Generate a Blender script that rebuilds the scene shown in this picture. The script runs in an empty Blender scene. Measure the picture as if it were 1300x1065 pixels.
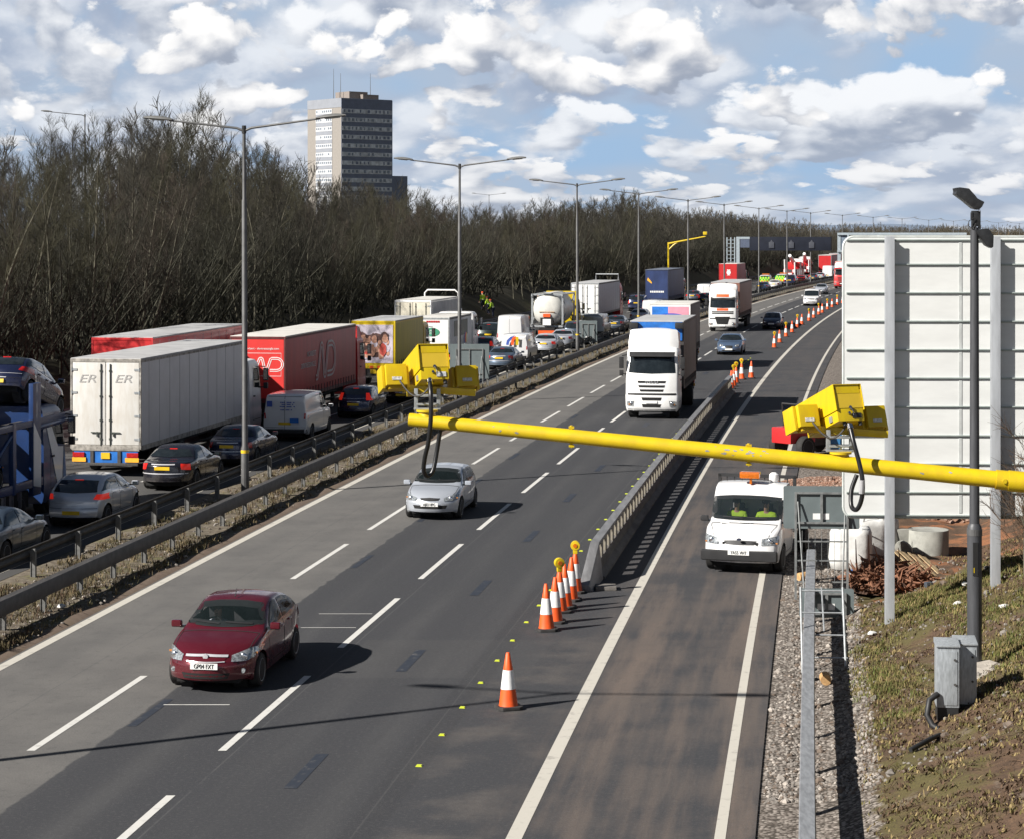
import bpy, bmesh, math, random
import numpy as np
from mathutils import Vector, Matrix
from mathutils.bvhtree import BVHTree
R = math.radians
rnd = random.Random(7)
sc = bpy.context.scene

# ---------------------------------------------------------------- camera
F, CX, HY, H = 2740.0, 650.0, 297.0, 8.55      # focal length, centre and horizon in photo pixels; eye height in metres
cam = bpy.data.cameras.new('camera'); camo = bpy.data.objects.new('camera', cam)
sc.collection.objects.link(camo); sc.camera = camo
camo.location = (0, 0, H); camo.rotation_euler = (R(90), 0, 0)
cam.sensor_fit = 'HORIZONTAL'; cam.sensor_width = 36; cam.lens = 36 * F / 1300
cam.shift_y = -(532.5 - HY) / 1300
cam.clip_start = 0.5; cam.clip_end = 12000

# ---------------------------------------------------------------- node helpers
def node(nt, typ, ins=None, **props):
    n = nt.nodes.new(typ)
    for k, v in props.items(): setattr(n, k, v)
    for k, v in (ins or {}).items():
        s = n.inputs[k]
        if isinstance(v, bpy.types.NodeSocket): nt.links.new(v, s)
        else: s.default_value = v
    return n
def mth(nt, op, a, b=None, c=None, clamp=False):
    n = nt.nodes.new('ShaderNodeMath'); n.operation = op; n.use_clamp = clamp
    for i, v in enumerate((a, b, c)):
        if v is None: continue
        if isinstance(v, bpy.types.NodeSocket): nt.links.new(v, n.inputs[i])
        else: n.inputs[i].default_value = v
    return n.outputs[0]
def mixc(nt, fac, a, b, blend='MIX'):
    n = nt.nodes.new('ShaderNodeMix'); n.data_type = 'RGBA'; n.blend_type = blend
    for i, v in ((0, fac), (6, a), (7, b)):
        if isinstance(v, bpy.types.NodeSocket): nt.links.new(v, n.inputs[i])
        elif i == 0: n.inputs[0].default_value = v
        else: n.inputs[i].default_value = (v[0], v[1], v[2], 1)
    return n.outputs[2]
def smooth(nt, x, a, b):
    n = nt.nodes.new('ShaderNodeMapRange'); n.interpolation_type = 'SMOOTHSTEP'
    nt.links.new(x, n.inputs[0]); n.inputs[1].default_value = a; n.inputs[2].default_value = b
    return n.outputs[0]
def noise(nt, vec, scale, detail=4, rough=.55, dist=0.0, out=0):
    n = nt.nodes.new('ShaderNodeTexNoise')
    if vec is not None: nt.links.new(vec, n.inputs['Vector'])
    n.inputs['Scale'].default_value = scale; n.inputs['Detail'].default_value = detail
    n.inputs['Roughness'].default_value = rough; n.inputs['Distortion'].default_value = dist
    return n.outputs[out]
def comb(nt, x, y, z=0.0):
    n = nt.nodes.new('ShaderNodeCombineXYZ')
    for i, v in enumerate((x, y, z)):
        if isinstance(v, bpy.types.NodeSocket): nt.links.new(v, n.inputs[i])
        else: n.inputs[i].default_value = v
    return n.outputs[0]

# ---------------------------------------------------------------- world: blue sky with heaped clouds
SUN = Vector((-1.28, -0.70, 1.0)).normalized()
EL = math.asin(SUN.z); AZ = math.atan2(SUN.x, SUN.y)
w = bpy.data.worlds.new("World"); sc.world = w; w.use_nodes = True
nt = w.node_tree; nt.nodes.clear()
sky = node(nt, 'ShaderNodeTexSky', sky_type='NISHITA', sun_disc=False, sun_elevation=EL,
           sun_rotation=AZ % (2 * math.pi), air_density=1.0, dust_density=0.6, ozone_density=1.5, altitude=100)
geo = node(nt, 'ShaderNodeTexCoord').outputs['Generated']
sep = node(nt, 'ShaderNodeSeparateXYZ', {0: geo})
dx, dy, dz = sep.outputs
az = mth(nt, 'ARCTAN2', dx, dy)
el = mth(nt, 'MAXIMUM', dz, -0.01)
v0 = mth(nt, 'LOGARITHM', mth(nt, 'ADD', el, 0.045), math.e)
uu = mth(nt, 'MULTIPLY', az, 9.5)
vv = mth(nt, 'MULTIPLY', v0, 1.9)
CU, CVV = 41.5, 1.1
def cloud_pt(du, dv): return comb(nt, mth(nt, 'ADD', uu, du), mth(nt, 'ADD', vv, dv))
def noise2(vec, scale, det, rough=.55):
    return node(nt, 'ShaderNodeTexNoise', {'Vector': vec, 'Scale': scale, 'Detail': det, 'Roughness': rough}, noise_dimensions='2D').outputs[0]
def heap_field(ou, ov, du, dv, sc_, det):
    p = cloud_pt(ou + du, ov + dv)
    wv = node(nt, 'ShaderNodeTexNoise', {'Vector': p, 'Scale': 1.9 * sc_, 'Detail': 2.0}, noise_dimensions='2D').outputs['Color']
    p2 = node(nt, 'ShaderNodeVectorMath', {0: wv, 1: (.20, .20, 0), 2: p}, operation='MULTIPLY_ADD').outputs[0]
    a = noise2(p2, 1.05 * sc_, det, .60)
    vo = node(nt, 'ShaderNodeTexVoronoi', {'Vector': p2, 'Scale': 1.9 * sc_, 'Detail': min(det, 3.0) - 1.0, 'Roughness': .55, 'Lacunarity': 2.3}, feature='F1', voronoi_dimensions='2D')
    return mth(nt, 'ADD', mth(nt, 'MULTIPLY', a, .80), mth(nt, 'MULTIPLY', mth(nt, 'SUBTRACT', .62, vo.outputs['Distance']), .23))
lowc = smooth(nt, dz, .075, .0)                              # flat bands near the horizon
skyc = node(nt, 'ShaderNodeVectorMath', {0: sky.outputs[0], 'Scale': .032}, operation='SCALE').outputs[0]
veil = smooth(nt, noise2(cloud_pt(9.0, 4.0), .8, 3), .30, .52)
blow = mixc(nt, mth(nt, 'MULTIPLY', veil, .8), (.34, .50, .71), (.43, .51, .63))
out = mixc(nt, smooth(nt, dz, .22, .10), skyc, blow)
hi = mth(nt, 'MULTIPLY_ADD', smooth(nt, dz, .27, .12), .95, .03)   # open sky overhead
for (ou, ov, sc_, t0, soft, lo, hi_, bias) in ((1.3, 3.1, .70, .27, .14, (.36, .43, .56), (.76, .80, .86), .44), (6.1, 8.2, .8, .345, .055, (.325, .38, .485), (.90, .92, .95), .43), (CU, CVV, .95, .385, .045, (.34, .385, .475), (1.0, .99, .98), .45)):
    D = heap_field(ou, ov, 0, 0, sc_, 9.0); D1 = heap_field(ou, ov, -.05 / sc_, .17 / sc_, sc_, 3.0)
    sh_ = smooth(nt, mth(nt, 'MULTIPLY_ADD', mth(nt, 'SUBTRACT', D, D1), 3.6, bias), .01, 1.0)
    cc = mixc(nt, sh_, lo, hi_); cc = mixc(nt, mth(nt, 'MULTIPLY', lowc, .35), cc, (.48, .54, .64))
    out = mixc(nt, mth(nt, 'MULTIPLY', smooth(nt, D, t0, t0 + soft), hi), out, cc)
mixed = out
w.cycles.sampling_method = 'MANUAL'; w.cycles.sample_map_resolution = 256
bg = node(nt, 'ShaderNodeBackground', {'Color': mixed, 'Strength': .61})
nt.links.new(bg.outputs[0], node(nt, 'ShaderNodeOutputWorld').inputs[0])

sun = bpy.data.lights.new('sun', 'SUN'); suno = bpy.data.objects.new('sun', sun); sc.collection.objects.link(suno)
sun.energy = 5.0; sun.angle = R(0.53); sun.color = (1.0, .955, .89)
suno.rotation_euler = SUN.to_track_quat('Z', 'Y').to_euler(); suno.location = (-60, -40, 60)
sc.view_settings.view_transform = 'Standard'; sc.view_settings.look = 'None'
sc.view_settings.exposure = 0.78; sc.view_settings.gamma = 1.0
sc.cycles.max_bounces = 6; sc.cycles.transparent_max_bounces = 8
sc.cycles.caustics_reflective = False; sc.cycles.caustics_refractive = False

# ---------------------------------------------------------------- road geometry from the photograph
def Cv(Y):
    t = min(Y, 480.0) / 100.0
    c = 12.829 * t + 1.508 * t * t + .057 * t ** 3
    if Y > 480: c += (Y - 480) / 100.0 * (12.829 + 3.016 * 4.8 + .171 * 4.8 ** 2) + ((Y - 480) / 100.0) ** 2 * 1.4
    return c
def dCv(Y): return (Cv(Y + .5) - Cv(Y - .5))
def heading(Y): return -math.atan(dCv(Y))
def pos(d, Y, z=0.0): return Vector((d + Cv(Y), Y, z))
def px(x, y, z=0.0):
    Y = F * (H - z) / (y - HY); return Vector(((x - CX) / F * Y, Y, z))
def atx(x, d, z=0.0):
    k = (x - CX) / F
    Y = 30.0; g0 = d + Cv(Y) - k * Y
    while Y < 900:
        Y += .25; g = d + Cv(Y) - k * Y
        if (g > 0) != (g0 > 0): break
    return Vector((d + Cv(Y), Y, z))

# ---------------------------------------------------------------- materials
MATS = {}
def pmat(name, col, rough=.6, metal=0.0, var=.12, scale=4.0, bump=0.0, bscale=60.0, spec=.5, coat=0.0, col2=None, alpha=1.0,
         detail=5, emit=None, thr=None, coords='Object', stretch=None):
    if name in MATS: return MATS[name]
    m = bpy.data.materials.new(name); m.use_nodes = True; MATS[name] = m
    nt = m.node_tree; b = nt.nodes['Principled BSDF']
    tc = node(nt, 'ShaderNodeTexCoord').outputs[coords]
    if stretch: tc = node(nt, 'ShaderNodeMapping', {'Vector': tc, 'Scale': stretch}).outputs[0]
    n = noise(nt, tc, scale, detail, .6)
    lo = tuple(c * (1 - var) for c in col); hi = tuple(min(1, c * (1 + var)) for c in col) if col2 is None else col2
    f = smooth(nt, n, thr - .06, thr + .06) if thr else smooth(nt, n, .3, .7)
    nt.links.new(mixc(nt, f, lo, hi), b.inputs['Base Color'])
    b.inputs['Roughness'].default_value = rough; b.inputs['Metallic'].default_value = metal
    b.inputs['Specular IOR Level'].default_value = spec
    b.inputs['Coat Weight'].default_value = coat; b.inputs['Coat Roughness'].default_value = .06
    b.inputs['Alpha'].default_value = alpha
    if bump:
        nb = noise(nt, tc, bscale, 3, .6)
        bn = node(nt, 'ShaderNodeBump', {'Height': nb, 'Strength': bump, 'Distance': .02})
        nt.links.new(bn.outputs[0], b.inputs['Normal'])
    if emit:
        b.inputs['Emission Color'].default_value = (*emit[:3], 1); b.inputs['Emission Strength'].default_value = emit[3]
    return m
def paint(name, col, rough=.32, coat=.7, metal=0.0, dirt=.25):
    """car paint with a film of road dirt along the sills"""
    if name in MATS: return MATS[name]
    m = bpy.data.materials.new(name); m.use_nodes = True; MATS[name] = m
    nt = m.node_tree; b = nt.nodes['Principled BSDF']
    tc = node(nt, 'ShaderNodeTexCoord').outputs['Object']
    z = node(nt, 'ShaderNodeSeparateXYZ', {0: tc}).outputs[2]
    n = noise(nt, tc, 3.0, 6, .65)
    fl = noise(nt, tc, 400.0, 1, .5)
    base = mixc(nt, mth(nt, 'MULTIPLY', smooth(nt, fl, .35, .65), .25 if metal else 0.0), col, tuple(min(1, c * 1.5 + .02) for c in col))
    f = mth(nt, 'MULTIPLY', smooth(nt, z, .75, .15), mth(nt, 'MULTIPLY', smooth(nt, n, .35, .7), dirt * 2.2), clamp=True)
    f = mth(nt, 'ADD', f, mth(nt, 'MULTIPLY', smooth(nt, n, .5, .8), dirt * .18))
    nt.links.new(mixc(nt, f, base, (.16, .14, .12)), b.inputs['Base Color'])
    nt.links.new(mth(nt, 'MULTIPLY_ADD', f, .45, rough), b.inputs['Roughness'])
    b.inputs['Metallic'].default_value = metal; b.inputs['Coat Weight'].default_value = coat; b.inputs['Coat Roughness'].default_value = .05
    return m
M = {}
M['glass'] = pmat('dark_glass', (.012, .016, .018), .04, var=.3, spec=.8, coat=.3)
M['clearglass'] = pmat('tinted_glass', (.02, .03, .03), .02, var=.1, spec=.9, alpha=.34)
M['cabglass'] = pmat('cab_glass', (.015, .022, .025), .02, var=.1, spec=.9, alpha=.5)
M['rubber'] = pmat('tyre_rubber', (.022, .021, .02), .85, var=.3, scale=9)
M['black'] = pmat('black_plastic', (.018, .018, .019), .55, var=.2)
M['cavity'] = pmat('dark_underside', (.012, .012, .012), .9, var=.2)
M['alloy'] = pmat('wheel_alloy', (.42, .42, .43), .38, .75, var=.2, scale=14)
M['steel'] = pmat('steel_wheel', (.2, .2, .2), .5, .5, var=.3, scale=10)
M['chrome'] = pmat('chrome', (.75, .75, .76), .12, 1.0, var=.04)
M['bright'] = pmat('brightwork', (.62, .62, .64), .22, .35, var=.08, coat=.6)
M['lamp'] = pmat('headlamp_lens', (.36, .385, .40), .06, .45, var=.6, scale=22, coat=1.0)
M['indic'] = pmat('indicator_lens', (.42, .17, .05), .15, var=.15, coat=.7)
M['tail'] = pmat('tail_lens', (.42, .012, .012), .15, var=.25, scale=18, coat=.7)
M['taillit'] = pmat('lit_brake_lamp', (.5, .015, .012), .2, var=.2, emit=(1, .04, .02, .16))
M['yplate'] = pmat('yellow_plate', (.72, .47, .02), .4, var=.1)
M['wplate'] = pmat('white_plate', (.78, .78, .76), .4, var=.06)
M['seat'] = pmat('seat_cloth', (.05, .05, .055), .9, var=.2, scale=20)
M['whitep'] = pmat('white_lorry_paint', (.78, .78, .77), .4, var=.05, scale=2, coat=.3)
M['dirtyw'] = pmat('dirty_white_panel', (.70, .69, .66), .55, var=.05, scale=1.6, col2=(.58, .55, .50), detail=8, stretch=(3, 3, .8))
M['galv'] = pmat('galvanised_steel', (.42, .44, .45), .45, .55, var=.18, scale=7)
M['galvd'] = pmat('weathered_barrier_steel', (.070, .066, .063), .62, .25, var=.25, scale=5, stretch=(4, .6, 1))
M['column'] = pmat('lamp_column_steel', (.105, .105, .105), .55, .35, var=.15, scale=3)
M['yellow'] = pmat('yellow_enamel', (.64, .47, .006), .42, var=.05, scale=3.5, coat=.12, detail=9, col2=(.55, .375, .012), stretch=(3, 3, .7))
M['yellowchip'] = pmat('chipped_yellow_enamel', (.66, .48, .006), .42, var=.03, scale=7.0, coat=.12, col2=(.55, .385, .012), detail=9)
M['orange'] = pmat('cone_orange', (.80, .10, .015), .5, var=.1, scale=6)
M['conew'] = pmat('cone_white_sleeve', (.80, .80, .79), .4, var=.07, scale=9)
M['redlorry'] = pmat('red_lorry_panel', (.47, .022, .024), .42, var=.08, scale=1.4, coat=.2)
M['redcurt'] = pmat('red_curtain_vinyl', (.34, .025, .03), .45, var=.14, scale=1.2, stretch=(1, 3, .3), bump=.3, bscale=2.0)
M['roofgrey'] = pmat('grey_lorry_roof', (.42, .42, .42), .6, var=.14, scale=1.2)
M['roofwhite'] = pmat('translucent_lorry_roof', (.62, .60, .56), .6, var=.1, scale=1.0)
M['bluebar'] = pmat('blue_steel_beam', (.02, .15, .50), .45, var=.2, scale=3)
M['marker'] = pmat('marker_board_yellow', (.85, .42, .03), .5, var=.12, scale=4)
M['text_w'] = pmat('white_lettering', (.80, .80, .79), .5, var=.05)
M['text_g'] = pmat('grey_lettering', (.36, .35, .34), .6, var=.12, scale=8)
M['text_k'] = pmat('black_lettering', (.02, .02, .02), .6, var=.1)
M['text_b'] = pmat('blue_lettering', (.05, .10, .40), .5, var=.1)
M['skin'] = pmat('skin', (.55, .33, .24), .6, var=.08)
M['hivis'] = pmat('hi_vis_yellow', (.50, .78, .03), .6, var=.08)
M['navy'] = pmat('navy_cloth', (.02, .025, .05), .85, var=.2)
M['helmet'] = pmat('red_helmet', (.75, .10, .02), .35, var=.05)
M['amber'] = pmat('amber_beacon', (.50, .125, .008), .2, var=.2, scale=14, coat=.6)

# ---------------------------------------------------------------- mesh builder
class MB:
    def __init__(s): s.v = []; s.f = []; s.m = []
    def add(s, vs, fs, m=0):
        o = len(s.v); s.v.extend([tuple(p) for p in vs])
        for f in fs: s.f.append(tuple(i + o for i in f)); s.m.append(m)
    def box(s, c, d, m=0, rot=None):
        x, y, z = d[0] / 2, d[1] / 2, d[2] / 2
        vs = [Vector((a * x, b * y, e * z)) for a in (-1, 1) for b in (-1, 1) for e in (-1, 1)]
        if rot is not None: vs = [rot @ p for p in vs]
        s.add([p + Vector(c) for p in vs], [(0, 1, 3, 2), (4, 6, 7, 5), (0, 4, 5, 1), (2, 3, 7, 6), (0, 2, 6, 4), (1, 5, 7, 3)], m)
    def bb(s, x0, x1, y0, y1, z0, z1, m=0): s.box(((x0 + x1) / 2, (y0 + y1) / 2, (z0 + z1) / 2), (x1 - x0, y1 - y0, z1 - z0), m)
    def tube(s, pts, r, n=8, m=0, caps=True):
        pts = [Vector(p) for p in pts]; rs = r if isinstance(r, (list, tuple)) else [r] * len(pts)
        ring = []; pa = None
        for i, p in enumerate(pts):
            t = (pts[min(i + 1, len(pts) - 1)] - pts[max(i - 1, 0)]).normalized()
            a = (t.cross(Vector((0, 0, 1))) if abs(t.z) < .95 else t.cross(Vector((1, 0, 0)))) if pa is None else pa - t * pa.dot(t)
            a.normalize(); b = t.cross(a); pa = a
            ring.append([p + (a * math.cos(k * 2 * math.pi / n) + b * math.sin(k * 2 * math.pi / n)) * rs[i] for k in range(n)])
        vs = [q for rg in ring for q in rg]
        fs = [(i * n + k, i * n + (k + 1) % n, (i + 1) * n + (k + 1) % n, (i + 1) * n + k) for i in range(len(pts) - 1) for k in range(n)]
        if caps: fs += [tuple(range(n))[::-1], tuple(range((len(pts) - 1) * n, len(pts) * n))]
        s.add(vs, fs, m)
    def cyl(s, p0, p1, r0, r1=None, n=12, m=0): s.tube([p0, p1], [r0, r0 if r1 is None else r1], n, m)
    def lathe(s, prof, n=20, m=0, axis='Z', c=(0, 0, 0), mats=None):
        vs = []; c = Vector(c)
        for r, h in prof:
            for k in range(n):
                a = 2 * math.pi * k / n; p = (r * math.cos(a), r * math.sin(a), h)
                if axis == 'X': p = (p[2], p[0], p[1])
                elif axis == 'Y': p = (p[0], p[2], p[1])
                vs.append(Vector(p) + c)
        base = len(s.v); s.v.extend([tuple(p) for p in vs])
        for i in range(len(prof) - 1):
            for k in range(n):
                s.f.append((base + i * n + k, base + i * n + (k + 1) % n, base + (i + 1) * n + (k + 1) % n, base + (i + 1) * n + k))
                s.m.append(mats[i] if mats else m)
        s.f.append(tuple(base + k for k in range(n))[::-1]); s.m.append(mats[0] if mats else m)
        s.f.append(tuple(base + (len(prof) - 1) * n + k for k in range(n))); s.m.append(mats[-1] if mats else m)
    def prism(s, poly, a0, a1, axis='X', m=0):
        def P(u, v, a): return {'X': (a, u, v), 'Y': (u, a, v), 'Z': (u, v, a)}[axis]
        n = len(poly)
        s.add([P(u, v, a0) for u, v in poly] + [P(u, v, a1) for u, v in poly],
              [tuple(range(n))[::-1], tuple(range(n, 2 * n))] + [(i, (i + 1) % n, n + (i + 1) % n, n + i) for i in range(n)], m)
    def build(s, name, mats, parent=None, smooth=None, bevel=0.0, seg=2, loc=None, uv=None):
        me = bpy.data.meshes.new(name); me.from_pydata(s.v, [], s.f)
        if not isinstance(mats, (list, tuple)): mats = [mats]
        for m in mats: me.materials.append(m)
        if len(mats) > 1: me.polygons.foreach_set('material_index', s.m)
        if uv is not None:
            l = me.uv_layers.new(name='UVMap'); vi = np.zeros(len(me.loops), int); me.loops.foreach_get('vertex_index', vi)
            l.data.foreach_set('uv', np.array(uv, float)[vi].ravel())
        bm = bmesh.new(); bm.from_mesh(me)
        if uv is None: bmesh.ops.recalc_face_normals(bm, faces=bm.faces)
        if bevel:
            es = [e for e in bm.edges if len(e.link_faces) == 2 and e.calc_face_angle(0) > .5]
            bmesh.ops.bevel(bm, geom=es, offset=bevel, segments=seg, profile=.7, affect='EDGES', clamp_overlap=True)
        bm.to_mesh(me); bm.free()
        if smooth is None: smooth = 35 if bevel else 0
        if smooth:
            me.polygons.foreach_set('use_smooth', [True] * len(me.polygons)); me.set_sharp_from_angle(angle=R(smooth))
        return link(name, me, parent, loc)
def link(name, me, parent=None, loc=None):
    o = bpy.data.objects.new(name, me); sc.collection.objects.link(o)
    if parent is not None: o.parent = parent
    if loc is not None: o.location = loc
    return o
def tag(o, label=None, cat=None, group=None, kind=None):
    if label: o['label'] = label
    if cat: o['category'] = cat
    if group: o['group'] = group
    if kind: o['kind'] = kind
    return o
def thing(name, label, cat, loc=(0, 0, 0), rz=0.0, group=None):
    o = bpy.data.objects.new(name, None); sc.collection.objects.link(o); o.empty_display_size = .3
    o.location = loc; o.rotation_euler = (0, 0, rz)
    return tag(o, label, cat, group)
KIDS = {}
def kids(o): return [c for c in o.children]
def copy_tree(o, parent=None):
    c = o.copy(); sc.collection.objects.link(c); c.parent = parent
    for k in o.children: copy_tree(k, c)
    return c
def dup(o, label, loc, rz, group=None, cat=None):
    c = copy_tree(o); c.location = loc; c.rotation_euler = (0, 0, rz); tag(c, label, cat)
    if group: c['group'] = group
    elif 'group' in c: del c['group']
    return c
def walk(o):
    yield o
    for k in o.children: yield from walk(k)
_txt = {}
def text(s, size, mat, parent, loc, rot=(R(90), 0, 0), name='lettering', sx=1.0, align='CENTER', shear=0.0):
    key = (s, align, shear)
    if key not in _txt:
        cu = bpy.data.curves.new('t', 'FONT'); cu.body = s; cu.align_x = align; cu.align_y = 'CENTER'; cu.extrude = .004; cu.shear = shear
        cu.resolution_u = 3
        o = bpy.data.objects.new('t', cu); sc.collection.objects.link(o)
        bpy.context.view_layer.update(); dg = bpy.context.evaluated_depsgraph_get()
        _txt[key] = bpy.data.meshes.new_from_object(o.evaluated_get(dg)); bpy.data.objects.remove(o)
    me = _txt[key].copy(); me.name = name; me.materials.clear(); me.materials.append(mat)
    o = link(name, me, parent, loc); o.rotation_euler = rot; o.scale = (size * sx, size, 1)
    return o
def ribbon2d(mb, pts, w, plane, a, m=0):
    """flat stroke of width w along 2-D points, laid at a on the given plane ('Y' or 'X' normal)"""
    n = len(pts); L = []; Rr = []
    for i, p in enumerate(pts):
        q0 = pts[max(i - 1, 0)]; q1 = pts[min(i + 1, n - 1)]
        tx, ty = q1[0] - q0[0], q1[1] - q0[1]; l = math.hypot(tx, ty) or 1
        nx, ny = -ty / l * w / 2, tx / l * w / 2
        L.append((p[0] + nx, p[1] + ny)); Rr.append((p[0] - nx, p[1] - ny))
    def P(u, v): return (u, a, v) if plane == 'Y' else (a, u, v)
    mb.add([P(*q) for q in L] + [P(*q) for q in Rr], [(i, i + 1, n + i + 1, n + i) for i in range(n - 1)], m)
# ---------------------------------------------------------------- ground and carriageways
YS = [4 + 2.0 * i for i in range(60)] + [124 + 4 * i for i in range(50)] + [324 + 10 * i for i in range(48)] + [820, 900, 1000]
def ribbon(name, ds, ys, zf, mat, kind='structure', parent=None):
    vs = []; fs = []; uv = []
    n = len(ds)
    for Y in ys:
        for d in ds:
            z = zf(d, Y) if callable(zf) else zf
            vs.append((d + Cv(Y), Y, z)); uv.append((d, Y))
    for i in range(len(ys) - 1):
        for j in range(n - 1):
            fs.append((i * n + j, i * n + j + 1, (i + 1) * n + j + 1, (i + 1) * n + j))
    mb = MB(); mb.add(vs, fs); o = mb.build(name, mat, parent, smooth=60, uv=uv)
    if kind: o['kind'] = kind
    return o
def uvmat(name, fn, rough=.85):
    m = bpy.data.materials.new(name); m.use_nodes = True; nt = m.node_tree; b = nt.nodes['Principled BSDF']
    uv = node(nt, 'ShaderNodeUVMap').outputs[0]
    sp = node(nt, 'ShaderNodeSeparateXYZ', {0: uv})
    col, bump = fn(nt, uv, sp.outputs[0], sp.outputs[1])
    nt.links.new(col, b.inputs['Base Color']); b.inputs['Roughness'].default_value = rough
    b.inputs['Specular IOR Level'].default_value = .35
    if bump is not None:
        bn = node(nt, 'ShaderNodeBump', {'Height': bump, 'Strength': .5, 'Distance': .012}); nt.links.new(bn.outputs[0], b.inputs['Normal'])
    return m
def band(nt, d, a, b, e=.06):
    return mth(nt, 'MULTIPLY', smooth(nt, d, a - e, a + e), smooth(nt, d, b + e, b - e))
def asphalt_right(nt, uv, d, s):
    st = comb(nt, mth(nt, 'MULTIPLY', d, 1.0), mth(nt, 'MULTIPLY', s, .06))
    big = noise(nt, st, 1.3, 5, .6); fine = noise(nt, uv, 38, 3, .7); mid = noise(nt, uv, .55, 5, .6); grit = noise(nt, uv, 130, 2, .6)
    edge = mth(nt, 'MULTIPLY_ADD', mth(nt, 'SUBTRACT', noise(nt, uv, 1.2, 4), .5), .28, -11.78)
    dark = smooth(nt, mth(nt, 'SUBTRACT', d, edge), -.03, .03)
    c = mixc(nt, dark, (.150, .143, .134), (.037, .0382, .0435))
    # hard shoulder: brown dirt dragged about by site traffic
    sh = smooth(nt, d, -4.9, -3.6)
    br = mth(nt, 'MULTIPLY', sh, smooth(nt, mth(nt, 'ADD', big, mth(nt, 'MULTIPLY', mid, .35)), .55, .85))
    near = smooth(nt, s, 100, 55)
    c = mixc(nt, mth(nt, 'MULTIPLY', br, mth(nt, 'MULTIPLY_ADD', near, .68, .12)), c, (.175, .132, .105))
    c = mixc(nt, mth(nt, 'MULTIPLY', mth(nt, 'MULTIPLY', sh, smooth(nt, mid, .35, .7)), .25), c, (.13, .11, .098))
    dirt2 = mth(nt, 'MULTIPLY', band(nt, d, -6.0, -4.4, .5), smooth(nt, mid, .45, .7))
    c = mixc(nt, mth(nt, 'MULTIPLY', dirt2, mth(nt, 'MULTIPLY', smooth(nt, s, 52, 44), .6)), c, (.17, .145, .125))
    # wheel tracks polished paler, oil line darker
    for cx_, wd in ((-14.9, .3), (-13.4, .3), (-12.0, .28), (-10.6, .3), (-8.6, .3), (-7.0, .3)):
        c = mixc(nt, mth(nt, 'MULTIPLY', band(nt, d, cx_ - wd, cx_ + wd, .3), mth(nt, 'MULTIPLY', smooth(nt, big, .3, .7), .42)), c, (.092, .091, .09))
    # longitudinal and transverse joints, sealed in bitumen
    for cx_ in (-9.35, -6.35, -14.1):
        j = mth(nt, 'MULTIPLY', band(nt, d, cx_ - .012, cx_ + .012, .012), smooth(nt, mid, .3, .5))
        c = mixc(nt, mth(nt, 'MULTIPLY', j, .7), c, (.10, .10, .10))
    patch = mth(nt, 'MULTIPLY', band(nt, s, 41.6, 45.5, .05), band(nt, d, -9.2, -5.3, .05))
    c = mixc(nt, mth(nt, 'MULTIPLY', patch, .22), c, (.09, .087, .084))
    patch = mth(nt, 'MULTIPLY', band(nt, s, 0, 52.0, .1), band(nt, d, -6.55, -6.0, .04))
    c = mixc(nt, mth(nt, 'MULTIPLY', patch, .3), c, (.018,.018,.021))
    c = mixc(nt, mth(nt, 'MULTIPLY', smooth(nt, mid, .35, .7), .30), c, (.040, .040, .043))
    blot = smooth(nt, noise(nt, uv, 2.6, 5, .7), .60, .72)
    c = mixc(nt, mth(nt, 'MULTIPLY', blot, .22), c, (.036, .036, .038))
    g2_ = noise(nt, uv, 15, 3, .75); g3_ = noise(nt, uv, 5.5, 4, .7)
    c = mixc(nt, mth(nt, 'MULTIPLY', smooth(nt, g2_, .5, .72), .34), c, (.135, .134, .134))
    c = mixc(nt, mth(nt, 'MULTIPLY', smooth(nt, g3_, .52, .7), .24), c, (.028, .028, .029))
    c = mixc(nt, mth(nt, 'MULTIPLY', mth(nt, 'SUBTRACT', 1.0, smooth(nt, fine, .25, .6)), .5), c, (.032, .032, .033))
    c = mixc(nt, mth(nt, 'MULTIPLY', smooth(nt, grit, .52, .72), .36), c, (.19, .187, .182))
    return c, fine
def asphalt_left(nt, uv, d, s):
    st = comb(nt, d, mth(nt, 'MULTIPLY', s, .05))
    big = noise(nt, st, 1.5, 5, .6); fine = noise(nt, uv, 30, 3, .7); grit = noise(nt, uv, 110, 2, .6)
    c = mixc(nt, big, (.055, .054, .054), (.09, .087, .083))
    c = mixc(nt, mth(nt, 'MULTIPLY', mth(nt, 'SUBTRACT', 1.0, smooth(nt, fine, .25, .55)), .3), c, (.018, .018, .018))
    c = mixc(nt, mth(nt, 'MULTIPLY', smooth(nt, grit, .56, .75), .25), c, (.18, .175, .16))
    return c, fine
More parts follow.
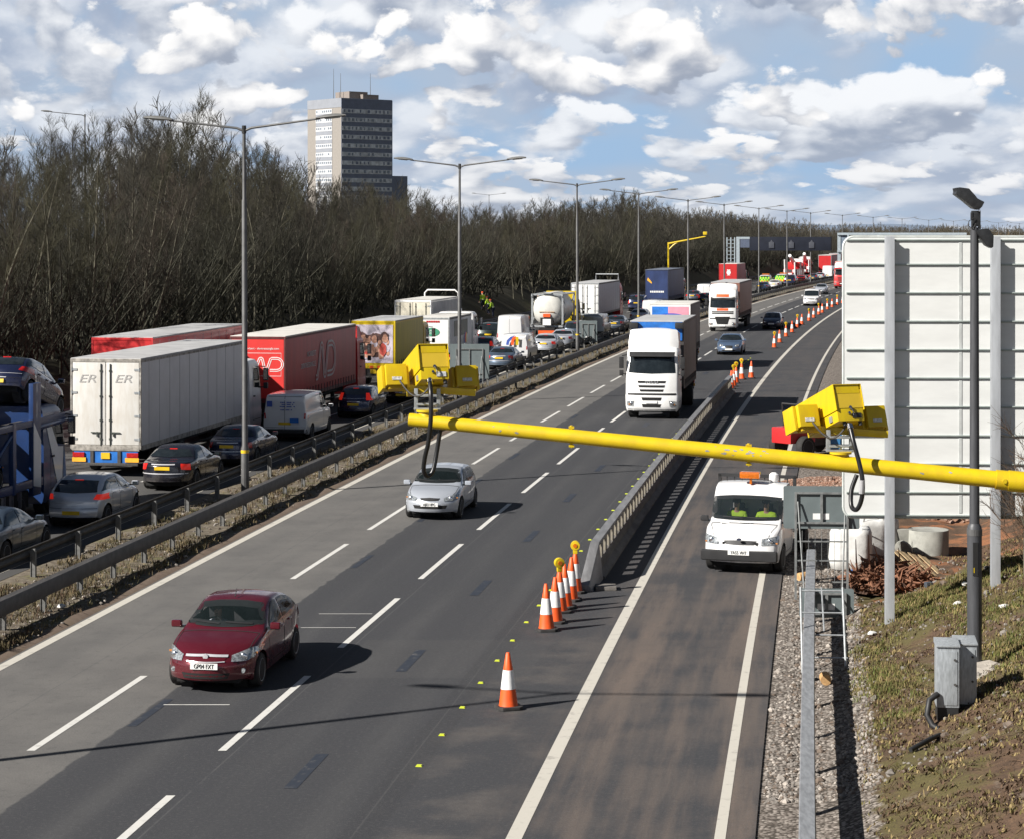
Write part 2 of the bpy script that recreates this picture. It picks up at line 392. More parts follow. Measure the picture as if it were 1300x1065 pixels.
def soil(nt, uv, d, s):
    a = noise(nt, uv, .5, 6, .65); b = noise(nt, uv, 3.2, 6, .65); f = noise(nt, uv, 26, 4, .7); g = noise(nt, uv, .9, 5, .6, 1.0)
    c = mixc(nt, smooth(nt, b, .35, .65), (.070, .042, .026), (.135, .080, .048))
    green = mth(nt, 'MULTIPLY', smooth(nt, mth(nt, 'ADD', a, mth(nt, 'MULTIPLY', b, .4)), .60, .80), smooth(nt, s, 56, 50))
    c = mixc(nt, mth(nt, 'MULTIPLY', green, .8), c, (.095, .088, .025))
    red = mth(nt, 'MULTIPLY', smooth(nt, g, .46, .6), smooth(nt, s, 46.5, 49.0))
    c = mixc(nt, red, c, (.30, .125, .055))
    pale = mth(nt, 'MULTIPLY', smooth(nt, g, .60, .70), smooth(nt, s, 40, 34))
    c = mixc(nt, mth(nt, 'MULTIPLY', pale, .6), c, (.20, .16, .125))
    c = mixc(nt, mth(nt, 'MULTIPLY', mth(nt, 'SUBTRACT', 1.0, smooth(nt, f, .3, .62)), .65), c, (.026, .019, .013))
    f2 = noise(nt, uv, 60, 3, .7)
    c = mixc(nt, mth(nt, 'MULTIPLY', smooth(nt, f2, .52, .7), .4), c, (.22, .17, .12))
    # ballast margin beside the hard shoulder
    ed = mth(nt, 'MULTIPLY_ADD', mth(nt, 'SUBTRACT', b, .5), .9, 1.15)
    gr = smooth(nt, mth(nt, 'SUBTRACT', ed, d), -.08, .08)
    vo = node(nt, 'ShaderNodeTexVoronoi', {'Vector': uv, 'Scale': 17.0})
    bw = node(nt, 'ShaderNodeSeparateColor', {0: vo.outputs['Color']}).outputs[0]
    gc = mixc(nt, bw, (.11, .09, .076), (.34, .30, .265))
    gc = mixc(nt, smooth(nt, vo.outputs['Distance'], .35, .75), gc, (.06, .05, .04))
    c = mixc(nt, gr, c, gc)
    return c, mth(nt, 'ADD', f, mth(nt, 'MULTIPLY', vo.outputs['Distance'], mth(nt, 'MULTIPLY', gr, -1.5)))
def reserve(nt, uv, d, s):
    a = noise(nt, uv, 1.3, 6, .65); b = noise(nt, uv, 5.0, 6, .7); f = noise(nt, uv, 32, 4, .7)
    c = mixc(nt, smooth(nt, b, .35, .65), (.085, .066, .048), (.21, .18, .135))
    c = mixc(nt, mth(nt, 'MULTIPLY', smooth(nt, a, .5, .65), .75), c, (.125, .120, .04))
    c = mixc(nt, mth(nt, 'MULTIPLY', smooth(nt, b, .62, .7), .7), c, (.36, .33, .28))
    c = mixc(nt, mth(nt, 'MULTIPLY', mth(nt, 'SUBTRACT', 1.0, smooth(nt, f, .3, .6)), .5), c, (.035, .028, .02))
    kerb = band(nt, d, -16.25, -16.02, .02)
    c = mixc(nt, mth(nt, 'MULTIPLY', kerb, .75), c, (.17, .12, .09))
    return c, f
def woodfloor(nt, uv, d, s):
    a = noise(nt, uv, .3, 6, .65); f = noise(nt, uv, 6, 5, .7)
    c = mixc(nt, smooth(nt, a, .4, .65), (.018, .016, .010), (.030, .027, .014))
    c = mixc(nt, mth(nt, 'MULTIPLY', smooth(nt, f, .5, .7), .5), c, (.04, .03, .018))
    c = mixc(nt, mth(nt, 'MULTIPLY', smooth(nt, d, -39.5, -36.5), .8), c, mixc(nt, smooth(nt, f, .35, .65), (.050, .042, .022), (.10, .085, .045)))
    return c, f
def bank_left(d, Y):
    t = max(0.0, min(1.0, (-d - 34.2) / 5.5)); t = t * t * (3 - 2 * t)
    k = min(1.0, max(.35, (Y - 40) / 90))
    return -.03 + t * (2.3 * k + .5) + max(0, -d - 42) * .02 + .10 * math.sin(d * .9 + Y * .21) * t
def sst(x, a, b):
    t = max(0.0, min(1.0, (x - a) / (b - a))); return t * t * (3 - 2 * t)
def gz(d, Y):
    """ground right of the hard shoulder: ballast margin, then a bank; a levelled working area between 50 and 80 m"""
    if d < -.3: return -.03
    s0 = .45 + 3.9 * sst(Y, 47.5, 52.5) * (1 - sst(Y, 150, 200) * .5)
    z = .36 * max(0.0, d - s0)
    z = z if z < 2.6 else 2.6 + .12 * (z - 2.6)
    n = .05 * math.sin(d * 2.3 + Y * .9) + .04 * math.sin(Y * 1.7 - d * 1.1) + .03 * math.sin(d * 5.1 + Y * 3.3)
    return z - .01 + n * sst(d, .9, 1.8)
gm = pmat('field_grass', (.075, .085, .03), .95, var=.35, scale=.02, col2=(.12, .10, .05))
g = MB(); g.add([(-6000, -300, -.6), (6000, -300, -.6), (6000, 9000, -.6), (-6000, 9000, -.6)], [(0, 1, 2, 3)])
g.build('ground', gm)['kind'] = 'structure'
ribbon('oncoming_carriageway', [-16.02 + .5 * i for i in range(31)] + [-.62], YS, 0.0, uvmat('asphalt_oncoming', asphalt_right))
ribbon('jammed_carriageway', [-34.2 + 1.0 * i for i in range(15)] + [-19.9], YS, 0.0, uvmat('asphalt_jammed', asphalt_left))
ribbon('central_reservation', [-19.9, -19.6, -19, -18.4, -17.8, -17.2, -16.6, -16.2, -16.02], YS,
       lambda d, Y: -.01 if d < -19.8 or d > -16.05 else .05 + .035 * math.sin(Y * 1.3 + d * 3) + .02 * math.sin(Y * 4.1), uvmat('reservation_soil', reserve, .95))
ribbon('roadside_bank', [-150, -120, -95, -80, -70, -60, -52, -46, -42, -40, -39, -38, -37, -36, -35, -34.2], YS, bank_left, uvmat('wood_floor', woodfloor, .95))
vd = [-.62, -.3, 0, .3, .6, .9] + [1.2 + .3 * i for i in range(26)] + [9.6, 11, 13, 16, 20, 30, 45, 70, 120]
vy = [4 + 2 * i for i in range(12)] + [28 + .5 * i for i in range(66)] + [61 + 2 * i for i in range(40)] + [145 + 10 * i for i in range(30)] + [480, 560, 700, 900]
ribbon('verge', vd, vy, gz, uvmat('verge_soil', soil, .95))

# painted markings
def worn(name, col, amt=.5, sc_=5.0):
    def fn(nt, uv, d, s):
        n = noise(nt, uv, sc_, 6, .7); f = noise(nt, uv, 60, 2, .6)
        k = mth(nt, 'MULTIPLY', mth(nt, 'ADD', smooth(nt, n, .52, .78), mth(nt, 'MULTIPLY', smooth(nt, f, .6, .8), .4)), amt, clamp=True)
        return mixc(nt, k, col, (.16, .15, .14)), None
    return uvmat(name, fn, .7)
WP = worn('road_paint', (.58, .57, .54), .5); WE = worn('edge_line_paint', (.50, .475, .42), .8, 3.5)
def mark(ds, mat, y0, y1, z=.005, seg=1.5):
    n = max(1, int((y1 - y0) / seg)); return [(y0 + (y1 - y0) * i / n) for i in range(n + 1)]
def markings(name, segs, mat, z=.005):
    vs = []; fs = []; uv = []
    for (d0, d1, y0, y1) in segs:
        ys = mark(None, None, y0, y1)
        for i, Y in enumerate(ys):
            for d in (d0, d1): vs.append((d + Cv(Y), Y, z)); uv.append((d, Y))
            if i: k = len(vs); fs.append((k - 4, k - 3, k - 1, k - 2))
    mb = MB(); mb.add(vs, fs); o = mb.build(name, mat, uv=uv); o['kind'] = 'structure'; return o
dash = []
for d in (-12.75, -9.58):
    y = 35.93 - 18
    while y < 420:
        dash.append((d - .07, d + .07, y, y + 6.05)); y += 8.9
for d in (-23.2, -26.7, -30.2):
    y = 30
    while y < 480:
        dash.append((d - .06, d + .06, y, y + 2.2)); y += 8.9
markings('lane_lines', dash, WP)
markings('edge_lines', [(-15.95, -15.72, 6, 480), (-4.15, -3.92, 6, 480), (-1.2, -1.04, 6, 480), (-20.5, -20.33, 6, 480), (-30.9, -30.7, 6, 480)], WE, .0045)
mb_ = []
y = 33.5 - 18
while y < 140: mb_.append((-7.97, -7.76, y, y + 2.2)); y += 8.9
y = 37.5
while y < 100: mb_.append((-11.72, -11.56, y, y + 2.2)); y += 8.9
markings('blacked_out_lines', mb_, worn('blackout_paint', (.026, .032, .045), .8), .0042)
markings('survey_lines', [(-10.95, -9.75, 46.9, 46.94), (-10.95, -9.75, 48.6, 48.64), (-11.6, -10.4, 39.2, 39.25)], WP, .0048)

# yellow temporary road studs beside the barrier
sm = pmat('stud_yellow', (.60, .68, .04), .4, var=.08)
st0 = None
Yk = 34.7; 
while Yk < 150:
    p = pos(-6.13, Yk, .0)
    if st0 is None:
        mb = MB(); mb.prism([(-.055, 0), (.055, 0), (.04, .022), (-.04, .022)], -.045, .045, 'Y'); o = st0 = mb.build('road_stud', sm)
        tag(o, 'small yellow reflective road stud in the line along the temporary barrier', 'road stud', 'yellow studs on the dark lane edge')
    else:
        o = st0.copy(); sc.collection.objects.link(o)
    o.location = p; o.rotation_euler = (0, 0, heading(Yk)); Yk += 2.14

# distant land on the horizon
def ridge(name, pts, y, depth, mat, seed):
    r = random.Random(seed); mb = MB(); n = len(pts)
    vs = []
    for (x, z) in pts: vs += [(x, y, -1), (x, y + depth * .25, z), (x, y + depth, z * .8)]
    mb.add(vs, [(3 * i + k, 3 * i + 3 + k, 3 * i + 4 + k, 3 * i + 1 + k) for i in range(n - 1) for k in (0, 1)])
    o = mb.build(name, mat, smooth=60); o['kind'] = 'structure'; return o
rr = random.Random(5)
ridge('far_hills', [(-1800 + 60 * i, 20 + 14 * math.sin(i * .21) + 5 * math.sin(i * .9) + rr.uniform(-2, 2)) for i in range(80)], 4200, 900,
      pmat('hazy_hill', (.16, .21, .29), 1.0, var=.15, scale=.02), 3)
# ---------------------------------------------------------------- barriers
def sweep(mb, prof, d, ys, m=0, z0=0.0, closed=True):
    n = len(prof); vs = []; fs = []
    for Y in ys:
        for (dd, z) in prof: vs.append((d + dd + Cv(Y), Y, z + z0))
    for i in range(len(ys) - 1):
        for j in range(n if closed else n - 1):
            fs.append((i * n + j, i * n + (j + 1) % n, (i + 1) * n + (j + 1) % n, (i + 1) * n + j))
    if closed: fs += [tuple(range(n))[::-1], tuple(range((len(ys) - 1) * n, len(ys) * n))]
    mb.add(vs, fs, m)
def steps(a, b, s): n = max(1, int(round((b - a) / s))); return [a + (b - a) * i / n for i in range(n + 1)]
def fence(name, label, cat, d, y0, y1, railprof, pitch, postw, posth, side, railmat, postmat, extra=None):
    t = thing(name, label, cat, pos(d, y0, 0.03)); o0 = Vector(t.location)
    mb = MB(); sweep(mb, railprof, d, steps(y0, y1, 1.6)); mb.v = [tuple(Vector(p) - o0) for p in mb.v]
    mb.build('rail', railmat, t, smooth=40)
    p0 = MB(); p0.bb(-postw / 2, postw / 2, -.03, .03, -.1, posth); p0.bb(-postw / 2 - .015, -postw / 2, -.05, .05, -.1, posth - .05); p0.bb(postw / 2, postw / 2 + .015, -.05, .05, -.1, posth - .05)
    pm = None; Y = y0 + 1.0; k = 0; rest = MB()
    while Y < y1:
        q = pos(d + side, Y, 0.03) - o0
        if k < 99:
            if pm is None: o = p0.build('post', postmat, t); pm = o.data
            else: o = link('post', pm, t)
            o.location = q; o.rotation_euler = (0, 0, heading(Y))
        else: rest.add([tuple(Vector(v) + q) for v in p0.v], p0.f)
        k += 1; Y += pitch
    if rest.v: tag(rest.build('post', postmat, t), kind='stuff')
    return t
boxbeam = [(-.11, .42), (.11, .42), (.12, .45), (.12, .73), (.10, .76), (-.10, .76), (-.12, .73), (-.12, .45)]
corr = [(-.06, .36), (.0, .38), (.05, .43), (.0, .50), (.0, .54), (.05, .60), (.0, .66), (-.02, .69), (-.06, .69), (-.04, .66), (.01, .60), (-.04, .54), (-.04, .50), (.01, .43), (-.06, .38)]
cw = [(-x, z + .12) for x, z in corr][::-1]
fence('crash_barrier', 'weathered grey box beam crash barrier beside the oncoming fast lane', 'crash barrier', -17.15, 14, 470, boxbeam, 2.4, .09, .46, 0.0, M['galvd'], pmat('post_steel', (.17, .17, .165), .6, .3, var=.25, scale=6))
fence('crash_barrier', 'dark corrugated crash barrier along the edge of the jammed carriageway', 'crash barrier', -19.25, 14, 470, cw, 3.2, .10, .74, .12, pmat('dark_barrier_steel', (.045, .043, .041), .65, .3, var=.3, scale=4, stretch=(3, .5, 1)), MATS['post_steel'])
fence('crash_barrier', 'distant steel crash barrier along the foot of the wooded bank', 'crash barrier', -33.9, 60, 430, corr, 3.2, .12, .62, -.1, M['galvd'], M['galvd'])

# temporary steel and concrete barrier between the lanes and the hard shoulder
bt = thing('temporary_barrier', 'grey temporary traffic barrier with slotted rail between the dark lane and hard shoulder', 'barrier', pos(-5.25, 52.5))
o0 = Vector(bt.location); by0, by1 = 53.5, 116.0
bconc = pmat('barrier_concrete', (.13, .12, .11), .85, var=.3, scale=2.2, bump=.4, bscale=18, stretch=(1, .4, 2.5))
btop = pmat('barrier_rail_steel', (.20, .20, .205), .5, .2, var=.2, scale=3, stretch=(2, .4, 1))
mb = MB(); sweep(mb, [(-.25, 0), (.25, 0), (.25, .06), (.10, .16), (.09, .44), (-.09, .44), (-.10, .16), (-.25, .06)], -5.25, steps(by0, by1, 1.0)); mb.v = [tuple(Vector(p) - o0) for p in mb.v]
mb.build('base_wall', bconc, bt, smooth=30)
mb = MB(); sweep(mb, [(-.10, .82), (.10, .82), (.115, .85), (.11, .93), (-.11, .93), (-.115, .85)], -5.25, steps(by0, by1, 1.0)); mb.v = [tuple(Vector(p) - o0) for p in mb.v]
mb.build('top_rail', btop, bt, smooth=30)
Y = by0 + .2; pm_ = None; slm = pmat('barrier_slot_steel', (.26, .235, .19), .6, .2, var=.25, scale=8)
while Y < by1:
    c = pos(-5.25, Y) - o0
    if pm_ is None: mb = MB(); mb.bb(.05, .075, -.20, .20, .42, .83); mb.bb(-.05, .05, -.03, .03, .42, .83); pm_ = mb.build('slot_post', slm).data; bpy.data.objects.remove(sc.collection.objects['slot_post'])
    o = link('slot_post', pm_, bt, (c.x, c.y, 0)); o.rotation_euler = (0, 0, heading(Y)); Y += .92
mb = MB(); c0 = pos(-5.25, by0) - o0; c1 = pos(-5.30, by0 - 1.9) - o0
for (wd, za, zb) in ((.11, .90, .05),):
    mb.add([(c0.x - wd, c0.y, .933), (c0.x + wd, c0.y, .933), (c1.x + wd, c1.y, .16), (c1.x - wd, c1.y, .16),
            (c0.x - wd - .1, c0.y, 0), (c0.x + wd + .1, c0.y, 0), (c1.x + wd + .1, c1.y, 0), (c1.x - wd - .1, c1.y, 0)],
           [(0, 1, 2, 3), (4, 7, 6, 5), (0, 4, 5, 1), (1, 5, 6, 2), (2, 6, 7, 3), (3, 7, 4, 0)])
mb.build('ramp_end', btop, bt, bevel=.02)
mb = MB(); c1 = pos(-5.05, by0 - 1.5) - o0; mb.box((c1.x + .22, c1.y, .05), (.5, .5, .1)); mb.build('foot_plate', bconc, bt, bevel=.02)

# ---------------------------------------------------------------- lamp columns in the reservation
def lamp_parts(t, Hc=12.0, arms=(-1, 1), L=2.55):
    mb = MB(); mb.tube([(0, 0, -.1), (0, 0, 1.5), (0, 0, 1.6), (0, 0, 9.6), (0, 0, 9.66), (0, 0, Hc)], [.135, .135, .10, .085, .065, .055], 12); mb.build('pole', M['column'], t, smooth=30)
    mb = MB(); mb.tube([(0, 0, 1.35), (0, 0, 1.45)], [.138, .138], 12); mb.build('number_band', M['yplate'], t, smooth=30)
    for s in arms:
        mb = MB(); mb.tube([(0, 0, Hc - .12), (s * .25, 0, Hc - .02), (s * L, 0, Hc + .26)], [.045, .04, .03], 8); mb.tube([(0, 0, Hc - .2), (0, 0, Hc + .06)], [.075, .07], 10)
        a = mb.build('arm', M['column'], t, smooth=30)
        h = MB(); n = 9; prof = []
        pts = []
        for i in range(n):
            u = i / (n - 1); wd = .13 * (math.sin(math.pi * (.12 + .85 * u)) ** .6) + .03; hh = .10 * math.sin(math.pi * (.1 + .83 * u)) ** .7
            x = s * (L - .12 + u * .98); z = Hc + .27 + u * .09
            pts.append([(x, wd * math.cos(k * math.pi / 4), z + hh * max(0, math.sin(k * math.pi / 4)) - .035 * max(0, -math.sin(k * math.pi / 4))) for k in range(8)])
        vs = [q for r_ in pts for q in r_]
        h.add(vs, [(i * 8 + k, i * 8 + (k + 1) % 8, (i + 1) * 8 + (k + 1) % 8, (i + 1) * 8 + k) for i in range(n - 1) for k in range(8)] + [tuple(range(8)), tuple(range((n - 1) * 8, n * 8))])
        h.build('lantern', pmat('lantern_shell', (.17, .17, .165), .45, .2, var=.1), t, smooth=50)
        gl = MB(); gl.box((s * (L + .42), 0, Hc + .285), (.5, .16, .05), rot=Matrix.Rotation(-s * .09, 3, 'Y')); gl.build('lens', pmat('lamp_lens', (.45, .45, .42), .2, var=.1), t, bevel=.02)
order = ['standing left of the frame near the camera', 'nearest in view beside the black saloon and long white trailer', 'second in view behind the yellow camera housings', 'third in view beside the tanker lorry',
         'fourth in view just left of the blue and pink lorry', 'fifth in view behind the oncoming white and orange lorry', 'sixth in view above the red mail trailer', 'seventh in view in front of the dark gantry',
         'eighth in view beside the distant fire engine', 'ninth in view before the far red lorries', 'tenth in view at the right end of the dark gantry']
lampY = [31.8] + [atx(x, -18.75).y for x in (304, 578.5, 730, 808.5, 871.5, 918, 962, 998, 1028)] + [0]; lampY[-1] = lampY[-2] + 46
lamp0 = None
for lab, Y in zip(order, lampY):
    full = 'tall grey twin arm lamp column, ' + lab
    if lamp0 is None:
        lamp0 = thing('lamp_column', full, 'lamp post', group='twin arm lamp columns along the central reservation'); lamp_parts(lamp0); o = lamp0
    else: o = dup(lamp0, full, (0, 0, 0), 0, group='twin arm lamp columns along the central reservation')
    o.location = pos(-18.6, Y, .03); o.rotation_euler = (0, R(rnd.uniform(-.25, .25)), heading(Y))
for i in range(7):
    Y = lampY[-1] + 47 * (i + 1)
    o = dup(lamp0, 'tiny far twin arm lamp column where the motorway bends away to the right', pos(-18.6, Y), heading(Y), group='far lamp columns above the sign')
# other lamps seen over the wood
l1 = thing('lamp_column', 'single lamp on a rising arm showing above the treetops at far left', 'lamp post', px(105, 330, 0) * 0 + Vector((-37.6, 190, 2)))
lamp_parts(l1, 17.0, (-1,), 3.0)
l2 = thing('lamp_column', 'small distant twin arm lamp rising over the wood right of the tower', 'lamp post', (-5.0, 470, 4)); lamp_parts(l2, 13.0, (-1, 1), 2.9)

# ---------------------------------------------------------------- trees
bark = pmat('bark', (.095, .088, .062), .9, var=.35, scale=3, stretch=(3, 3, .5))
twigm = pmat('twigs', (.042, .038, .028), .9, var=.35, scale=.5)
twigo = pmat('olive_twigs', (.047, .044, .024), .9, var=.35, scale=.5)
twigr = pmat('russet_twigs', (.052, .041, .030), .9, var=.35, scale=.5)
def branch(V, Fq, pts, r0, r1, k=3):
    n = len(pts); b = len(V)
    for i, p in enumerate(pts):
        t = pts[min(i + 1, n - 1)] - pts[max(i - 1, 0)]; t = t / (np.linalg.norm(t) + 1e-9)
        a = np.cross(t, (.31, .17, .93) if abs(t[2]) < .9 else (1, .1, 0)); a /= np.linalg.norm(a); c = np.cross(t, a); r = r0 + (r1 - r0) * i / (n - 1)
        for j in range(k): V.append(p + (a * math.cos(2 * math.pi * j / k) + c * math.sin(2 * math.pi * j / k)) * r)
    for i in range(n - 1):
        for j in range(k): Fq.append((b + i * k + j, b + i * k + (j + 1) % k, b + (i + 1) * k + (j + 1) % k, b + (i + 1) * k + j))
def rdir(r, d, ang):
    d = d / np.linalg.norm(d); q = np.array([r.gauss(0, 1), r.gauss(0, 1), r.gauss(0, 1)]); q -= d * q.dot(d); q /= np.linalg.norm(q) + 1e-9
    return d * math.cos(ang) + q * math.sin(ang)
def grow(seed, h, limbs=24, subs=7, twigs=4, spread=.30, low=.12, multi=1, up=.35, tw=.0095, base=.4):
    r = random.Random(seed); T = [[], []]; Cn = [[], []]
    for s in range(multi):
        p = np.array([r.uniform(-base, base) * (multi > 1), r.uniform(-base, base) * (multi > 1), -.2]); d = np.array([r.uniform(-.1, .1) * (1 + multi * .6), r.uniform(-.1, .1) * (1 + multi * .6), 1.0]); hh = h * r.uniform(.82, 1) if multi > 1 else h
        pts = [p]; nseg = 9
        for i in range(nseg):
            d = d + np.array([r.gauss(0, .05), r.gauss(0, .05), 0]); pts.append(pts[-1] + d / np.linalg.norm(d) * hh / nseg)
        R0 = h * .0075 + .015
        branch(T[0], T[1], pts, R0, .015, 6)
        for b in range(limbs // multi):
            u = low + (1 - low) * ((b + r.random()) / (limbs // multi)); fi = u * nseg; i0 = min(int(fi), nseg - 1); q = pts[i0] + (pts[i0 + 1] - pts[i0]) * (fi - i0)
            ld = rdir(r, np.array([0, 0, 1.0]), r.uniform(.45, 1.0)); L = h * spread * (1.05 - .75 * u) * r.uniform(.6, 1.25) + .4
            bp = [q]
            for i in range(4): ld = ld + np.array([r.gauss(0, .13), r.gauss(0, .13), up * .25]); ld /= np.linalg.norm(ld); bp.append(bp[-1] + ld * L / 4)
            branch(Cn[0], Cn[1], bp, R0 * (.42 - .28 * u), tw, 3)
            for c in range(subs):
                v = .2 + .8 * (c + r.random()) / subs; fi = v * 4; i0 = min(int(fi), 3); q2 = bp[i0] + (bp[i0 + 1] - bp[i0]) * (fi - i0)
                sd = rdir(r, ld + np.array([0, 0, up]), r.uniform(.4, .95)); SL = L * r.uniform(.25, .5) * (1.15 - .5 * v)
                sp = [q2]
                for i in range(2): sd = sd + np.array([r.gauss(0, .12), r.gauss(0, .12), up * .3]); sd /= np.linalg.norm(sd); sp.append(sp[-1] + sd * SL / 2)
                branch(Cn[0], Cn[1], sp, tw * 1.3, tw * .8, 3)
                for e in range(twigs):
                    v2 = .15 + .85 * (e + r.random()) / twigs; q3 = sp[0] + (sp[2] - sp[0]) * v2
                    td = rdir(r, sd, r.uniform(.3, .9)); TL = SL * r.uniform(.35, .75) + .15
                    branch(Cn[0], Cn[1], [q3, q3 + td * TL * .5 + np.array([0, 0, .02]), q3 + td * TL + np.array([0, 0, TL * up * .3])], tw * .8, tw * .45, 3)
    return [(np.array(a), np.array(b)) for a, b in (T, Cn)]
def fastmesh(name, V, Q, mat):
    me = bpy.data.meshes.new(name); me.vertices.add(len(V)); me.vertices.foreach_set('co', np.asarray(V, np.float32).ravel())
    k = Q.shape[1]; me.loops.add(Q.size); me.loops.foreach_set('vertex_index', Q.astype(np.int32).ravel())
    me.polygons.add(len(Q)); me.polygons.foreach_set('loop_start', np.arange(0, Q.size, k, dtype=np.int32))
    me.update(calc_edges=True); me.validate(); me.materials.append(mat); return me
VAR = []
for i, (h, kw, cm) in enumerate([(16, dict(limbs=34, spread=.25, low=.22, up=.5), twigm), (15, dict(limbs=34, spread=.27, low=.2, up=.5), twigo), (17, dict(limbs=32, spread=.21, low=.25, up=.6), twigm),
                                 (14, dict(limbs=36, multi=3, spread=.24, low=.2, up=.55), twigo), (11, dict(limbs=40, multi=4, spread=.32, low=.15, up=.5), twigr), (16, dict(limbs=36, multi=2, spread=.24, low=.25, up=.55), twigm)]):
    (tv, tf), (cv, cf) = grow(20 + i, h, subs=9, twigs=6, **kw)
    VAR.append((h, fastmesh('trunk', tv, tf, bark), fastmesh('crown', cv, cf, cm), (cv, cf), (tv, tf)))
def plant_tree(k, loc, hh, rz, label, group, wide=1.0, name='bare_tree'):
    h, tm, cm, _, _ = VAR[k]; t = thing(name, label, 'tree', loc, rz, group); s = hh / h; t.scale = (s * wide, s * wide, s)
    link('trunk', tm, t); link('crown', cm, t); return t
GA = 'bare trees of the wood left of the motorway'
rt = random.Random(11); ntree = 0; extra = []
spots = []
for row in range(9):
    d = -38.3 - row * 3.6; Y = 58.0 + rt.uniform(0, 4)
    while Y < 560:
        spots.append((d + rt.uniform(-1.6, 1.6), Y)); Y += (4.2 if row < 2 else 5.6) * (1.0 + max(0, (Y - 250)) / 260) * rt.uniform(.7, 1.3)
SKX = [-400, 0, 60, 100, 130, 170, 200, 235, 280, 310, 350, 380, 420, 500, 540, 600, 650, 700, 740, 790, 830, 880, 930, 990, 1060, 1400]
SKY_ = [150, 140, 145, 138, 142, 122, 116, 124, 160, 176, 168, 212, 222, 230, 243, 255, 257, 248, 254, 236, 254, 264, 268, 280, 286, 289]
def sky_h(x, Y, z):
    """height that brings a tree top to the photographed treeline"""
    return H + (HY - np.interp(CX + x / Y * F, SKX, SKY_)) * Y / F - z
def tree_h(d, Y): return max(4.0, sky_h(d + Cv(Y), Y, bank_left(d, Y)) * rt.uniform(.70, .99) - .4)
spots.sort(key=lambda q: (q[1] - 60) * .5 + (-q[0] - 38) * 2.4)
for (d, Y) in spots:
    zz = bank_left(d, Y); hh = tree_h(d, Y); k = rt.choice([0, 0, 1, 1, 2, 3, 4, 5]) if Y < 230 else rt.choice([0, 1, 3, 3, 4, 4, 5])
    X = d + Cv(Y)
    if X / Y < -.262 and ntree > 30 and X/Y < -.33: continue
    if ntree < 230 and X / Y > -.262 and Y < 470:
        big = ' with olive' if k in (1, 3) else (' with russet' if k == 4 else ' with grey brown')
        plant_tree(k, pos(d, Y, zz), hh, rt.uniform(0, 6.28), 'bare leafless tree' + big + ' twigs standing in the dense wood left of the motorway', GA + big); ntree += 1
    else: extra.append((k, d, Y, zz, hh))
def mass(name, items, mat, simple=True):
    VV = []; QQ = []; o = 0
    for (k, X, Y, z, hh, rz) in items:
        h, _, _, (cv, cf), (tv, tf) = VAR[k] if simple is True else simple[k]
        c, s = math.cos(rz), math.sin(rz); f = hh / h
        for v, q in ((cv, cf), (tv, tf)):
            p = v * f; VV.append(np.stack([p[:, 0] * c - p[:, 1] * s + X, p[:, 0] * s + p[:, 1] * c + Y, p[:, 2] + z], 1)); QQ.append(q[:, :4] + o); o += len(v)
    me = fastmesh(name, np.concatenate(VV), np.concatenate(QQ), mat); return tag(link(name, me), kind='stuff')
LOW = []
for i in range(3):
    (tv, tf), (cv, cf) = grow(60 + i, 10, limbs=22, subs=5, twigs=3, spread=.40, low=.04, multi=3, tw=.022)
    LOW.append((10, None, None, (cv, cf), (tv, tf)))
TINY = []
for i in range(3):
    (tv, tf), (cv, cf) = grow(70 + i, 10, limbs=18, subs=4, twigs=2, spread=.42, low=.04, multi=3, tw=.045)
    TINY.append((10, None, None, (cv, cf), (tv, tf)))
items = [(rt.randrange(3), d + Cv(Y), Y, zz, hh, rt.uniform(0, 6)) for (k, d, Y, zz, hh) in extra]
mass('wood', items, twigm, LOW)
# bramble and sapling thicket that closes the wood near the ground
SAP = []
for i in range(3):
    (tv, tf), (cv, cf) = grow(80 + i, 8, limbs=40, subs=4, twigs=3, spread=.20, low=.08, multi=11, up=.7, tw=.011, base=1.6)
    SAP.append((8, None, None, (cv, cf), (tv, tf)))
items = []
for i in range(540):
    Y = 66 + 440 * rt.random() ** 1.15; d = (-38.4 if 190 < Y < 250 else -37.6) - (5 if i % 3 else 24) * rt.random(); zz = bank_left(d, Y); items.append((rt.randrange(3), d + Cv(Y), Y, zz, min(rt.uniform(3.5, 8.5), sky_h(d + Cv(Y), Y, zz) * .85), rt.uniform(0, 6)))
mass('undergrowth', items, pmat('sapling_bark', (.040, .039, .026), .9, var=.4, scale=.4), SAP)
# woods where the road bends away, and the hedge line on the horizon
items = []
for i in range(330):
    Y = 560 + 420 * rt.random(); d = -37 - 60 * rt.random(); items.append((rt.randrange(3), d + Cv(Y), Y, 2, max(4, sky_h(d + Cv(Y), Y, 2) * rt.uniform(.7, 1.02)), rt.uniform(0, 6)))
for i in range(200):
    x = rt.uniform(60, 330); Y = rt.uniform(1050, 1150); items.append((rt.randrange(3), x, Y, 2, max(4, sky_h(x, Y, 2) * rt.uniform(.7, 1.0)), rt.uniform(0, 6)))
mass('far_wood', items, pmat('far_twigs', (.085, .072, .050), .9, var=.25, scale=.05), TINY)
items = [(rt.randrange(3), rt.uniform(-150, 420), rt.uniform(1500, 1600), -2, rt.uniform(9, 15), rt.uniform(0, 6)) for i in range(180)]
mass('horizon_trees', items, pmat('horizon_twigs', (.12, .10, .085), .9, var=.25, scale=.05), TINY)

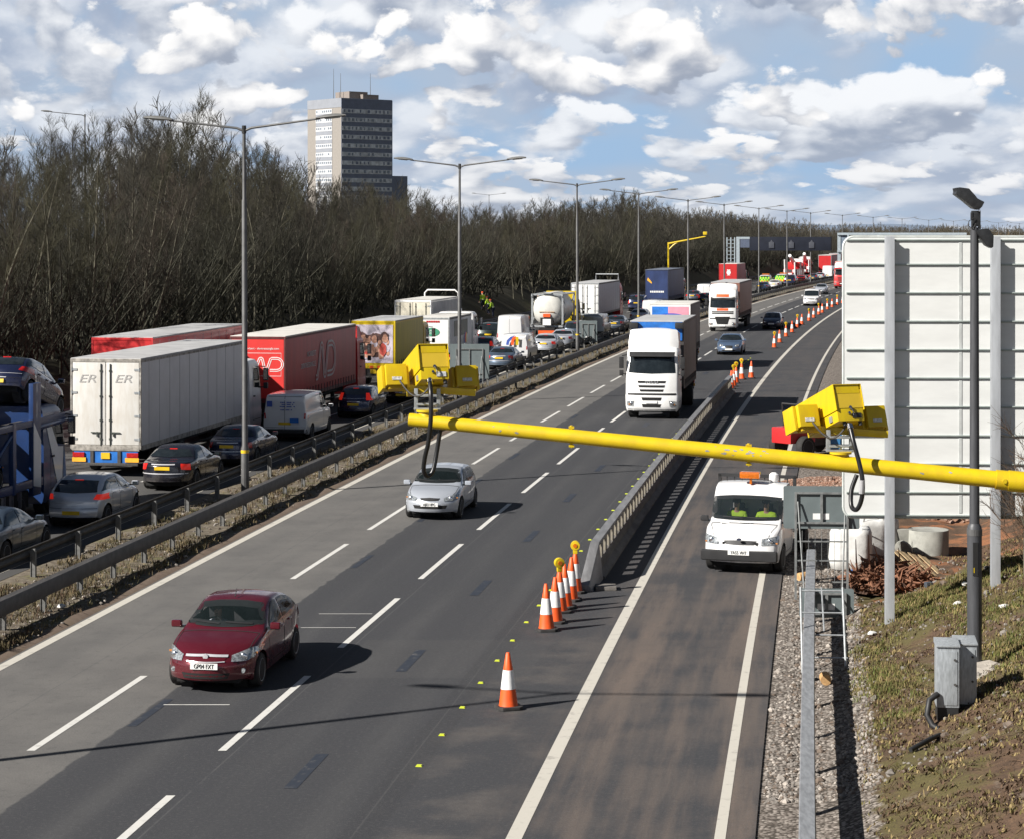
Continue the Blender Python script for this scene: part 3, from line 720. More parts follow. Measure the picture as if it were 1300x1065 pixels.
# ---------------------------------------------------------------- tower block
tb = thing('tower_block', 'tall block of flats with beige left side and dark blue right side above the trees', 'building', (-53.6, 678, 0), R(-52))
TH = 51.0; W1 = 19.6; W2 = 19.4
beige = pmat('tower_brick', (.255, .235, .215), .85, var=.06, scale=1.5); navyp = pmat('tower_blue_panel', (.12, .145, .21), .5, var=.1, scale=.6)
palep = pmat('tower_grey_panel', (.25, .265, .30), .6, var=.06, scale=.4)
mb = MB(); mb.bb(-W1, 0, 0, W2, 0, TH - 2.7); mb.build('wall', beige, tb)
mb = MB(); mb.bb(0.003, .15, -.05, W2 + .03, 0, TH); mb.build('blue_side', navyp, tb)
mb = MB(); mb.bb(-W1 - .05, 0, -.08, W2, TH - 2.7, TH + .2); mb.build('parapet', palep, tb)
wwin = pmat('tower_white_frame', (.55, .56, .58), .5, var=.05); wgl = pmat('tower_glass', (.10, .13, .17), .1, var=.4, scale=.8)
bwin = pmat('tower_grey_window', (.44, .47, .51), .3, var=.3, scale=.9)
for k in range(17):
    z = TH - 2.9 - 2.72 * (k + 1) + 1.2
    if z < 3: break
    mb = MB(); mb.bb(-14.6, -5.2, -.14, -.004, z - .1, z + 1.35); f = mb.build('window', wwin, tb)
    g_ = MB()
    for j in range(8):
        if rt.random() < .8: x = -14.2 + j * 1.15; g_.bb(x, x + .62, -.18, -.142, z + .35, z + 1.05)
    g_.build('pane', wgl, f)
    mb = MB(); mb.bb(-14.6, -5.2, -.10, -.004, z - 1.3, z - .12); mb.build('spandrel', palep, tb)
    mb = MB(); mb.bb(.153, .26, .3, W2 - .3, z - .1, z + 1.25); f = mb.build('window', bwin, tb)
    g_ = MB()
    for j in range(12):
        y = .8 + j * 1.5
        if rt.random() < .75: g_.bb(.262, .30, y, y + rt.choice([.5, .9]), z + .15, z + 1.05)
    g_.build('pane', wgl if k % 3 else navyp, f)
mb = MB(); mb.bb(-11, -3, 5, 12, TH, TH + 2.6); mb.bb(-6, -1.2, 9, 15, TH, TH + 1.7); mb.build('plant_room', pmat('plant_room', (.22, .19, .17), .8, var=.2), tb)
for (x, y, hh) in ((-9, 3, 10), (-6.5, 4, 8.5), (-1.5, 12, 8.5)):
    mb = MB(); mb.cyl((x, y, TH), (x, y, TH + hh), .12, .05, 6); mb.build('aerial', M['column'], tb)
mb = MB(); mb.bb(-7, 0.0, W2 + .1, W2 + 6, 0, 27); mb.build('stair_wing', navyp, tb)

# ---------------------------------------------------------------- gantries and roadside masts far away
gY = 362.0
gt = thing('overhead_gantry', 'wide dark overhead sign gantry across the jammed carriageway far ahead', 'gantry', pos(-25, gY), heading(gY))
dkp = pmat('gantry_sign_back', (.014, .017, .027), .7, var=.2, scale=.5, spec=.15); lgt = pmat('gantry_steel', (.36, .42, .46), .45, .3, var=.1)
mb = MB(); mb.bb(-4.0, 9.6, -.5, .5, 5.7, 8.0); mb.build('sign_box', dkp, gt, bevel=.05)
mb = MB()
for x in (-7.9, -7.25, -6.6):
    mb.bb(x - .09, x + .09, -.1, .1, 0, 7.9)
    for z in np.arange(.6, 7.8, .62): mb.bb(x + .09, x + .56, -.05, .05, z, z + .09) if x < -6.7 else None
mb.build('lattice_leg', lgt, gt)
mb = MB(); mb.bb(-6.3, -5.75, -.2, .2, 0, 8.0); mb.bb(-5.75, -2.4, -.25, .25, 7.65, 8.0); mb.build('portal_leg', lgt, gt)
mb = MB(); mb.bb(-5.6, -4.05, -.3, .3, 6.2, 7.6); mb.build('side_panel', pmat('gantry_side_panel', (.07, .09, .14), .6, var=.15), gt)
for x in (-.3, 3.0, 6.4):
    mb = MB(); mb.bb(x - .45, x + .45, -.62, -.51, 6.1, 7.1); mb.prism([(x - .3, 7.1), (x + .3, 7.1), (x, 7.5)], -.62, -.51, 'Y'); mb.build('signal', pmat('signal_grey', (.05, .055, .07), .5, var=.1), gt, bevel=.03)
g2 = thing('overhead_gantry', 'pale grey enclosed gantry over the oncoming lanes just left of the big sign', 'gantry', pos(-15.6, 372), heading(372))
mb = MB(); mb.bb(.2, .75, -.3, .3, 0, 8.6); mb.build('leg', lgt, g2)
mb = MB(); mb.bb(.2, 22, -.6, .6, 8.3, 8.7); mb.bb(.2, 22, -.6, .6, 5.35, 5.7); mb.bb(1.9, 2.2, -.6, .6, 5.7, 8.3); mb.bb(7, 7.3, -.6, .6, 5.7, 8.3); mb.build('truss', lgt, g2)
mb = MB(); mb.bb(.76, 1.88, -.2, .3, 5.71, 8.29); mb.bb(2.21, 6.9, -.4, .4, 5.9, 8.1); mb.build('sign_back', pmat('gantry_panel_grey', (.15, .19, .24), .5, var=.3, scale=1.5), g2)
cy = atx(848.5, -33.4)
cp = thing('camera_mast', 'distant yellow cantilever camera mast on the left beyond the blue trailer', 'camera mast', cy, heading(cy.y))
mb = MB(); mb.tube([(0, 0, 0), (0, 0, 7.3)], [.15, .13], 10); mb.build('mast', M['yellow'], cp, smooth=30)
mb = MB(); mb.tube([(0, 0, 7.1), (1.2, 0, 7.35), (5.4, 0, 8.15)], [.16, .13, .09], 10); mb.tube([(0, 0, 6.2), (.7, 0, 6.9), (1.3, 0, 7.3)], [.1, .1, .1], 8); mb.build('boom', M['yellow'], cp, smooth=30)
mb = MB(); mb.box((5.3, 0, 8.6), (.55, .6, .45)); mb.build('camera', M['yellow'], cp, bevel=.05)
# ---------------------------------------------------------------- cars and vans
def curve(pts):
    x = np.array([p[0] for p in pts], float); y = np.array([p[1] for p in pts], float)
    h = np.diff(x); dl = np.diff(y) / h; m = np.zeros(len(x)); m[0] = dl[0]; m[-1] = dl[-1]
    for i in range(1, len(x) - 1):
        m[i] = 0 if dl[i - 1] * dl[i] <= 0 else 2 * dl[i - 1] * dl[i] / (dl[i - 1] + dl[i])
    def f(t):
        t = min(max(t, x[0]), x[-1]); i = min(max(int(np.searchsorted(x, t)) - 1, 0), len(h) - 1); u = (t - x[i]) / h[i]
        return float((2 * u**3 - 3 * u**2 + 1) * y[i] + (u**3 - 2 * u**2 + u) * h[i] * m[i] + (-2 * u**3 + 3 * u**2) * y[i + 1] + (u**3 - u**2) * h[i] * m[i + 1])
    return f
def wheel_mesh(r, w, style):
    key = ('wheel', r, w, style)
    if key not in KIDS:
        mb = MB(); mb.lathe([(r * .66, -w / 2), (r * .9, -w / 2), (r * .985, -w * .36), (r, 0), (r * .985, w * .36), (r * .9, w / 2), (r * .66, w / 2)], 28, 0, 'X')
        o = mb.build('tyre', M['rubber'], smooth=40); t = o.data; bpy.data.objects.remove(o)
        mb = MB(); q = w * .5
        mb.lathe([(r * .70, q - .012), (r * .66, q + .004), (r * .60, q - .01), (r * .58, q - .05), (r * .2, q - .045), (r * .16, q - .012), (.001, q - .008)], 28, 0, 'X')
        if style == 'alloy':
            for k in range(5):
                a = k * 2 * math.pi / 5; mb.box((q - .02, math.cos(a) * r * .39, math.sin(a) * r * .39), (.03, r * .46, r * .15), 0, Matrix.Rotation(a, 3, 'X'))
        else:
            for k in range(10):
                a = k * 2 * math.pi / 10; mb.cyl((q - .06, math.cos(a) * r * .42, math.sin(a) * r * .42), (q - .02, math.cos(a) * r * .42, math.sin(a) * r * .42), r * .05, n=6)
        o = mb.build('rim', M['alloy' if style == 'alloy' else 'steel'], smooth=40); rm = o.data; bpy.data.objects.remove(o)
        KIDS[key] = (t, rm)
    return KIDS[key]
def wheel(parent, x, y, r, w, style='alloy'):
    t, rm = wheel_mesh(r, w, style); o = link('wheel', t, parent, (x, y, r)); link('rim', rm, o)
    if x < 0: o.rotation_euler = (0, 0, math.pi)
    return o
def refine(pts, st=.07):
    out = [pts[0]]
    for a, b in zip(pts, pts[1:]):
        n = max(1, int(math.hypot(b[0] - a[0], b[1] - a[1]) / st)); out += [(a[0] + (b[0] - a[0]) * i / n, a[1] + (b[1] - a[1]) * i / n) for i in range(1, n + 1)]
    return out
def resamp(pts, n):
    q = [Vector((p[0], p[1])) for p in pts]; ln = [0]
    for a, b in zip(q, q[1:]): ln.append(ln[-1] + (b - a).length)
    return [(float(np.interp(t, ln, [p[0] for p in pts])), float(np.interp(t, ln, [p[1] for p in pts]))) for t in np.linspace(0, ln[-1], n)]
def shoot(bvh, plane, u, v, off, sg=1):
    if plane == 'F': o, d = Vector((u, 60, v)), Vector((0, -1, 0))
    elif plane == 'B': o, d = Vector((u, -60, v)), Vector((0, 1, 0))
    elif plane == 'S': o, d = Vector((9 * sg, u, v)), Vector((-sg, 0, 0))
    else: o, d = Vector((u, v, 9)), Vector((0, 0, -1))
    h = bvh.ray_cast(o, d)
    if h[0] is None:
        q = Vector((u, 0, v)) if plane in 'FB' else Vector((0, u, v))
        return None
    n = h[1]
    if n.dot(d) > 0: n = -n
    return h[0] + n * off
def patch(mb, bvh, plane, top, bot, off=.008, sg=1, st=.08, m=0):
    L = max(sum(math.dist(a, b) for a, b in zip(p, p[1:])) for p in (top, bot)); n = max(3, int(L / st) + 1)
    hgt = max(math.dist(top[0], bot[0]), math.dist(top[-1], bot[-1]), math.dist(top[len(top) // 2], bot[len(bot) // 2])); k = max(2, int(hgt / st) + 1)
    T = resamp(top, n); B = resamp(bot, n); idx = {}; vs = []; fs = []
    for i in range(n):
        for j in range(k):
            f = j / (k - 1); u = T[i][0] + (B[i][0] - T[i][0]) * f; v = T[i][1] + (B[i][1] - T[i][1]) * f
            p = shoot(bvh, plane, u, v, off, sg)
            if p is not None: idx[i, j] = len(vs); vs.append(p)
    for i in range(n - 1):
        for j in range(k - 1):
            q = [(i, j), (i + 1, j), (i + 1, j + 1), (i, j + 1)]; q = [idx[e] for e in q if e in idx]
            if len(q) >= 3: fs.append(tuple(q))
    mb.add(vs, fs, m)
def strip(mb, bvh, plane, pts, w, off=.004, sg=1, m=0):
    pts = refine(pts, .10); n = len(pts); vs = []; fs = []
    for i, p in enumerate(pts):
        a = pts[max(i - 1, 0)]; b = pts[min(i + 1, n - 1)]; tx, ty = b[0] - a[0], b[1] - a[1]; l = math.hypot(tx, ty) or 1; nx, ny = -ty / l * w / 2, tx / l * w / 2
        A = shoot(bvh, plane, p[0] + nx, p[1] + ny, off, sg); B = shoot(bvh, plane, p[0] - nx, p[1] - ny, off, sg)
        if A is None or B is None: continue
        vs += [A, B]
        if len(vs) >= 4: k = len(vs); fs.append((k - 4, k - 3, k - 1, k - 2))
    mb.add(vs, fs, m)
SH = {}
SH['hatch'] = dict(L=4.16, W=1.70, xf=.86, wb=2.61, R=.315, top=[(0, .60), (.06, .68), (.25, .78), (.6, .88), (1.08, .985), (1.25, 1.06), (1.98, 1.395), (2.3, 1.44), (2.9, 1.44), (3.35, 1.39), (3.62, 1.30), (3.95, 1.02), (4.08, .90), (4.16, .80)],
    belt=[(0, .57), (.3, .70), (1.08, .88), (2.4, .93), (3.5, .98), (3.95, .95), (4.16, .77)], hw=[(0, .70), (.25, .79), (.7, .84), (2, .85), (3.3, .84), (3.9, .78), (4.16, .70)], bot=[(0, .26), (.35, .20), (3.7, .22), (4.16, .32)],
    roofw=.60, xc=1.10, xr=1.93, xw=3.34, xe=3.92, side=((1.50, 2.06), 2.42, (3.70, 3.30)), bow=(.30, .20),
    head=([(.40, .66), (.72, .75), (.79, .74)], [(.42, .58), (.70, .58), (.80, .62)]), tail=([(.52, 1.16), (.66, 1.16)], [(.57, .84), (.80, .84)]), grille=(.30, .60, .66), intake=(.52, .36, .46), plate_f=.49, plate_r=.66, rear_hi=1)
SH['compact'] = dict(SH['hatch'], L=4.25, W=1.75, hw=[(0, .72), (.25, .81), (.7, .865), (2, .875), (3.3, .87), (3.95, .82), (4.25, .74)], top=[(0, .60), (.06, .69), (.3, .80), (.9, .96), (1.15, 1.04), (1.9, 1.39), (2.3, 1.455), (2.9, 1.45), (3.4, 1.37), (3.72, 1.24), (4.06, 1.0), (4.2, .90), (4.25, .80)],
    belt=[(0, .57), (.3, .72), (1.08, .92), (2.4, .96), (3.5, 1.02), (4.0, .97), (4.25, .78)], roofw=.62, xw=3.38, xe=4.10, side=((1.45, 2.02), 2.42, (3.78, 3.34)), tail=([(.66, .97), (.84, .97)], [(.60, .84), (.86, .80)]), plate_r=.46, bot=[(0, .26), (.35, .20), (3.7, .22), (4.25, .32)])
SH['liftback'] = dict(L=4.63, W=1.76, xf=.93, wb=2.70, R=.32, top=[(0, .62), (.06, .70), (.25, .80), (.7, .92), (1.22, 1.02), (1.40, 1.10), (2.15, 1.43), (2.5, 1.48), (3.0, 1.47), (3.4, 1.41), (3.75, 1.28), (4.2, 1.06), (4.35, 1.03), (4.58, 1.00), (4.63, .90)],
    belt=[(0, .60), (.3, .73), (1.2, .93), (2.5, .97), (3.7, 1.02), (4.3, .98), (4.63, .86)], hw=[(0, .72), (.25, .81), (.7, .87), (2, .88), (3.5, .87), (4.2, .82), (4.63, .72)], bot=[(0, .26), (.35, .20), (4.1, .22), (4.63, .34)],
    roofw=.62, xc=1.24, xr=2.10, xw=3.46, xe=4.22, side=((1.64, 2.24), 2.62, (3.92, 3.46)), bow=(.34, .2),
    head=([(.46, .70), (.78, .80), (.86, .78)], [(.47, .60), (.72, .59), (.86, .66)]), tail=([(.45, .98), (.80, .97)], [(.47, .84), (.82, .82)]), grille=(.40, .60, .70), intake=(.46, .30, .40), plate_f=.53, plate_r=.74, rear_hi=0)
SH['saloon'] = dict(L=4.86, W=1.82, xf=.92, wb=2.85, R=.33, top=[(0, .58), (.06, .66), (.3, .76), (.8, .88), (1.45, .96), (1.62, 1.03), (2.3, 1.36), (2.7, 1.42), (3.1, 1.41), (3.45, 1.33), (3.95, 1.06), (4.1, 1.02), (4.6, .98), (4.8, .92), (4.86, .84)],
    belt=[(0, .56), (.3, .70), (1.45, .90), (2.5, .93), (3.8, .97), (4.6, .92), (4.86, .80)], hw=[(0, .72), (.3, .82), (.8, .89), (2, .91), (3.7, .90), (4.4, .84), (4.86, .70)], bot=[(0, .26), (.35, .20), (4.3, .22), (4.86, .34)],
    roofw=.60, xc=1.48, xr=2.24, xw=3.40, xe=4.0, side=((1.86, 2.36), 2.78, (3.80, 3.40)), bow=(.30, .26), head=([(.40, .70), (.66, .76)], [(.42, .58), (.70, .60)]),
    tail=([(.56, .92), (.80, .90)], [(.60, .74), (.82, .70)]), grille=(.28, .48, .66), intake=(.5, .30, .38), plate_f=.42, plate_r=.78, rear_hi=0)
SH['offroader'] = dict(L=4.7, W=1.92, xf=.9, wb=2.75, R=.38, top=[(0, .80), (.06, .92), (.3, 1.06), (1.1, 1.16), (1.3, 1.25), (1.9, 1.74), (2.2, 1.82), (3.4, 1.82), (4.2, 1.76), (4.42, 1.60), (4.62, 1.15), (4.7, 1.0)],
    belt=[(0, .76), (.3, 1.0), (1.2, 1.12), (2.6, 1.15), (4.3, 1.18), (4.7, .96)], hw=[(0, .82), (.3, .9), (.8, .95), (2, .96), (4.0, .95), (4.7, .88)], bot=[(0, .36), (.35, .32), (4.3, .34), (4.7, .42)],
    roofw=.72, xc=1.16, xr=1.84, xw=4.28, xe=4.58, side=((1.5, 1.98), 2.5, (4.2, 4.05)), bow=(.15, .12), head=([(.52, .98), (.82, 1.0)], [(.52, .82), (.82, .82)]), tail=([(.74, 1.2), (.9, 1.2)], [(.74, .84), (.9, .84)]), grille=(.45, .82, .98), intake=(.6, .5, .62), plate_f=.66, plate_r=.95, rear_hi=1)
SH['van'] = dict(L=4.89, W=1.90, xf=.92, wb=3.0, R=.33, top=[(0, .80), (.05, .90), (.2, 1.0), (.8, 1.13), (.95, 1.20), (1.72, 1.82), (2.0, 1.92), (3.2, 1.95), (4.5, 1.93), (4.78, 1.88), (4.87, 1.76), (4.89, 1.70)],
    belt=[(0, .76), (.3, 1.0), (.9, 1.10), (2.6, 1.16), (4.6, 1.16), (4.89, 1.14)], hw=[(0, .76), (.25, .87), (.7, .94), (2, .95), (4.2, .95), (4.8, .93), (4.89, .90)], bot=[(0, .30), (.35, .24), (4.5, .26), (4.89, .36)],
    roofw=.80, xc=.84, xr=1.68, xw=4.885, xe=4.886, side=((1.22, 1.80), 2.0, (2.35, 2.3)), bow=(.2, .06), head=([(.50, .90), (.82, .96)], [(.50, .76), (.82, .76)]), tail=([(.82, 1.16), (.93, 1.16)], [(.80, .92), (.93, .92)]), grille=(.46, .78, .88), intake=(.6, .42, .52), plate_f=.60, plate_r=.74, rear_hi=2)
SH['tallvan'] = dict(SH['van'], L=5.6, W=1.98, wb=3.4, R=.35, top=[(0, .85), (.05, .96), (.2, 1.08), (.8, 1.25), (.95, 1.32), (1.6, 2.05), (1.85, 2.35), (2.2, 2.5), (4.0, 2.55), (5.2, 2.53), (5.5, 2.48), (5.58, 2.36), (5.6, 2.30)],
    belt=[(0, .80), (.3, 1.08), (.9, 1.2), (2.6, 1.25), (5.2, 1.25), (5.6, 1.22)], hw=[(0, .80), (.25, .9), (.7, .98), (2, .99), (5.0, .99), (5.5, .97), (5.6, .94)], roofw=.84, xc=.86, xr=1.56, xw=5.596, xe=5.597, bot=[(0, .30), (.35, .24), (5.2, .26), (5.6, .36)], side=((1.2, 1.66), 1.95, (2.2, 2.2)), tail=([(.86, 1.2), (.97, 1.2)], [(.86, .9), (.97, .9)]))
SH['cabvan'] = dict(SH['van'], L=2.25, W=1.98, xf=.86, wb=9, R=.34, top=[(0, .80), (.04, .92), (.2, 1.04), (.74, 1.22), (.88, 1.28), (1.42, 1.94), (1.58, 2.07), (1.9, 2.14), (2.15, 2.14), (2.25, 2.10)],
    belt=[(0, .78), (.3, 1.02), (.85, 1.16), (2.25, 1.18)], hw=[(0, .84), (.2, .93), (.6, .98), (1.4, .985), (2.25, .98)], bot=[(0, .30), (.35, .26), (2.25, .30)], roofw=.90, xc=.80, xr=1.42, xw=2.24, xe=2.242, side=((1.10, 1.50), 2.02, (2.1, 2.1)), bow=(.16, .0),
    head=([(.54, .88), (.93, .95)], [(.54, .72), (.94, .74)]), grille=(.42, .74, .83), intake=(.0, 0, 0), plate_f=.60)
def car(name, label, cat, shape, body_mat, loc=(0, 0, 0), rz=0.0, rear=True, clear=False, brake=False, style='alloy', plate=None, group=None, res=.075, cabonly=False, trim=None):
    S = SH[shape]; L, W = S['L'], S['W']; top, belt, hw, bot = (curve(S[k]) for k in ('top', 'belt', 'hw', 'bot'))
    t = thing(name, label, cat, loc, rz, group); hl = L / 2; trim = trim or M['black']
    xs = sorted(set([round(p, 3) for k in ('top', 'belt', 'hw') for p in [q[0] for q in S[k]]] + [round(v, 3) for v in np.arange(0, L, res)])); xs = [x for i, x in enumerate(xs) if i == 0 or x - xs[i - 1] > .018 or x in (0, L)]
    NS, U, MM = 11, 7, 6; bf, br = S['bow']
    def prof(z, e):    # end-face lean
        return float(np.interp(z, [.2, .34, .52, .60, .72, .95], [.06, .0, .0, .035, .09, .16] if e == 0 else [.08, .0, .0, .03, .05, .07])) if shape not in ('van', 'tallvan', 'cabvan') or e == 0 else float(np.interp(z, [.2, .4, .6, 1.2, 2.5], [.05, 0, .03, .05, .09]))
    def place(x, y, z):
        wv = hw(x); k = (abs(y) / wv) ** 2.3 if wv > 0 else 0; xx = x
        if x < L / 2: xx += bf * (1 - x / (L / 2)) * k
        else: xx -= br * ((x - L / 2) / (L / 2)) * k
        if x < .5: xx += prof(z, 0) * (1 - x / .5)
        if x > L - .4 and not cabonly: xx -= prof(z, 1) * (1 - (L - x) / .4)
        return (y, hl - xx, z)
    cols = []
    for x in xs:
        wv, zb, zl, zt = hw(x), bot(x), belt(x), top(x); zt = max(zt, zl + .015); g = min(1.0, max(0.0, (zt - zl - .05) / .40))
        low = [(.90, 0), (.955, .03), (.975, .12), (.985, .25), (1.0, .42), (1.0, .55), (.998, .66), (.99, .78), (.982, .88), (.968, .95), (.955, 1.0)]
        sec = [(wv * a, zb + (zl - zb) * b) for a, b in low]
        ye = wv * .90 * (1 - g) + S['roofw'] * (wv / (W / 2)) ** .5 * g; crown = .045 * g + .03 * (1 - g)
        y0_, z0_ = sec[-1]
        for j in range(1, U + 1):
            f = j / U; e = f ** 1.0; yy = y0_ + (ye - y0_) * (f * .82 + .18 * f ** 3); zz = z0_ + (zt - crown - z0_) * (1 - (1 - f) ** 1.25)
            sec.append((yy, zz))
        for j in range(1, MM + 1):
            f = 1 - j / MM; sec.append((ye * f, zt - crown * f * f))
        cols.append(sec)
    n = len(cols[0]); NSD = NS + U
    vs = []; idx = {}
    for i, x in enumerate(xs):
        for sg in (1, -1):
            for j, (y, z) in enumerate(cols[i]):
                if sg == -1 and j == n - 1: idx[i, -1, j] = idx[i, 1, j]; continue
                idx[i, sg, j] = len(vs); vs.append(place(x, sg * y, z))
    fs = []
    for i in range(len(xs) - 1):
        for sg in (1, -1):
            for j in range(n - 1):
                q = (idx[i, sg, j], idx[i + 1, sg, j], idx[i + 1, sg, j + 1], idx[i, sg, j + 1]); fs.append(q if sg == 1 else q[::-1])
    for e, i in ((0, 0), (1, len(xs) - 1)):
        x = xs[i]; fr = [y / cols[i][NSD - 1][0] for y, z in cols[i][NSD - 1:]]          # 1 .. 0
        rowsv = []
        for j in range(NSD):
            y, z = cols[i][j]; row = []
            for f in fr: row.append(idx[i, 1, j] if f == 1 else None)
            full = []
            for f in fr + [-q for q in fr[::-1][1:]]:
                if abs(f) == 1: full.append(idx[i, 1 if f > 0 else -1, j])
                elif j == NSD - 1: k = NSD - 1 + [round(q, 5) for q in fr].index(round(abs(f), 5)); full.append(idx[i, 1 if f >= 0 else -1, k])
                else:
                    full.append(len(vs)); vs.append(place(x, y * f, z + (cols[i][n - 1][1] - cols[i][NSD - 1][1]) * (1 - f * f) * max(0, (j - NS) / U)))
            rowsv.append(full)
        for j in range(NSD - 1):
            for c in range(len(rowsv[0]) - 1): fs.append((rowsv[j][c], rowsv[j][c + 1], rowsv[j + 1][c + 1], rowsv[j + 1][c]))
    # wheel arches: drop faces inside the arch and draw the rim of the opening onto a circle
    V = [Vector(p) for p in vs]; ax = [S['xf'], S['xf'] + S['wb']]; RA = S['R'] + .055; inside = [None] * len(V)
    for k, p in enumerate(V):
        if abs(p.x) > W * .33:
            for a in ax:
                if math.hypot(p.y - (hl - a), p.z - S['R']) < RA: inside[k] = a
    keep = []
    for f in fs:
        if all(inside[k] is not None for k in f): continue
        keep.append(f)
    used = set(k for f in keep for k in f)
    for k in used:
        if inside[k] is not None:
            a = inside[k]; dy, dz_ = V[k].y - (hl - a), V[k].z - S['R']; l = math.hypot(dy, dz_) or 1e-4; V[k].y = hl - a + dy / l * RA; V[k].z = S['R'] + dz_ / l * RA
    bvh = BVHTree.FromPolygons([tuple(p) for p in V], keep)
    Y = lambda x: hl - x
    # window outlines
    zc, zr = top(S['xc']), top(S['xr']); wc, wr = hw(S['xc']) * .89, S['roofw'] * .97
    dr = .10 if cabonly else 0.0
    if cabonly: wc, wr = hw(S['xc']) * .93, S['roofw'] * 1.0
    ws = ([(-wr, zr - .045 - dr), (-wr * .5, zr - .012 - dr), (0, zr - .005 - dr), (wr * .5, zr - .012 - dr), (wr, zr - .045 - dr)], [(-wc, zc + .035), (-wc * .5, zc + .02), (0, zc + .015), (wc * .5, zc + .02), (wc, zc + .035)])
    wins = [('windscreen', 'F', ws, 1)]
    if S['rear_hi'] < 2 and not cabonly:
        z1, z0 = top(S['xw']) - .03, top(S['xe']) + (.03 if S['rear_hi'] else .02); wt, wb_ = S['roofw'] * .93, hw(S['xe']) * .84
        wins.append(('rear_window', 'B', ([(-wt, z1 - .03), (0, z1), (wt, z1 - .03)], [(-wb_, z0 + .02), (0, z0), (wb_, z0 + .02)]), 1))
    elif S['rear_hi'] == 2 and S['roofw'] < .82 and not cabonly and rear == 'glazed':
        zz = top(L - .3)
        for s in (-1, 1): wins.append(('rear_window', 'B', ([(s * .06, zz - .18), (s * .66, zz - .2)], [(s * .06, zz - .66), (s * .70, zz - .64)]), 1))
    (b0, t0), xm, (b1, t1) = S['side']
    def sline(xa_, xb_, fn): return [(Y(xa_ + (xb_ - xa_) * k / 6), fn(xa_ + (xb_ - xa_) * k / 6)) for k in range(7)]
    zt_ = lambda x: min(top(x) - .105, max(top(k) for k in np.arange(t0, t1 + .01, .1)) - .105); zb_ = lambda x: belt(x) + .045
    for s in (1, -1):
        wins.append(('side_window', 'S', (sline(t0, xm - .04, zt_), sline(b0, xm - .04, zb_)), s))
        if b1 > xm + .2: wins.append(('side_window', 'S', (sline(xm + .04, t1, zt_), sline(xm + .04, b1, zb_)), s))
    gm_ = (M['cabglass'] if cabonly else M['clearglass']) if clear else M['glass']
    if clear:     # open the shell behind the glass
        def inpoly(u, v, poly):
            c = False
            for (x1, y1), (x2, y2) in zip(poly, poly[1:] + poly[:1]):
                if (y1 > v) != (y2 > v) and u < (x2 - x1) * (v - y1) / (y2 - y1) + x1: c = not c
            return c
        nk = []
        for f in keep:
            c = sum((V[k] for k in f), Vector()) / len(f); nn = (V[f[1]] - V[f[0]]).cross(V[f[2]] - V[f[0]]); nn.normalize(); cut = False
            for nm, pl, (tp, bt_), s in wins:
                poly = tp + bt_[::-1]; pts_ = [V[k] for k in f]
                if pl == 'F' and c.y > hl - S['xr'] - .12 and abs(nn.y) > .25 and all(inpoly(p.x, p.z, poly) for p in pts_): cut = True
                if pl == 'B' and c.y < hl - S['xw'] + .12 and abs(nn.y) > .2 and all(inpoly(p.x, p.z, poly) for p in pts_): cut = True
                if pl == 'S' and c.x * s > .3 and abs(nn.x) > .3 and all(inpoly(p.y, p.z, poly) for p in pts_): cut = True
            if not cut: nk.append(f)
        shell = nk
    else: shell = keep
    mb = MB(); mb.add(V, shell); mb.build('body', body_mat, t, smooth=38)
    for nm, pl, (tp, bt_), s in wins:
        mb = MB(); patch(mb, bvh, pl, tp, bt_, .010, s); wo = mb.build(nm, gm_, t, smooth=60)
        if clear:      # black band printed round the edge of the glass
            P0 = resamp(tp, 9) + resamp(bt_, 9)[::-1]; cx_ = sum(q[0] for q in P0) / len(P0); cz_ = sum(q[1] for q in P0) / len(P0); bw_ = .085 if pl == 'F' else .07
            P1 = [(cx_ + (u - cx_) * (1 - bw_ * .5 / max(.2, abs(u - cx_) if abs(u - cx_) > .2 else .5)), cz_ + (v - cz_) * (1 - bw_ * .42 / max(.12, abs(v - cz_)))) for u, v in P0]; P1.append(P1[0])
            mb = MB(); strip(mb, bvh, pl, P1, bw_, .007, s); mb.build('glass_border', M['black'], wo, smooth=60)
    if cabonly: pass
    # seams, handles
    if not cabonly or True:
        for s in (1, -1):
            sill = lambda x: bot(x) + .16
            rims = [(t0 - .25, b0 - .18, xm)] + ([(xm, xm, min(b1 - .1, S['xf'] + S['wb'] - .38))] if b1 > xm + .5 else [])
            for (xt_, xa_, xb_) in rims:
                mb = MB(); strip(mb, bvh, 'S', [(Y(xa_), belt(xa_) - .02), (Y(xa_ + .02), sill(xa_) + .12), (Y(xa_ + .1), sill(xa_)), (Y(xb_), sill(xb_)), (Y(xb_), belt(xb_) + .02)], .014, .003, s)
                d_ = mb.build('door', M['cavity'], t, smooth=60)
                p = shoot(bvh, 'S', Y(xb_ - .17), belt(xb_) - .09, .015, s)
                if p: hb = MB(); hb.box(p, (.03, .19, .035)); hb.build('handle', body_mat, d_, bevel=.008)
    # bonnet shut line, wipers
    if shape not in ('van', 'tallvan') and (res < .06 or not rear):
        xh0, xh1 = .22, S['xc'] - .06
        mb = MB()
        for s in (1, -1): strip(mb, bvh, 'T', [(s * hw(xh0) * .72, Y(xh0)), (s * hw(.6) * .84, Y(.6)), (s * hw(xh1) * .86, Y(xh1))], .013, .004)
        strip(mb, bvh, 'T', [(-hw(xh1) * .86, Y(xh1)), (0, Y(xh1 - .06)), (hw(xh1) * .86, Y(xh1))], .03, .004); mb.build('bonnet_seam', M['cavity'], t)
        mb = MB()
        for u0, u1 in ((-.55, -.02), (.08, .60)): strip(mb, bvh, 'F', [(u0, zc + .05), (u1, zc + .075)], .022, .022)
        mb.build('wiper', M['black'], t)
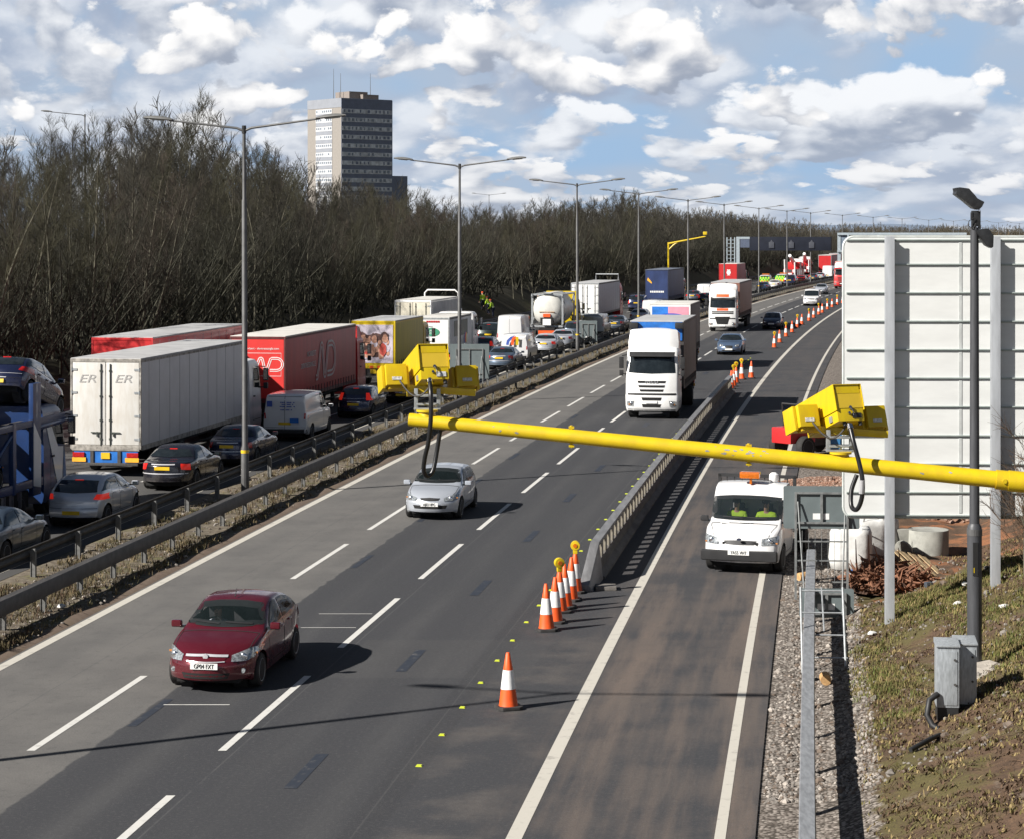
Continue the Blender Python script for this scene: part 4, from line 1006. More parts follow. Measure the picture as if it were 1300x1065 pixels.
    # lamps, grille, bumper line, plates
    for s in (1, -1):
        mb = MB(); tp, bt_ = S['head']; patch(mb, bvh, 'F', [(s * u, v) for u, v in tp], [(s * u, v) for u, v in bt_], .012, 1, .05); h = mb.build('headlight', M['lamp'], t, smooth=60)
        u = .5 * (tp[0][0] + bt_[-1][0]); p = shoot(bvh, 'F', s * u, .5 * (tp[0][1] + bt_[0][1]) + .01, .0)
        if p: mb = MB(); mb.lathe([(.075, p.y + .006), (.06, p.y + .018), (.03, p.y + .022)], 14, 0, 'Y', (p.x, 0, p.z)); mb.build('reflector', M['chrome'], h, smooth=40)
        p = shoot(bvh, 'F', s * (tp[-1][0] - .05), bt_[-1][1] + .03, .015)
        if p: mb = MB(); mb.box(p, (.07, .02, .04)); mb.build('indicator', M['indic'], h, bevel=.008)
        if not cabonly:
            mb = MB(); tp, bt_ = S['tail']; patch(mb, bvh, 'B', [(s * u, v) for u, v in tp], [(s * u, v) for u, v in bt_], .012, 1, .05); h = mb.build('tail_light', M['taillit'] if brake else M['tail'], t, smooth=60)
    gw, g0, g1 = S['grille']; mb = MB(); patch(mb, bvh, 'F', [(-gw, g1), (0, g1 + .015), (gw, g1)], [(-gw * .85, g0), (0, g0 - .01), (gw * .85, g0)], .010, 1, .06); gr_ = mb.build('grille', (body_mat if shape == 'liftback' else M['black']), t, smooth=60)
    if shape == 'liftback':
        mb = MB(); strip(mb, bvh, 'F', [(-gw, g1 - .01), (0, g1 + .005), (gw, g1 - .01)], .035, .02); strip(mb, bvh, 'F', [(-gw * .9, g0 + .005), (0, g0), (gw * .9, g0 + .005)], .014, .016)
        p = shoot(bvh, 'F', 0, g1 - .015, .02)
        if p: mb.lathe([(.055, p.y), (.05, p.y + .02), (.01, p.y + .022)], 14, 0, 'Y', (0, 0, p.z))
        mb.build('chrome_bar', M['bright'], gr_, smooth=40)
        for s in (1, -1):
            p = shoot(bvh, 'F', s * .66, .42, .01)
            if p: mb = MB(); mb.lathe([(.05, p.y - .02), (.045, p.y + .012), (.01, p.y + .014)], 12, 0, 'Y', (p.x, 0, p.z)); mb.build('fog_lamp', M['lamp'], t, smooth=40)
    gi, i0, i1 = S['intake']
    if gi: mb = MB(); patch(mb, bvh, 'F', [(-gi, i1), (gi, i1)], [(-gi * .9, i0), (gi * .9, i0)], .008, 1, .06); mb.build('lower_intake', M['cavity'], t, smooth=60)
    for e, zz in (('F', S['plate_f']), ('B', S['plate_r'])):
        if cabonly: continue
        p = shoot(bvh, e, 0, zz, .012)
        if p is None: continue
        sg = 1 if e == 'F' else -1
        mb = MB(); mb.box(p + Vector((0, sg * .006, 0)), (.52, .016, .112)); pl = mb.build('number_plate', M['wplate' if e == 'F' else 'yplate'], t)
        if plate and (e == 'F') == (not rear): text(plate, .115, M['text_k'], pl, p + Vector((0, sg * .018, -.002)), (R(90), 0, math.pi if e == 'F' else 0), sx=.78)
    if not cabonly:
        zb0 = S['plate_r'] - .16 if S['plate_r'] > .6 else S['plate_r'] + .12
        mb = MB(); strip(mb, bvh, 'B', [(-hw(L) * .98, zb0), (0, zb0), (hw(L) * .98, zb0)], .012, .004); mb.build('bumper_seam', M['cavity'], t, smooth=60)
        if shape == 'saloon':
            mb = MB(); strip(mb, bvh, 'B', [(-hw(L) * 1.1, .60), (0, .60), (hw(L) * 1.1, .60)], .035, .016); strip(mb, bvh, 'B', [(-.4, .90), (.4, .90)], .035, .014); mb.build('bumper_strip', M['bright'], t, smooth=60)
        if S['rear_hi'] < 2:
            mb = MB(); strip(mb, bvh, 'B', [(-hw(L) * .9, .37), (0, .36), (hw(L) * .9, .37)], .11, .010); mb.build('bumper_skirt', M['black'], t, smooth=60)
            if S['rear_hi'] == 1 and shape != 'offroader': mb = MB(); strip(mb, bvh, 'B', [(-.72, S['plate_r'] + .27), (0, S['plate_r'] + .255), (.72, S['plate_r'] + .27)], .014, .004); strip(mb, bvh, 'B', [(-.3, S['plate_r'] + .12), (.3, S['plate_r'] + .12)], .03, .014); mb.build('tailgate_trim', M['bright'], t)
        if S['rear_hi'] == 2:
            zz = top(L - .3) - .06; mb = MB(); strip(mb, bvh, 'B', [(0, zz), (0, .5)], .016, .004); strip(mb, bvh, 'B', [(-.8, zz - .04), (.8, zz - .04)], .016, .004); strip(mb, bvh, 'B', [(-.84, .52), (.84, .52)], .016, .004); mb.build('door_seam', M['cavity'], t)
            mb = MB(); patch(mb, bvh, 'B', [(-.9, .5), (.9, .5)], [(-.9, .36), (.9, .36)], .03, 1, .1); mb.build('bumper', M['black'], t, smooth=60)
        if S['rear_hi'] == 1 or shape == 'saloon':
            p = shoot(bvh, 'B', 0, (top(S['xw']) - .04), .012)
            if p: mb = MB(); mb.box(p, (.26, .03, .025)); mb.build('brake_light', M['taillit'] if brake else M['tail'], t)
    for s in (1, -1):
        xm_ = b0 - .12; mb = MB(); y_ = hw(xm_) + .10
        mb.box((s * y_, Y(xm_), belt(xm_) + .10), (.20, .12, .135)); o = mb.build('mirror', M['black'] if cabonly else body_mat, t, bevel=.045, seg=3)
        mb = MB(); mb.box((s * y_, Y(xm_) - .064, belt(xm_) + .10), (.15, .008, .095)); mb.box((s * (y_ - .12), Y(xm_), belt(xm_) + .05), (.10, .05, .05)); mb.build('mirror_glass', M['glass'], o)
        wheel(t, s * (W / 2 - .115), Y(S['xf']), S['R'], .2, style)
        if not cabonly: wheel(t, s * (W / 2 - .115), Y(S['xf'] + S['wb']), S['R'], .2, style)
    mb = MB(); mb.bb(-W * .34, W * .34, -hl + .25, hl - .25, .19, .42)
    mb.bb(-W / 2 + .12, W / 2 - .12, Y(S['xf'] + (S['wb'] if not cabonly else 1.3)) + RA + .02, Y(S['xf']) - RA - .02, .22, .40)
    for a in ax[:1] if cabonly else ax:
        for s in (1, -1): mb.tube([(s * W * .22, Y(a), S['R']), (s * (W / 2 - .24), Y(a), S['R'])], RA + .02, 20)
    mb.build('underbody', M['cavity'], t)
    if clear:
        fl = belt(2.0) - .28
        mb = MB(); xd = S['xc'] + .12; mb.bb(-hw(2) * .86, hw(2) * .86, Y(xd + .55), Y(xd), belt(S['xc']) - .15, belt(S['xc']) + .0); mb.bb(-W * .42, W * .42, Y(L - .7) if not cabonly else Y(L - .05), Y(xd), .42, .5); mb.build('dashboard', M['seat'], t, bevel=.04)
        for s in (1, -1):
            mb = MB(); xsz = xm - .12
            mb.box((s * .37, Y(xsz - .28), .62 + belt(xsz) - .95), (.5, .5, .16)); mb.box((s * .37, Y(xsz + .06), .90 + belt(xsz) - .95), (.48, .14, .62), rot=Matrix.Rotation(-.25, 3, 'X')); mb.box((s * .37, Y(xsz + .14), 1.25 + belt(xsz) - .95), (.26, .09, .17)); mb.build('seat', M['seat'], t, bevel=.05)
        if not cabonly: mb = MB(); mb.box((0, Y(xm + .78), .92 + belt(3) - .95), (1.15, .16, .6)); mb.build('rear_seat', M['seat'], t, bevel=.06)
        mb = MB(); c = Vector((.37, Y(xd + .60), belt(xd) - .02)); mb.tube([c + Vector((math.cos(a) * .18, -math.sin(a) * .07, math.sin(a) * .17)) for a in np.linspace(0, 2 * math.pi, 19)], .016, 6); mb.build('steering_wheel', M['black'], t)
    t['_hl'] = hl
    del t['_hl']
    return t, bvh
def near_loc(p, L, end, rz):
    """centre of a vehicle whose near end touches p: end -1 = rear, +1 = front"""
    f = Vector((-math.sin(rz), math.cos(rz), 0)); return p - f * (L / 2) * end
def recolour(root, old, new):
    for o in walk(root):
        if o.type == 'MESH':
            for sl in o.material_slots:
                if sl.material == old: sl.link = 'OBJECT'; sl.material = new
# ---------------------------------------------------------------- lorries
def cab_shell(secs, depth, bow=.16, nf=9, na=4):
    """loft of rounded plan sections: (z, front y, half width, corner radius); back at -depth"""
    rows = []
    for z, yf, hw_, rc in secs:
        r = [(-hw_, -depth), (-hw_, -depth * .6), (-hw_, yf - rc - bow)]
        for k in range(1, na + 1): a = math.pi - k * (math.pi / 2) / na * .9; r.append((-hw_ + rc + rc * math.cos(a), yf - rc - bow + rc * math.sin(a)))
        x0, y0_ = r[-1]
        for k in range(1, nf): u = x0 + (-2 * x0) * k / nf; r.append((u, yf - bow * (abs(u) / hw_) ** 2.2 * .9))
        r += [(-x, y) for x, y in r[:3 + na][::-1]]
        rows.append([(x, y, z) for x, y in r])
    n = len(rows[0]); vs = [p for r in rows for p in r]
    fs = [(i * n + j, i * n + j + 1, (i + 1) * n + j + 1, (i + 1) * n + j) for i in range(len(rows) - 1) for j in range(n - 1)]
    fs += [(i * n, (i + 1) * n, (i + 1) * n + n - 1, i * n + n - 1) for i in range(len(rows) - 1)]
    t = (len(rows) - 1) * n; fs.append(tuple(t + j for j in range(n))); fs.append(tuple(range(n))[::-1])
    return vs, fs
def truck_wheel(t, x, y, dual=False, R_=.5):
    w_ = .30 if not dual else .58; return wheel(t, x, y, R_, w_, 'steel')
CABS = {
 'wide': dict(secs=[(.34, -.10, 1.14, .10), (.42, -.03, 1.19, .12), (.60, .0, 1.22, .14), (1.08, -.01, 1.23, .14), (1.12, -.03, 1.22, .14), (1.3, -.03, 1.22, .14), (1.95, -.09, 1.22, .15), (2.05, -.12, 1.215, .15), (3.02, -.40, 1.19, .16), (3.12, -.46, 1.18, .18), (3.24, -.62, 1.12, .2), (3.28, -.85, 1.0, .2)],
   ws=(2.08, 3.0, 1.08, 1.0), slots=[(1.70, .62), (1.50, .58), (1.31, .52)], low=[(.93, .42), (.62, .40)], head=(.80, 1.14, .58, .84), roof=3.26),
 'tall': dict(secs=[(.34, -.10, 1.14, .10), (.42, -.03, 1.19, .12), (.60, .0, 1.22, .14), (1.3, -.02, 1.22, .15), (1.85, -.05, 1.22, .15), (2.0, -.08, 1.22, .15), (2.95, -.22, 1.20, .16), (3.05, -.20, 1.20, .16), (3.40, -.40, 1.19, .2), (3.7, -.85, 1.12, .25), (3.78, -1.2, 1.0, .25)],
   ws=(2.05, 2.92, 1.09, 1.05), slots=[(1.72, .92), (1.58, .92)], low=[], head=(.82, 1.16, .56, .80), roof=3.76, biggrille=(.64, 1.30)),
}
def tractor(t, kind, mat, y0, depth=2.15, visor=None, deflector=0.0, defl_mat=None, grille_mat=None, words=None, banner=None, plate=None, grille_text=None):
    """cab with its front face at local y0"""
    K = CABS[kind]; vs, fs = cab_shell(K['secs'], depth); vs = [(x, y + y0, z) for x, y, z in vs]
    bvh = BVHTree.FromPolygons(vs, fs)
    mb = MB(); mb.add(vs, fs); cab = mb.build('cab', mat, t, smooth=38)
    zb, zt, wb_, wt = K['ws']
    mb = MB(); patch(mb, bvh, 'F', [(-wt, zt), (0, zt + .02), (wt, zt)], [(-wb_, zb + .04), (0, zb), (wb_, zb + .04)], .012, 1, .12); mb.build('windscreen', M['glass'], cab, smooth=60)
    mb = MB(); mb.add(*[[(-1.06, y0 - .34, zt + .08), (1.06, y0 - .34, zt + .08), (1.04, y0 - .14, zt - .12), (-1.04, y0 - .14, zt - .12), (-1.06, y0 - .38, zt + .04), (1.06, y0 - .38, zt + .04), (1.04, y0 - .16, zt - .15), (-1.04, y0 - .16, zt - .15)], [(0, 1, 2, 3), (4, 7, 6, 5), (0, 4, 5, 1), (1, 5, 6, 2), (2, 6, 7, 3), (3, 7, 4, 0)]]); mb.build('sun_visor', visor or M['black'], cab, bevel=.01)
    for s in (1, -1):
        mb = MB(); patch(mb, bvh, 'S', [(y0 - .62, zt - .06), (y0 - 1.5, zt - .06)], [(y0 - .46, zb - .08), (y0 - .95, zb - .02), (y0 - 1.5, zb + .02)], .010, s, .15); mb.build('side_window', M['glass'], cab, smooth=60)
        mb = MB(); strip(mb, bvh, 'S', [(y0 - .42, zb + .05), (y0 - .40, 1.0), (y0 - .42, .75), (y0 - 1.62, .75), (y0 - 1.62, zt)], .02, .005, s); d_ = mb.build('door', M['cavity'], cab)
        mb = MB(); mb.box((s * 1.245, y0 - 1.45, zb - .35), (.03, .2, .06)); mb.build('handle', M['black'], d_)
        mb = MB(); mb.box((s * 1.42, y0 - .30, zb + .50), (.20, .14, .52)); mb.box((s * 1.42, y0 - .30, zb + .02), (.18, .13, .26)); mb.tube([(s * 1.18, y0 - .5, zb + .85), (s * 1.40, y0 - .34, zb + .82)], .025, 6); mb.tube([(s * 1.18, y0 - .5, zb - .05), (s * 1.40, y0 - .34, zb - .02)], .025, 6); m_ = mb.build('mirror', M['black'], cab, bevel=.03)
        mb = MB(); mb.bb(s * 1.42 - .08, s * 1.42 + .08, y0 - .382, y0 - .374, zb + .28, zb + .72); mb.build('mirror_glass', M['chrome'], m_)
        h0, h1, z0, z1 = K['head']; mb = MB(); patch(mb, bvh, 'F', [(s * h0, z1), (s * h1, z1 - .03)], [(s * (h0 + .04), z0), (s * (h1 - .0), z0 + .02)], .014, 1, .07); hd = mb.build('headlight', M['lamp'], cab, smooth=60)
        p = shoot(bvh, 'F', s * (h1 - .12), z0 + .09, .018)
        if p: mb = MB(); mb.box(p, (.10, .02, .07)); mb.build('indicator', M['indic'], hd, bevel=.01)
        p = shoot(bvh, 'F', s * (h0 + .12), (z0 + z1) / 2, .018)
        if p: mb = MB(); mb.lathe([(.085, p.y), (.07, p.y + .014), (.03, p.y + .018)], 14, 0, 'Y', (p.x, 0, p.z)); mb.build('reflector', M['chrome'], hd, smooth=40)
        truck_wheel(t, s * 1.03, y0 - 1.32); mb = MB(); mb.lathe([(.62, -.33), (.62, .0)], 20, 0, 'X', (s * .93 + .16, y0 - 1.32, .5)); mb.build('wheel_arch', M['cavity'], cab)
    gmat = grille_mat or M['cavity']
    for z, wd in K['slots']:
        mb = MB(); patch(mb, bvh, 'F', [(-wd - .04, z + .055), (wd + .04, z + .055)], [(-wd, z - .045), (wd, z - .045)], .012, 1, .09); mb.build('grille_slot', gmat, cab, smooth=60)
    for z, wd in K['low']:
        mb = MB(); patch(mb, bvh, 'F', [(-wd - .05, z + .07), (wd + .05, z + .07)], [(-wd, z - .07), (wd, z - .07)], .012, 1, .09); mb.build('lower_intake', M['cavity'], cab, smooth=60)
    if 'biggrille' in K:
        a, b = K['biggrille']; mb = MB(); patch(mb, bvh, 'F', [(-.66, b), (.66, b)], [(-.46, a), (.46, a)], .012, 1, .09)
        mb.build('grille', M['cavity'], cab, smooth=60)
        bars = MB()
        for z in np.arange(a + .1, b, .13): strip(bars, bvh, 'F', [(-.5, z), (.5, z)], .03, .02)
        bars.build('grille_bars', M['black'], cab)
    mb = MB(); strip(mb, bvh, 'F', [(-1.12, 1.14), (1.12, 1.14)], .10, .008); strip(mb, bvh, 'F', [(-1.1, .40), (1.1, .40)], .12, .012); mb.build('bumper_trim', M['black'], cab, smooth=60)
    p = shoot(bvh, 'F', 0, .78 if 'biggrille' not in K else .52, .02)
    mb = MB(); mb.box(p, (.52, .02, .115)); pl = mb.build('number_plate', M['wplate'], cab)
    if plate: text(plate, .115, M['text_k'], pl, p + Vector((0, .014, 0)), (R(90), 0, math.pi), sx=.78)
    if grille_text: p = shoot(bvh, 'F', 0, K['slots'][0][0], .03); text(grille_text, .17, M['bright'], cab, p, (R(90), 0, math.pi), sx=1.25)
    if banner:
        for (z, hgt, wd) in banner:
            mb = MB(); patch(mb, bvh, 'F', [(-wd, z + hgt / 2), (wd, z + hgt / 2)], [(-wd, z - hgt / 2), (wd, z - hgt / 2)], .018, 1, .1); mb.build('banner', M['orange'], cab, smooth=60)
    if deflector:
        zr = K['roof']; hh = deflector; dm = defl_mat or mat; yb = y0 - depth + .1
        mb = MB(); n = 11; f_ = []; tp_ = []; vs2 = []
        for k in range(n):
            u = -1 + 2 * k / (n - 1); x = 1.16 * u
            vs2.append((x, y0 - .72 - .30 * abs(u) ** 2.6, zr - .12)); 
        for k in range(n):
            u = -1 + 2 * k / (n - 1); vs2.append((1.17 * u, y0 - .80 - .28 * abs(u) ** 2.6, zr + .28 * hh))
        for k in range(n):
            u = -1 + 2 * k / (n - 1); vs2.append((1.10 * u, y0 - 1.05 - .25 * abs(u) ** 2.4, zr + hh - .03 - .06 * abs(u) ** 3))
        for k in range(n):
            u = -1 + 2 * k / (n - 1); vs2.append((1.02 * u, y0 - 1.32 - .05 * abs(u), zr + hh - .05 * abs(u) ** 3))
        for k in range(n): u = -1 + 2 * k / (n - 1); vs2.append((1.16 * u, yb, zr + hh - .25 * abs(u) ** 4))
        for k in range(n): u = -1 + 2 * k / (n - 1); vs2.append((1.17 * u, yb, zr - .12))
        fs2 = [(r * n + k, r * n + k + 1, (r + 1) * n + k + 1, (r + 1) * n + k) for r in range(5) for k in range(n - 1)]
        fs2 += [tuple(r * n for r in range(6)), tuple(r * n + n - 1 for r in range(6))[::-1]]
        mb.add(vs2, fs2); mb.build('wind_deflector', dm, cab, smooth=40)
    mb = MB(); mb.bb(-1.0, 1.0, y0 - depth + .1, y0 - .25, .36, 1.0); mb.bb(-.45, .45, y0 - 5.6, y0 - depth, .55, .95); mb.build('chassis', M['cavity'], t)
    return cab, bvh
def trailer(t, ya, yb, z0, z1, W=2.55, side=None, rear=None, roof=None, kind='box', axles=3, dual=False, front=None, beam=None, doors=True, rail=None, lit=False, plate='yplate', front_first=False):
    """load body from local ya (rear) to yb (front)"""
    w2 = W / 2; side = side or M['whitep']; rear = rear or side; roof = roof or M['roofgrey']; front = front or side
    mb = MB(); mb.bb(-w2, w2, ya + .06, yb, z0, z1 - .06); body = mb.build('load_body', side, t, bevel=.02)
    mb = MB(); mb.bb(-w2 - .004, w2 + .004, ya + .02, yb + .003, z1 - .062, z1)
    rf = mb.build('roof', roof, t, bevel=.035, seg=3)
    fr = MB()
    for s in (-1, 1): fr.bb(s * w2 - .06 if s > 0 else -w2 - .008, w2 + .008 if s > 0 else -w2 + .06, ya, ya + .08, z0 - .1, z1 - .02)
    fr.bb(-w2 + .06, w2 - .06, ya, ya + .08, z1 - .14, z1 - .02); fr.bb(-w2 + .06, w2 - .06, ya - .01, ya + .1, z0 - .16, z0 + .04)
    fr.build('rear_frame', rail or M['galv'], body, bevel=.008)
    if doors:
        for s in (-1, 1):
            mb = MB(); mb.bb(min(s * .015, s * (w2 - .075)), max(s * .015, s * (w2 - .075)), ya + .012, ya + .058, z0 + .05, z1 - .15); d_ = mb.build('rear_door', rear, body, bevel=.012)
            mb = MB()
            for xx in (.17,) if doors == 2 else (.20, w2 - .35):
                mb.cyl((s * xx, ya - .012, z0 + .02), (s * xx, ya - .012, z1 - .2), .020, n=8)
                for zz in (z0 + .25, z0 + .9, (z0 + z1) / 2 + .2, z1 - .45): mb.box((s * xx, ya - .004, zz), (.09, .03, .07))
            mb.box((s * .36, ya - .02, z0 + .48), (.34, .03, .035)); mb.box((s * .30, ya - .02, z0 + .42), (.05, .03, .16)); mb.build('locking_rod', pmat('door_gear', (.09, .10, .09), .5, .5, var=.3, scale=9), d_)
            mb = MB()
            for zz in np.linspace(z0 + .25, z1 - .4, 4): mb.box((s * (w2 - .14), ya + .006, zz), (.20, .03, .07)); mb.cyl((s * (w2 - .05), ya - .003, zz - .07), (s * (w2 - .05), ya - .003, zz + .07), .022, n=8)
            mb.build('hinge', M['galv'], d_)
    else:
        mb = MB(); mb.bb(-w2 + .075, w2 - .075, ya + .012, ya + .058, z0 + .05, z1 - .15); mb.build('rear_panel', rear, body)
    # lower side rail, curtain buckles or rivets
    for s in (-1, 1):
        mb = MB(); mb.bb(min(s * (w2 - .03), s * (w2 + .012)), max(s * (w2 - .03), s * (w2 + .012)), ya + .1, yb, z0 - .14, z0 + .03); mb.bb(min(s * (w2 - .03), s * (w2 + .008)), max(s * (w2 - .03), s * (w2 + .008)), ya + .1, yb - .0, z1 - .15, z1 - .065); mb.build('side_rail', rail or M['galvd'], body)
        mb = MB()
        if kind == 'curtain':
            for y in np.arange(ya + .5, yb - .2, .55): mb.bb(s * (w2 + .014) - .012, s * (w2 + .014) + .012, y - .022, y + .022, z0 - .16, z0 + .28)
            mb.build('buckle_straps', M['galvd'], body)
        else:
            for y in np.arange(ya + .9, yb - .2, 1.2): mb.bb(s * (w2 + .003) - .004, s * (w2 + .003) + .004, y - .012, y + .012, z0 + .03, z1 - .15)
            mb.build('panel_joints', pmat('panel_joint', (.36, .36, .37), .6, var=.1), body)
    # chassis, axles, bumper and lamps
    mb = MB(); mb.bb(-.55, .55, ya + .1, yb - .1, z0 - .45, z0 - .161)
    for s in (-1, 1):
        mb.bb(s * 1.15 - .03, s * 1.15 + .03, ya + 4.6, yb - 3.4, .55, .62) if yb - ya > 10 else None; mb.bb(s * 1.15 - .03, s * 1.15 + .03, ya + 4.6, yb - 3.4, .85, .92) if yb - ya > 10 else None
        if yb - ya > 10: mb.bb(s * .75 - .08, s * .75 + .08, yb - 2.9, yb - 2.7, .25, z0 - .3)
    mb.build('chassis', M['cavity'], t)
    for k in range(axles):
        y = ya + (2.2 + 1.31 * k if axles > 1 else (yb - ya) * .27)
        for s in (-1, 1): truck_wheel(t, s * (w2 - (.16 if not dual else .30)), y, dual)
        mb = MB(); mb.cyl((-w2 + .2, y, .5), (w2 - .2, y, .5), .09, n=8); mb.build('axle', M['cavity'], t)
    bz = max(.5, z0 - .52)
    mb = MB(); mb.bb(-w2 + .12, w2 - .12, ya + .02, ya + .10, bz - .06, z0 - .165); bm_ = mb.build('rear_beam', beam or M['black'], t)
    for s in (-1, 1):
        mb = MB(); mb.bb(min(s * .78, s * 1.2), max(s * .78, s * 1.2), ya - .035, ya + .018, bz + .14, bz + .30); mb.build('tail_light', M['taillit'] if lit else M['tail'], bm_)
        mb = MB(); mb.bb(min(s * .72, s * 1.22), max(s * .72, s * 1.22), ya - .025, ya + .018, bz - .03, bz + .12); mb.build('marker_board', M['marker'], bm_)
        mb = MB(); mb.bb(s * .5 - .06, s * .5 + .06, ya - .02, ya + .05, bz - .1, z0 - .167); mb.build('bumper_bracket', M['galvd'], bm_)
    mb = MB(); mb.bb(-.16, .16, ya - .025, ya + .018, bz + .08, bz + .30); mb.build('number_plate', M[plate], bm_)
    mb = MB(); mb.bb(-w2 + .1, w2 - .1, ya - .04, ya + .03, bz - .16, bz - .062); mb.build('rear_bumper', M['galvd'], t, bevel=.015)
    return body
def nd_logo(name, parent, x0, z0, hgt, plane, a, mat_w, mat_in, flip=1):
    """joined N and D drawn as one triple-line stroke"""
    s = hgt
    def arc(cx_, cz, r, a0, a1, n=9): return [(cx_ + r * math.cos(a0 + (a1 - a0) * i / n), cz + r * math.sin(a0 + (a1 - a0) * i / n)) for i in range(n + 1)]
    path = [(-.95, .02), (-.80, .02)] + [(-.62, .30), (-.40, .86)] + arc(-.26, .86, .13, math.pi, .15, 5)[1:] + [(.02, .22)] + arc(.14, .16, .13, math.pi, 1.5 * math.pi + .6, 5) + [(.52, .93), (.62, .98), (1.0, .98)] + arc(1.0, .52, .46, math.pi / 2, -math.pi / 2) + [(.45, .06)]
    P = [(x0 + flip * u * s, z0 + v * s) for u, v in path]
    mb = MB(); ribbon2d(mb, P, .20 * s, plane, a); o = mb.build(name, mat_w, parent)
    mb = MB(); da = .004 if a > 0 and plane == 'X' else -.004
    ribbon2d(mb, P, .075 * s, plane, a + da); mb.build('logo_line', mat_in, o)
    return o
def rainbow_logo(parent, x, z, s, plane, a, da=-.003):
    for (pts, c) in (([(-.5, 0), (-.42, .35), (-.15, .62), (.15, .68)], M['text_b']), ([(-.05, 0), (-.02, .42), (.1, .62), (.3, .66)], M['orange']), ([(.38, 0), (.38, .72)], M['yellow'])):
        mb = MB(); ribbon2d(mb, [(x + u * s, z + v * s) for u, v in refine(pts, .1)], .24 * s, plane, a); mb.build('logo', c, parent); a += da
# ---------------------------------------------------------------- paints
P_ = {}
def pt(n, c, metal=0.0, rough=.3, dirt=.25):
    P_[n] = paint(n, c, rough, .8, metal, dirt); return P_[n]
maroon = pt('maroon_paint', (.105, .006, .014), .35, .25, .1); silver = pt('silver_paint', (.47, .50, .55), .40, .32, .12); silver2 = pt('light_silver_paint', (.52, .55, .60), .4, .34)
black_ = pt('black_paint', (.010, .010, .016), .2, .2); navy = pt('navy_paint', (.012, .018, .055), .4, .25); bluegrey = pt('blue_grey_paint', (.13, .18, .25), .6, .3)
midblue = pt('steel_blue_paint', (.16, .24, .38), .65, .28); slate = pt('slate_paint', (.06, .085, .12), .5, .3); whitev = pt('white_van_paint', (.68, .68, .68), 0, .35, .35); dkgreen = pt('dark_green_paint', (.012, .022, .02), .3, .3)
silverdirty = pt('grey_silver_paint', (.34, .35, .36), .5, .4, .5); redp = pt('red_car_paint', (.5, .02, .02), .1, .3)

def ground_near(px_, d, end, L, yoff=0):
    p = atx(px_, d); return p
def left_car(name, label, cat, shape, mat, p, brake=False, **kw):
    rz = heading(p.y + 2) + kw.pop('yaw', 0)
    return car(name, label, cat, shape, mat, near_loc(p, SH[shape]['L'], -1, rz), rz, rear=kw.pop('rear', True), brake=brake, **kw)
def right_car(name, label, cat, shape, mat, p, **kw):
    rz = heading(p.y + 2) + math.pi + kw.pop('yaw', 0)
    return car(name, label, cat, shape, mat, near_loc(p, SH[shape]['L'], 1, rz), rz, rear=False, **kw)
# ---- oncoming
c_red, _ = right_car('car', 'maroon five door car nearest the camera in the middle lane', 'car', 'liftback', maroon, px(259, 882), clear=True, plate='GP04 FXT', res=.05)
bm_ = MB(); bm_.box((0, 2.27, .665), (.80, .02, .03)); 
c_sil, _ = right_car('car', 'silver hatchback in the middle lane under the yellow boom tip', 'car', 'hatch', silver, px(545, 661), clear=True, plate='AJ03 HPG', res=.05)
for c, hl in ((c_red, 2.315),):
    mb = MB(); mb.tube([(0, .15, 1.47), (0, .02, 1.62)], [.012, .004], 6); mb.build('aerial', M['black'], c)
c_bg, _ = right_car('car', 'steel blue saloon driving in the right lane behind the white lorry', 'car', 'saloon', midblue, px(925, 451.5))
c_nb, _ = right_car('car', 'dark navy hatchback with headlamps beside the brown sided lorry', 'car', 'hatch', navy, px(979, 418.5))
c_wv, _ = right_car('van', 'white van coming round the bend beside the far cones', 'van', 'van', whitev, px(1029, 389))
c_fs, _ = right_car('car', 'small far silver car following the oncoming white van', 'car', 'hatch', silver2, atx(1041, -11.2))
# white lorry with dark curtain sides
p = px(827, 532.5)
lw = thing('lorry', 'white curtain sided lorry with white wind deflector coming in the right lane', 'lorry', p, heading(p.y) + math.pi)
dcurt = pmat('dark_curtain', (.062, .055, .052), .55, var=.25, scale=1.2, stretch=(1, 3.2, .25), bump=.35, bscale=2.0)
trailer(lw, -10.6, -2.75, 1.35, 4.42, side=dcurt, rear=dcurt, roof=M['roofgrey'], kind='curtain', axles=1, dual=True, rail=pmat('dark_rail', (.07, .07, .07), .6, .3, var=.2))
cab, bv = tractor(lw, 'wide', M['whitep'], 0, 2.1, deflector=.86, plate='', grille_text='IVECO')
mb = MB(); mb.bb(-1.2, 1.2, -2.745, -2.70, 3.5, 4.36); hb = mb.build('headboard', M['bluebar'], lw)
for s in (-1, 1): mb = MB(); mb.box((s * 1.08, -2.62, 4.20), (.42, .22, .30)); mb.build('corner_cap', M['black'], lw, bevel=.06)
mb = MB(); mb.lathe([(.12, 0), (.10, .07), (.02, .08)], 14, 0, 'Z', (0, -2.6, 4.02)); mb.build('marker_lamp', M['amber'], lw)
# blue and pink box lorry behind it
p = atx(846, -10.4)
lp = thing('lorry', 'box lorry with blue and pink front panel behind the white curtain sided lorry', 'lorry', p, heading(p.y) + math.pi)
pink = pmat('pink_panel', (.68, .27, .34), .45, var=.06); dblue = pmat('deep_blue_panel', (.012, .06, .42), .4, var=.1)
trailer(lp, -9.6, -2.6, 1.2, 4.12, side=dcurt, front=M['whitep'], roof=M['roofwhite'], kind='curtain', axles=1, dual=True)
tractor(lp, 'wide', M['whitep'], 0, 2.1)
mb = MB(); mb.bb(-1.26, 1.26, -2.595, -2.55, 1.5, 4.04); f = mb.build('front_panel', M['whitep'], lp)
mb = MB(); mb.bb(.14, 1.16, -2.549, -2.54, 2.2, 3.95); mb.build('blue_panel', M['bluebar'], f); mb = MB(); mb.bb(-1.16, .14, -2.549, -2.54, 2.2, 3.95); mb.build('pink_panel', pink, f)
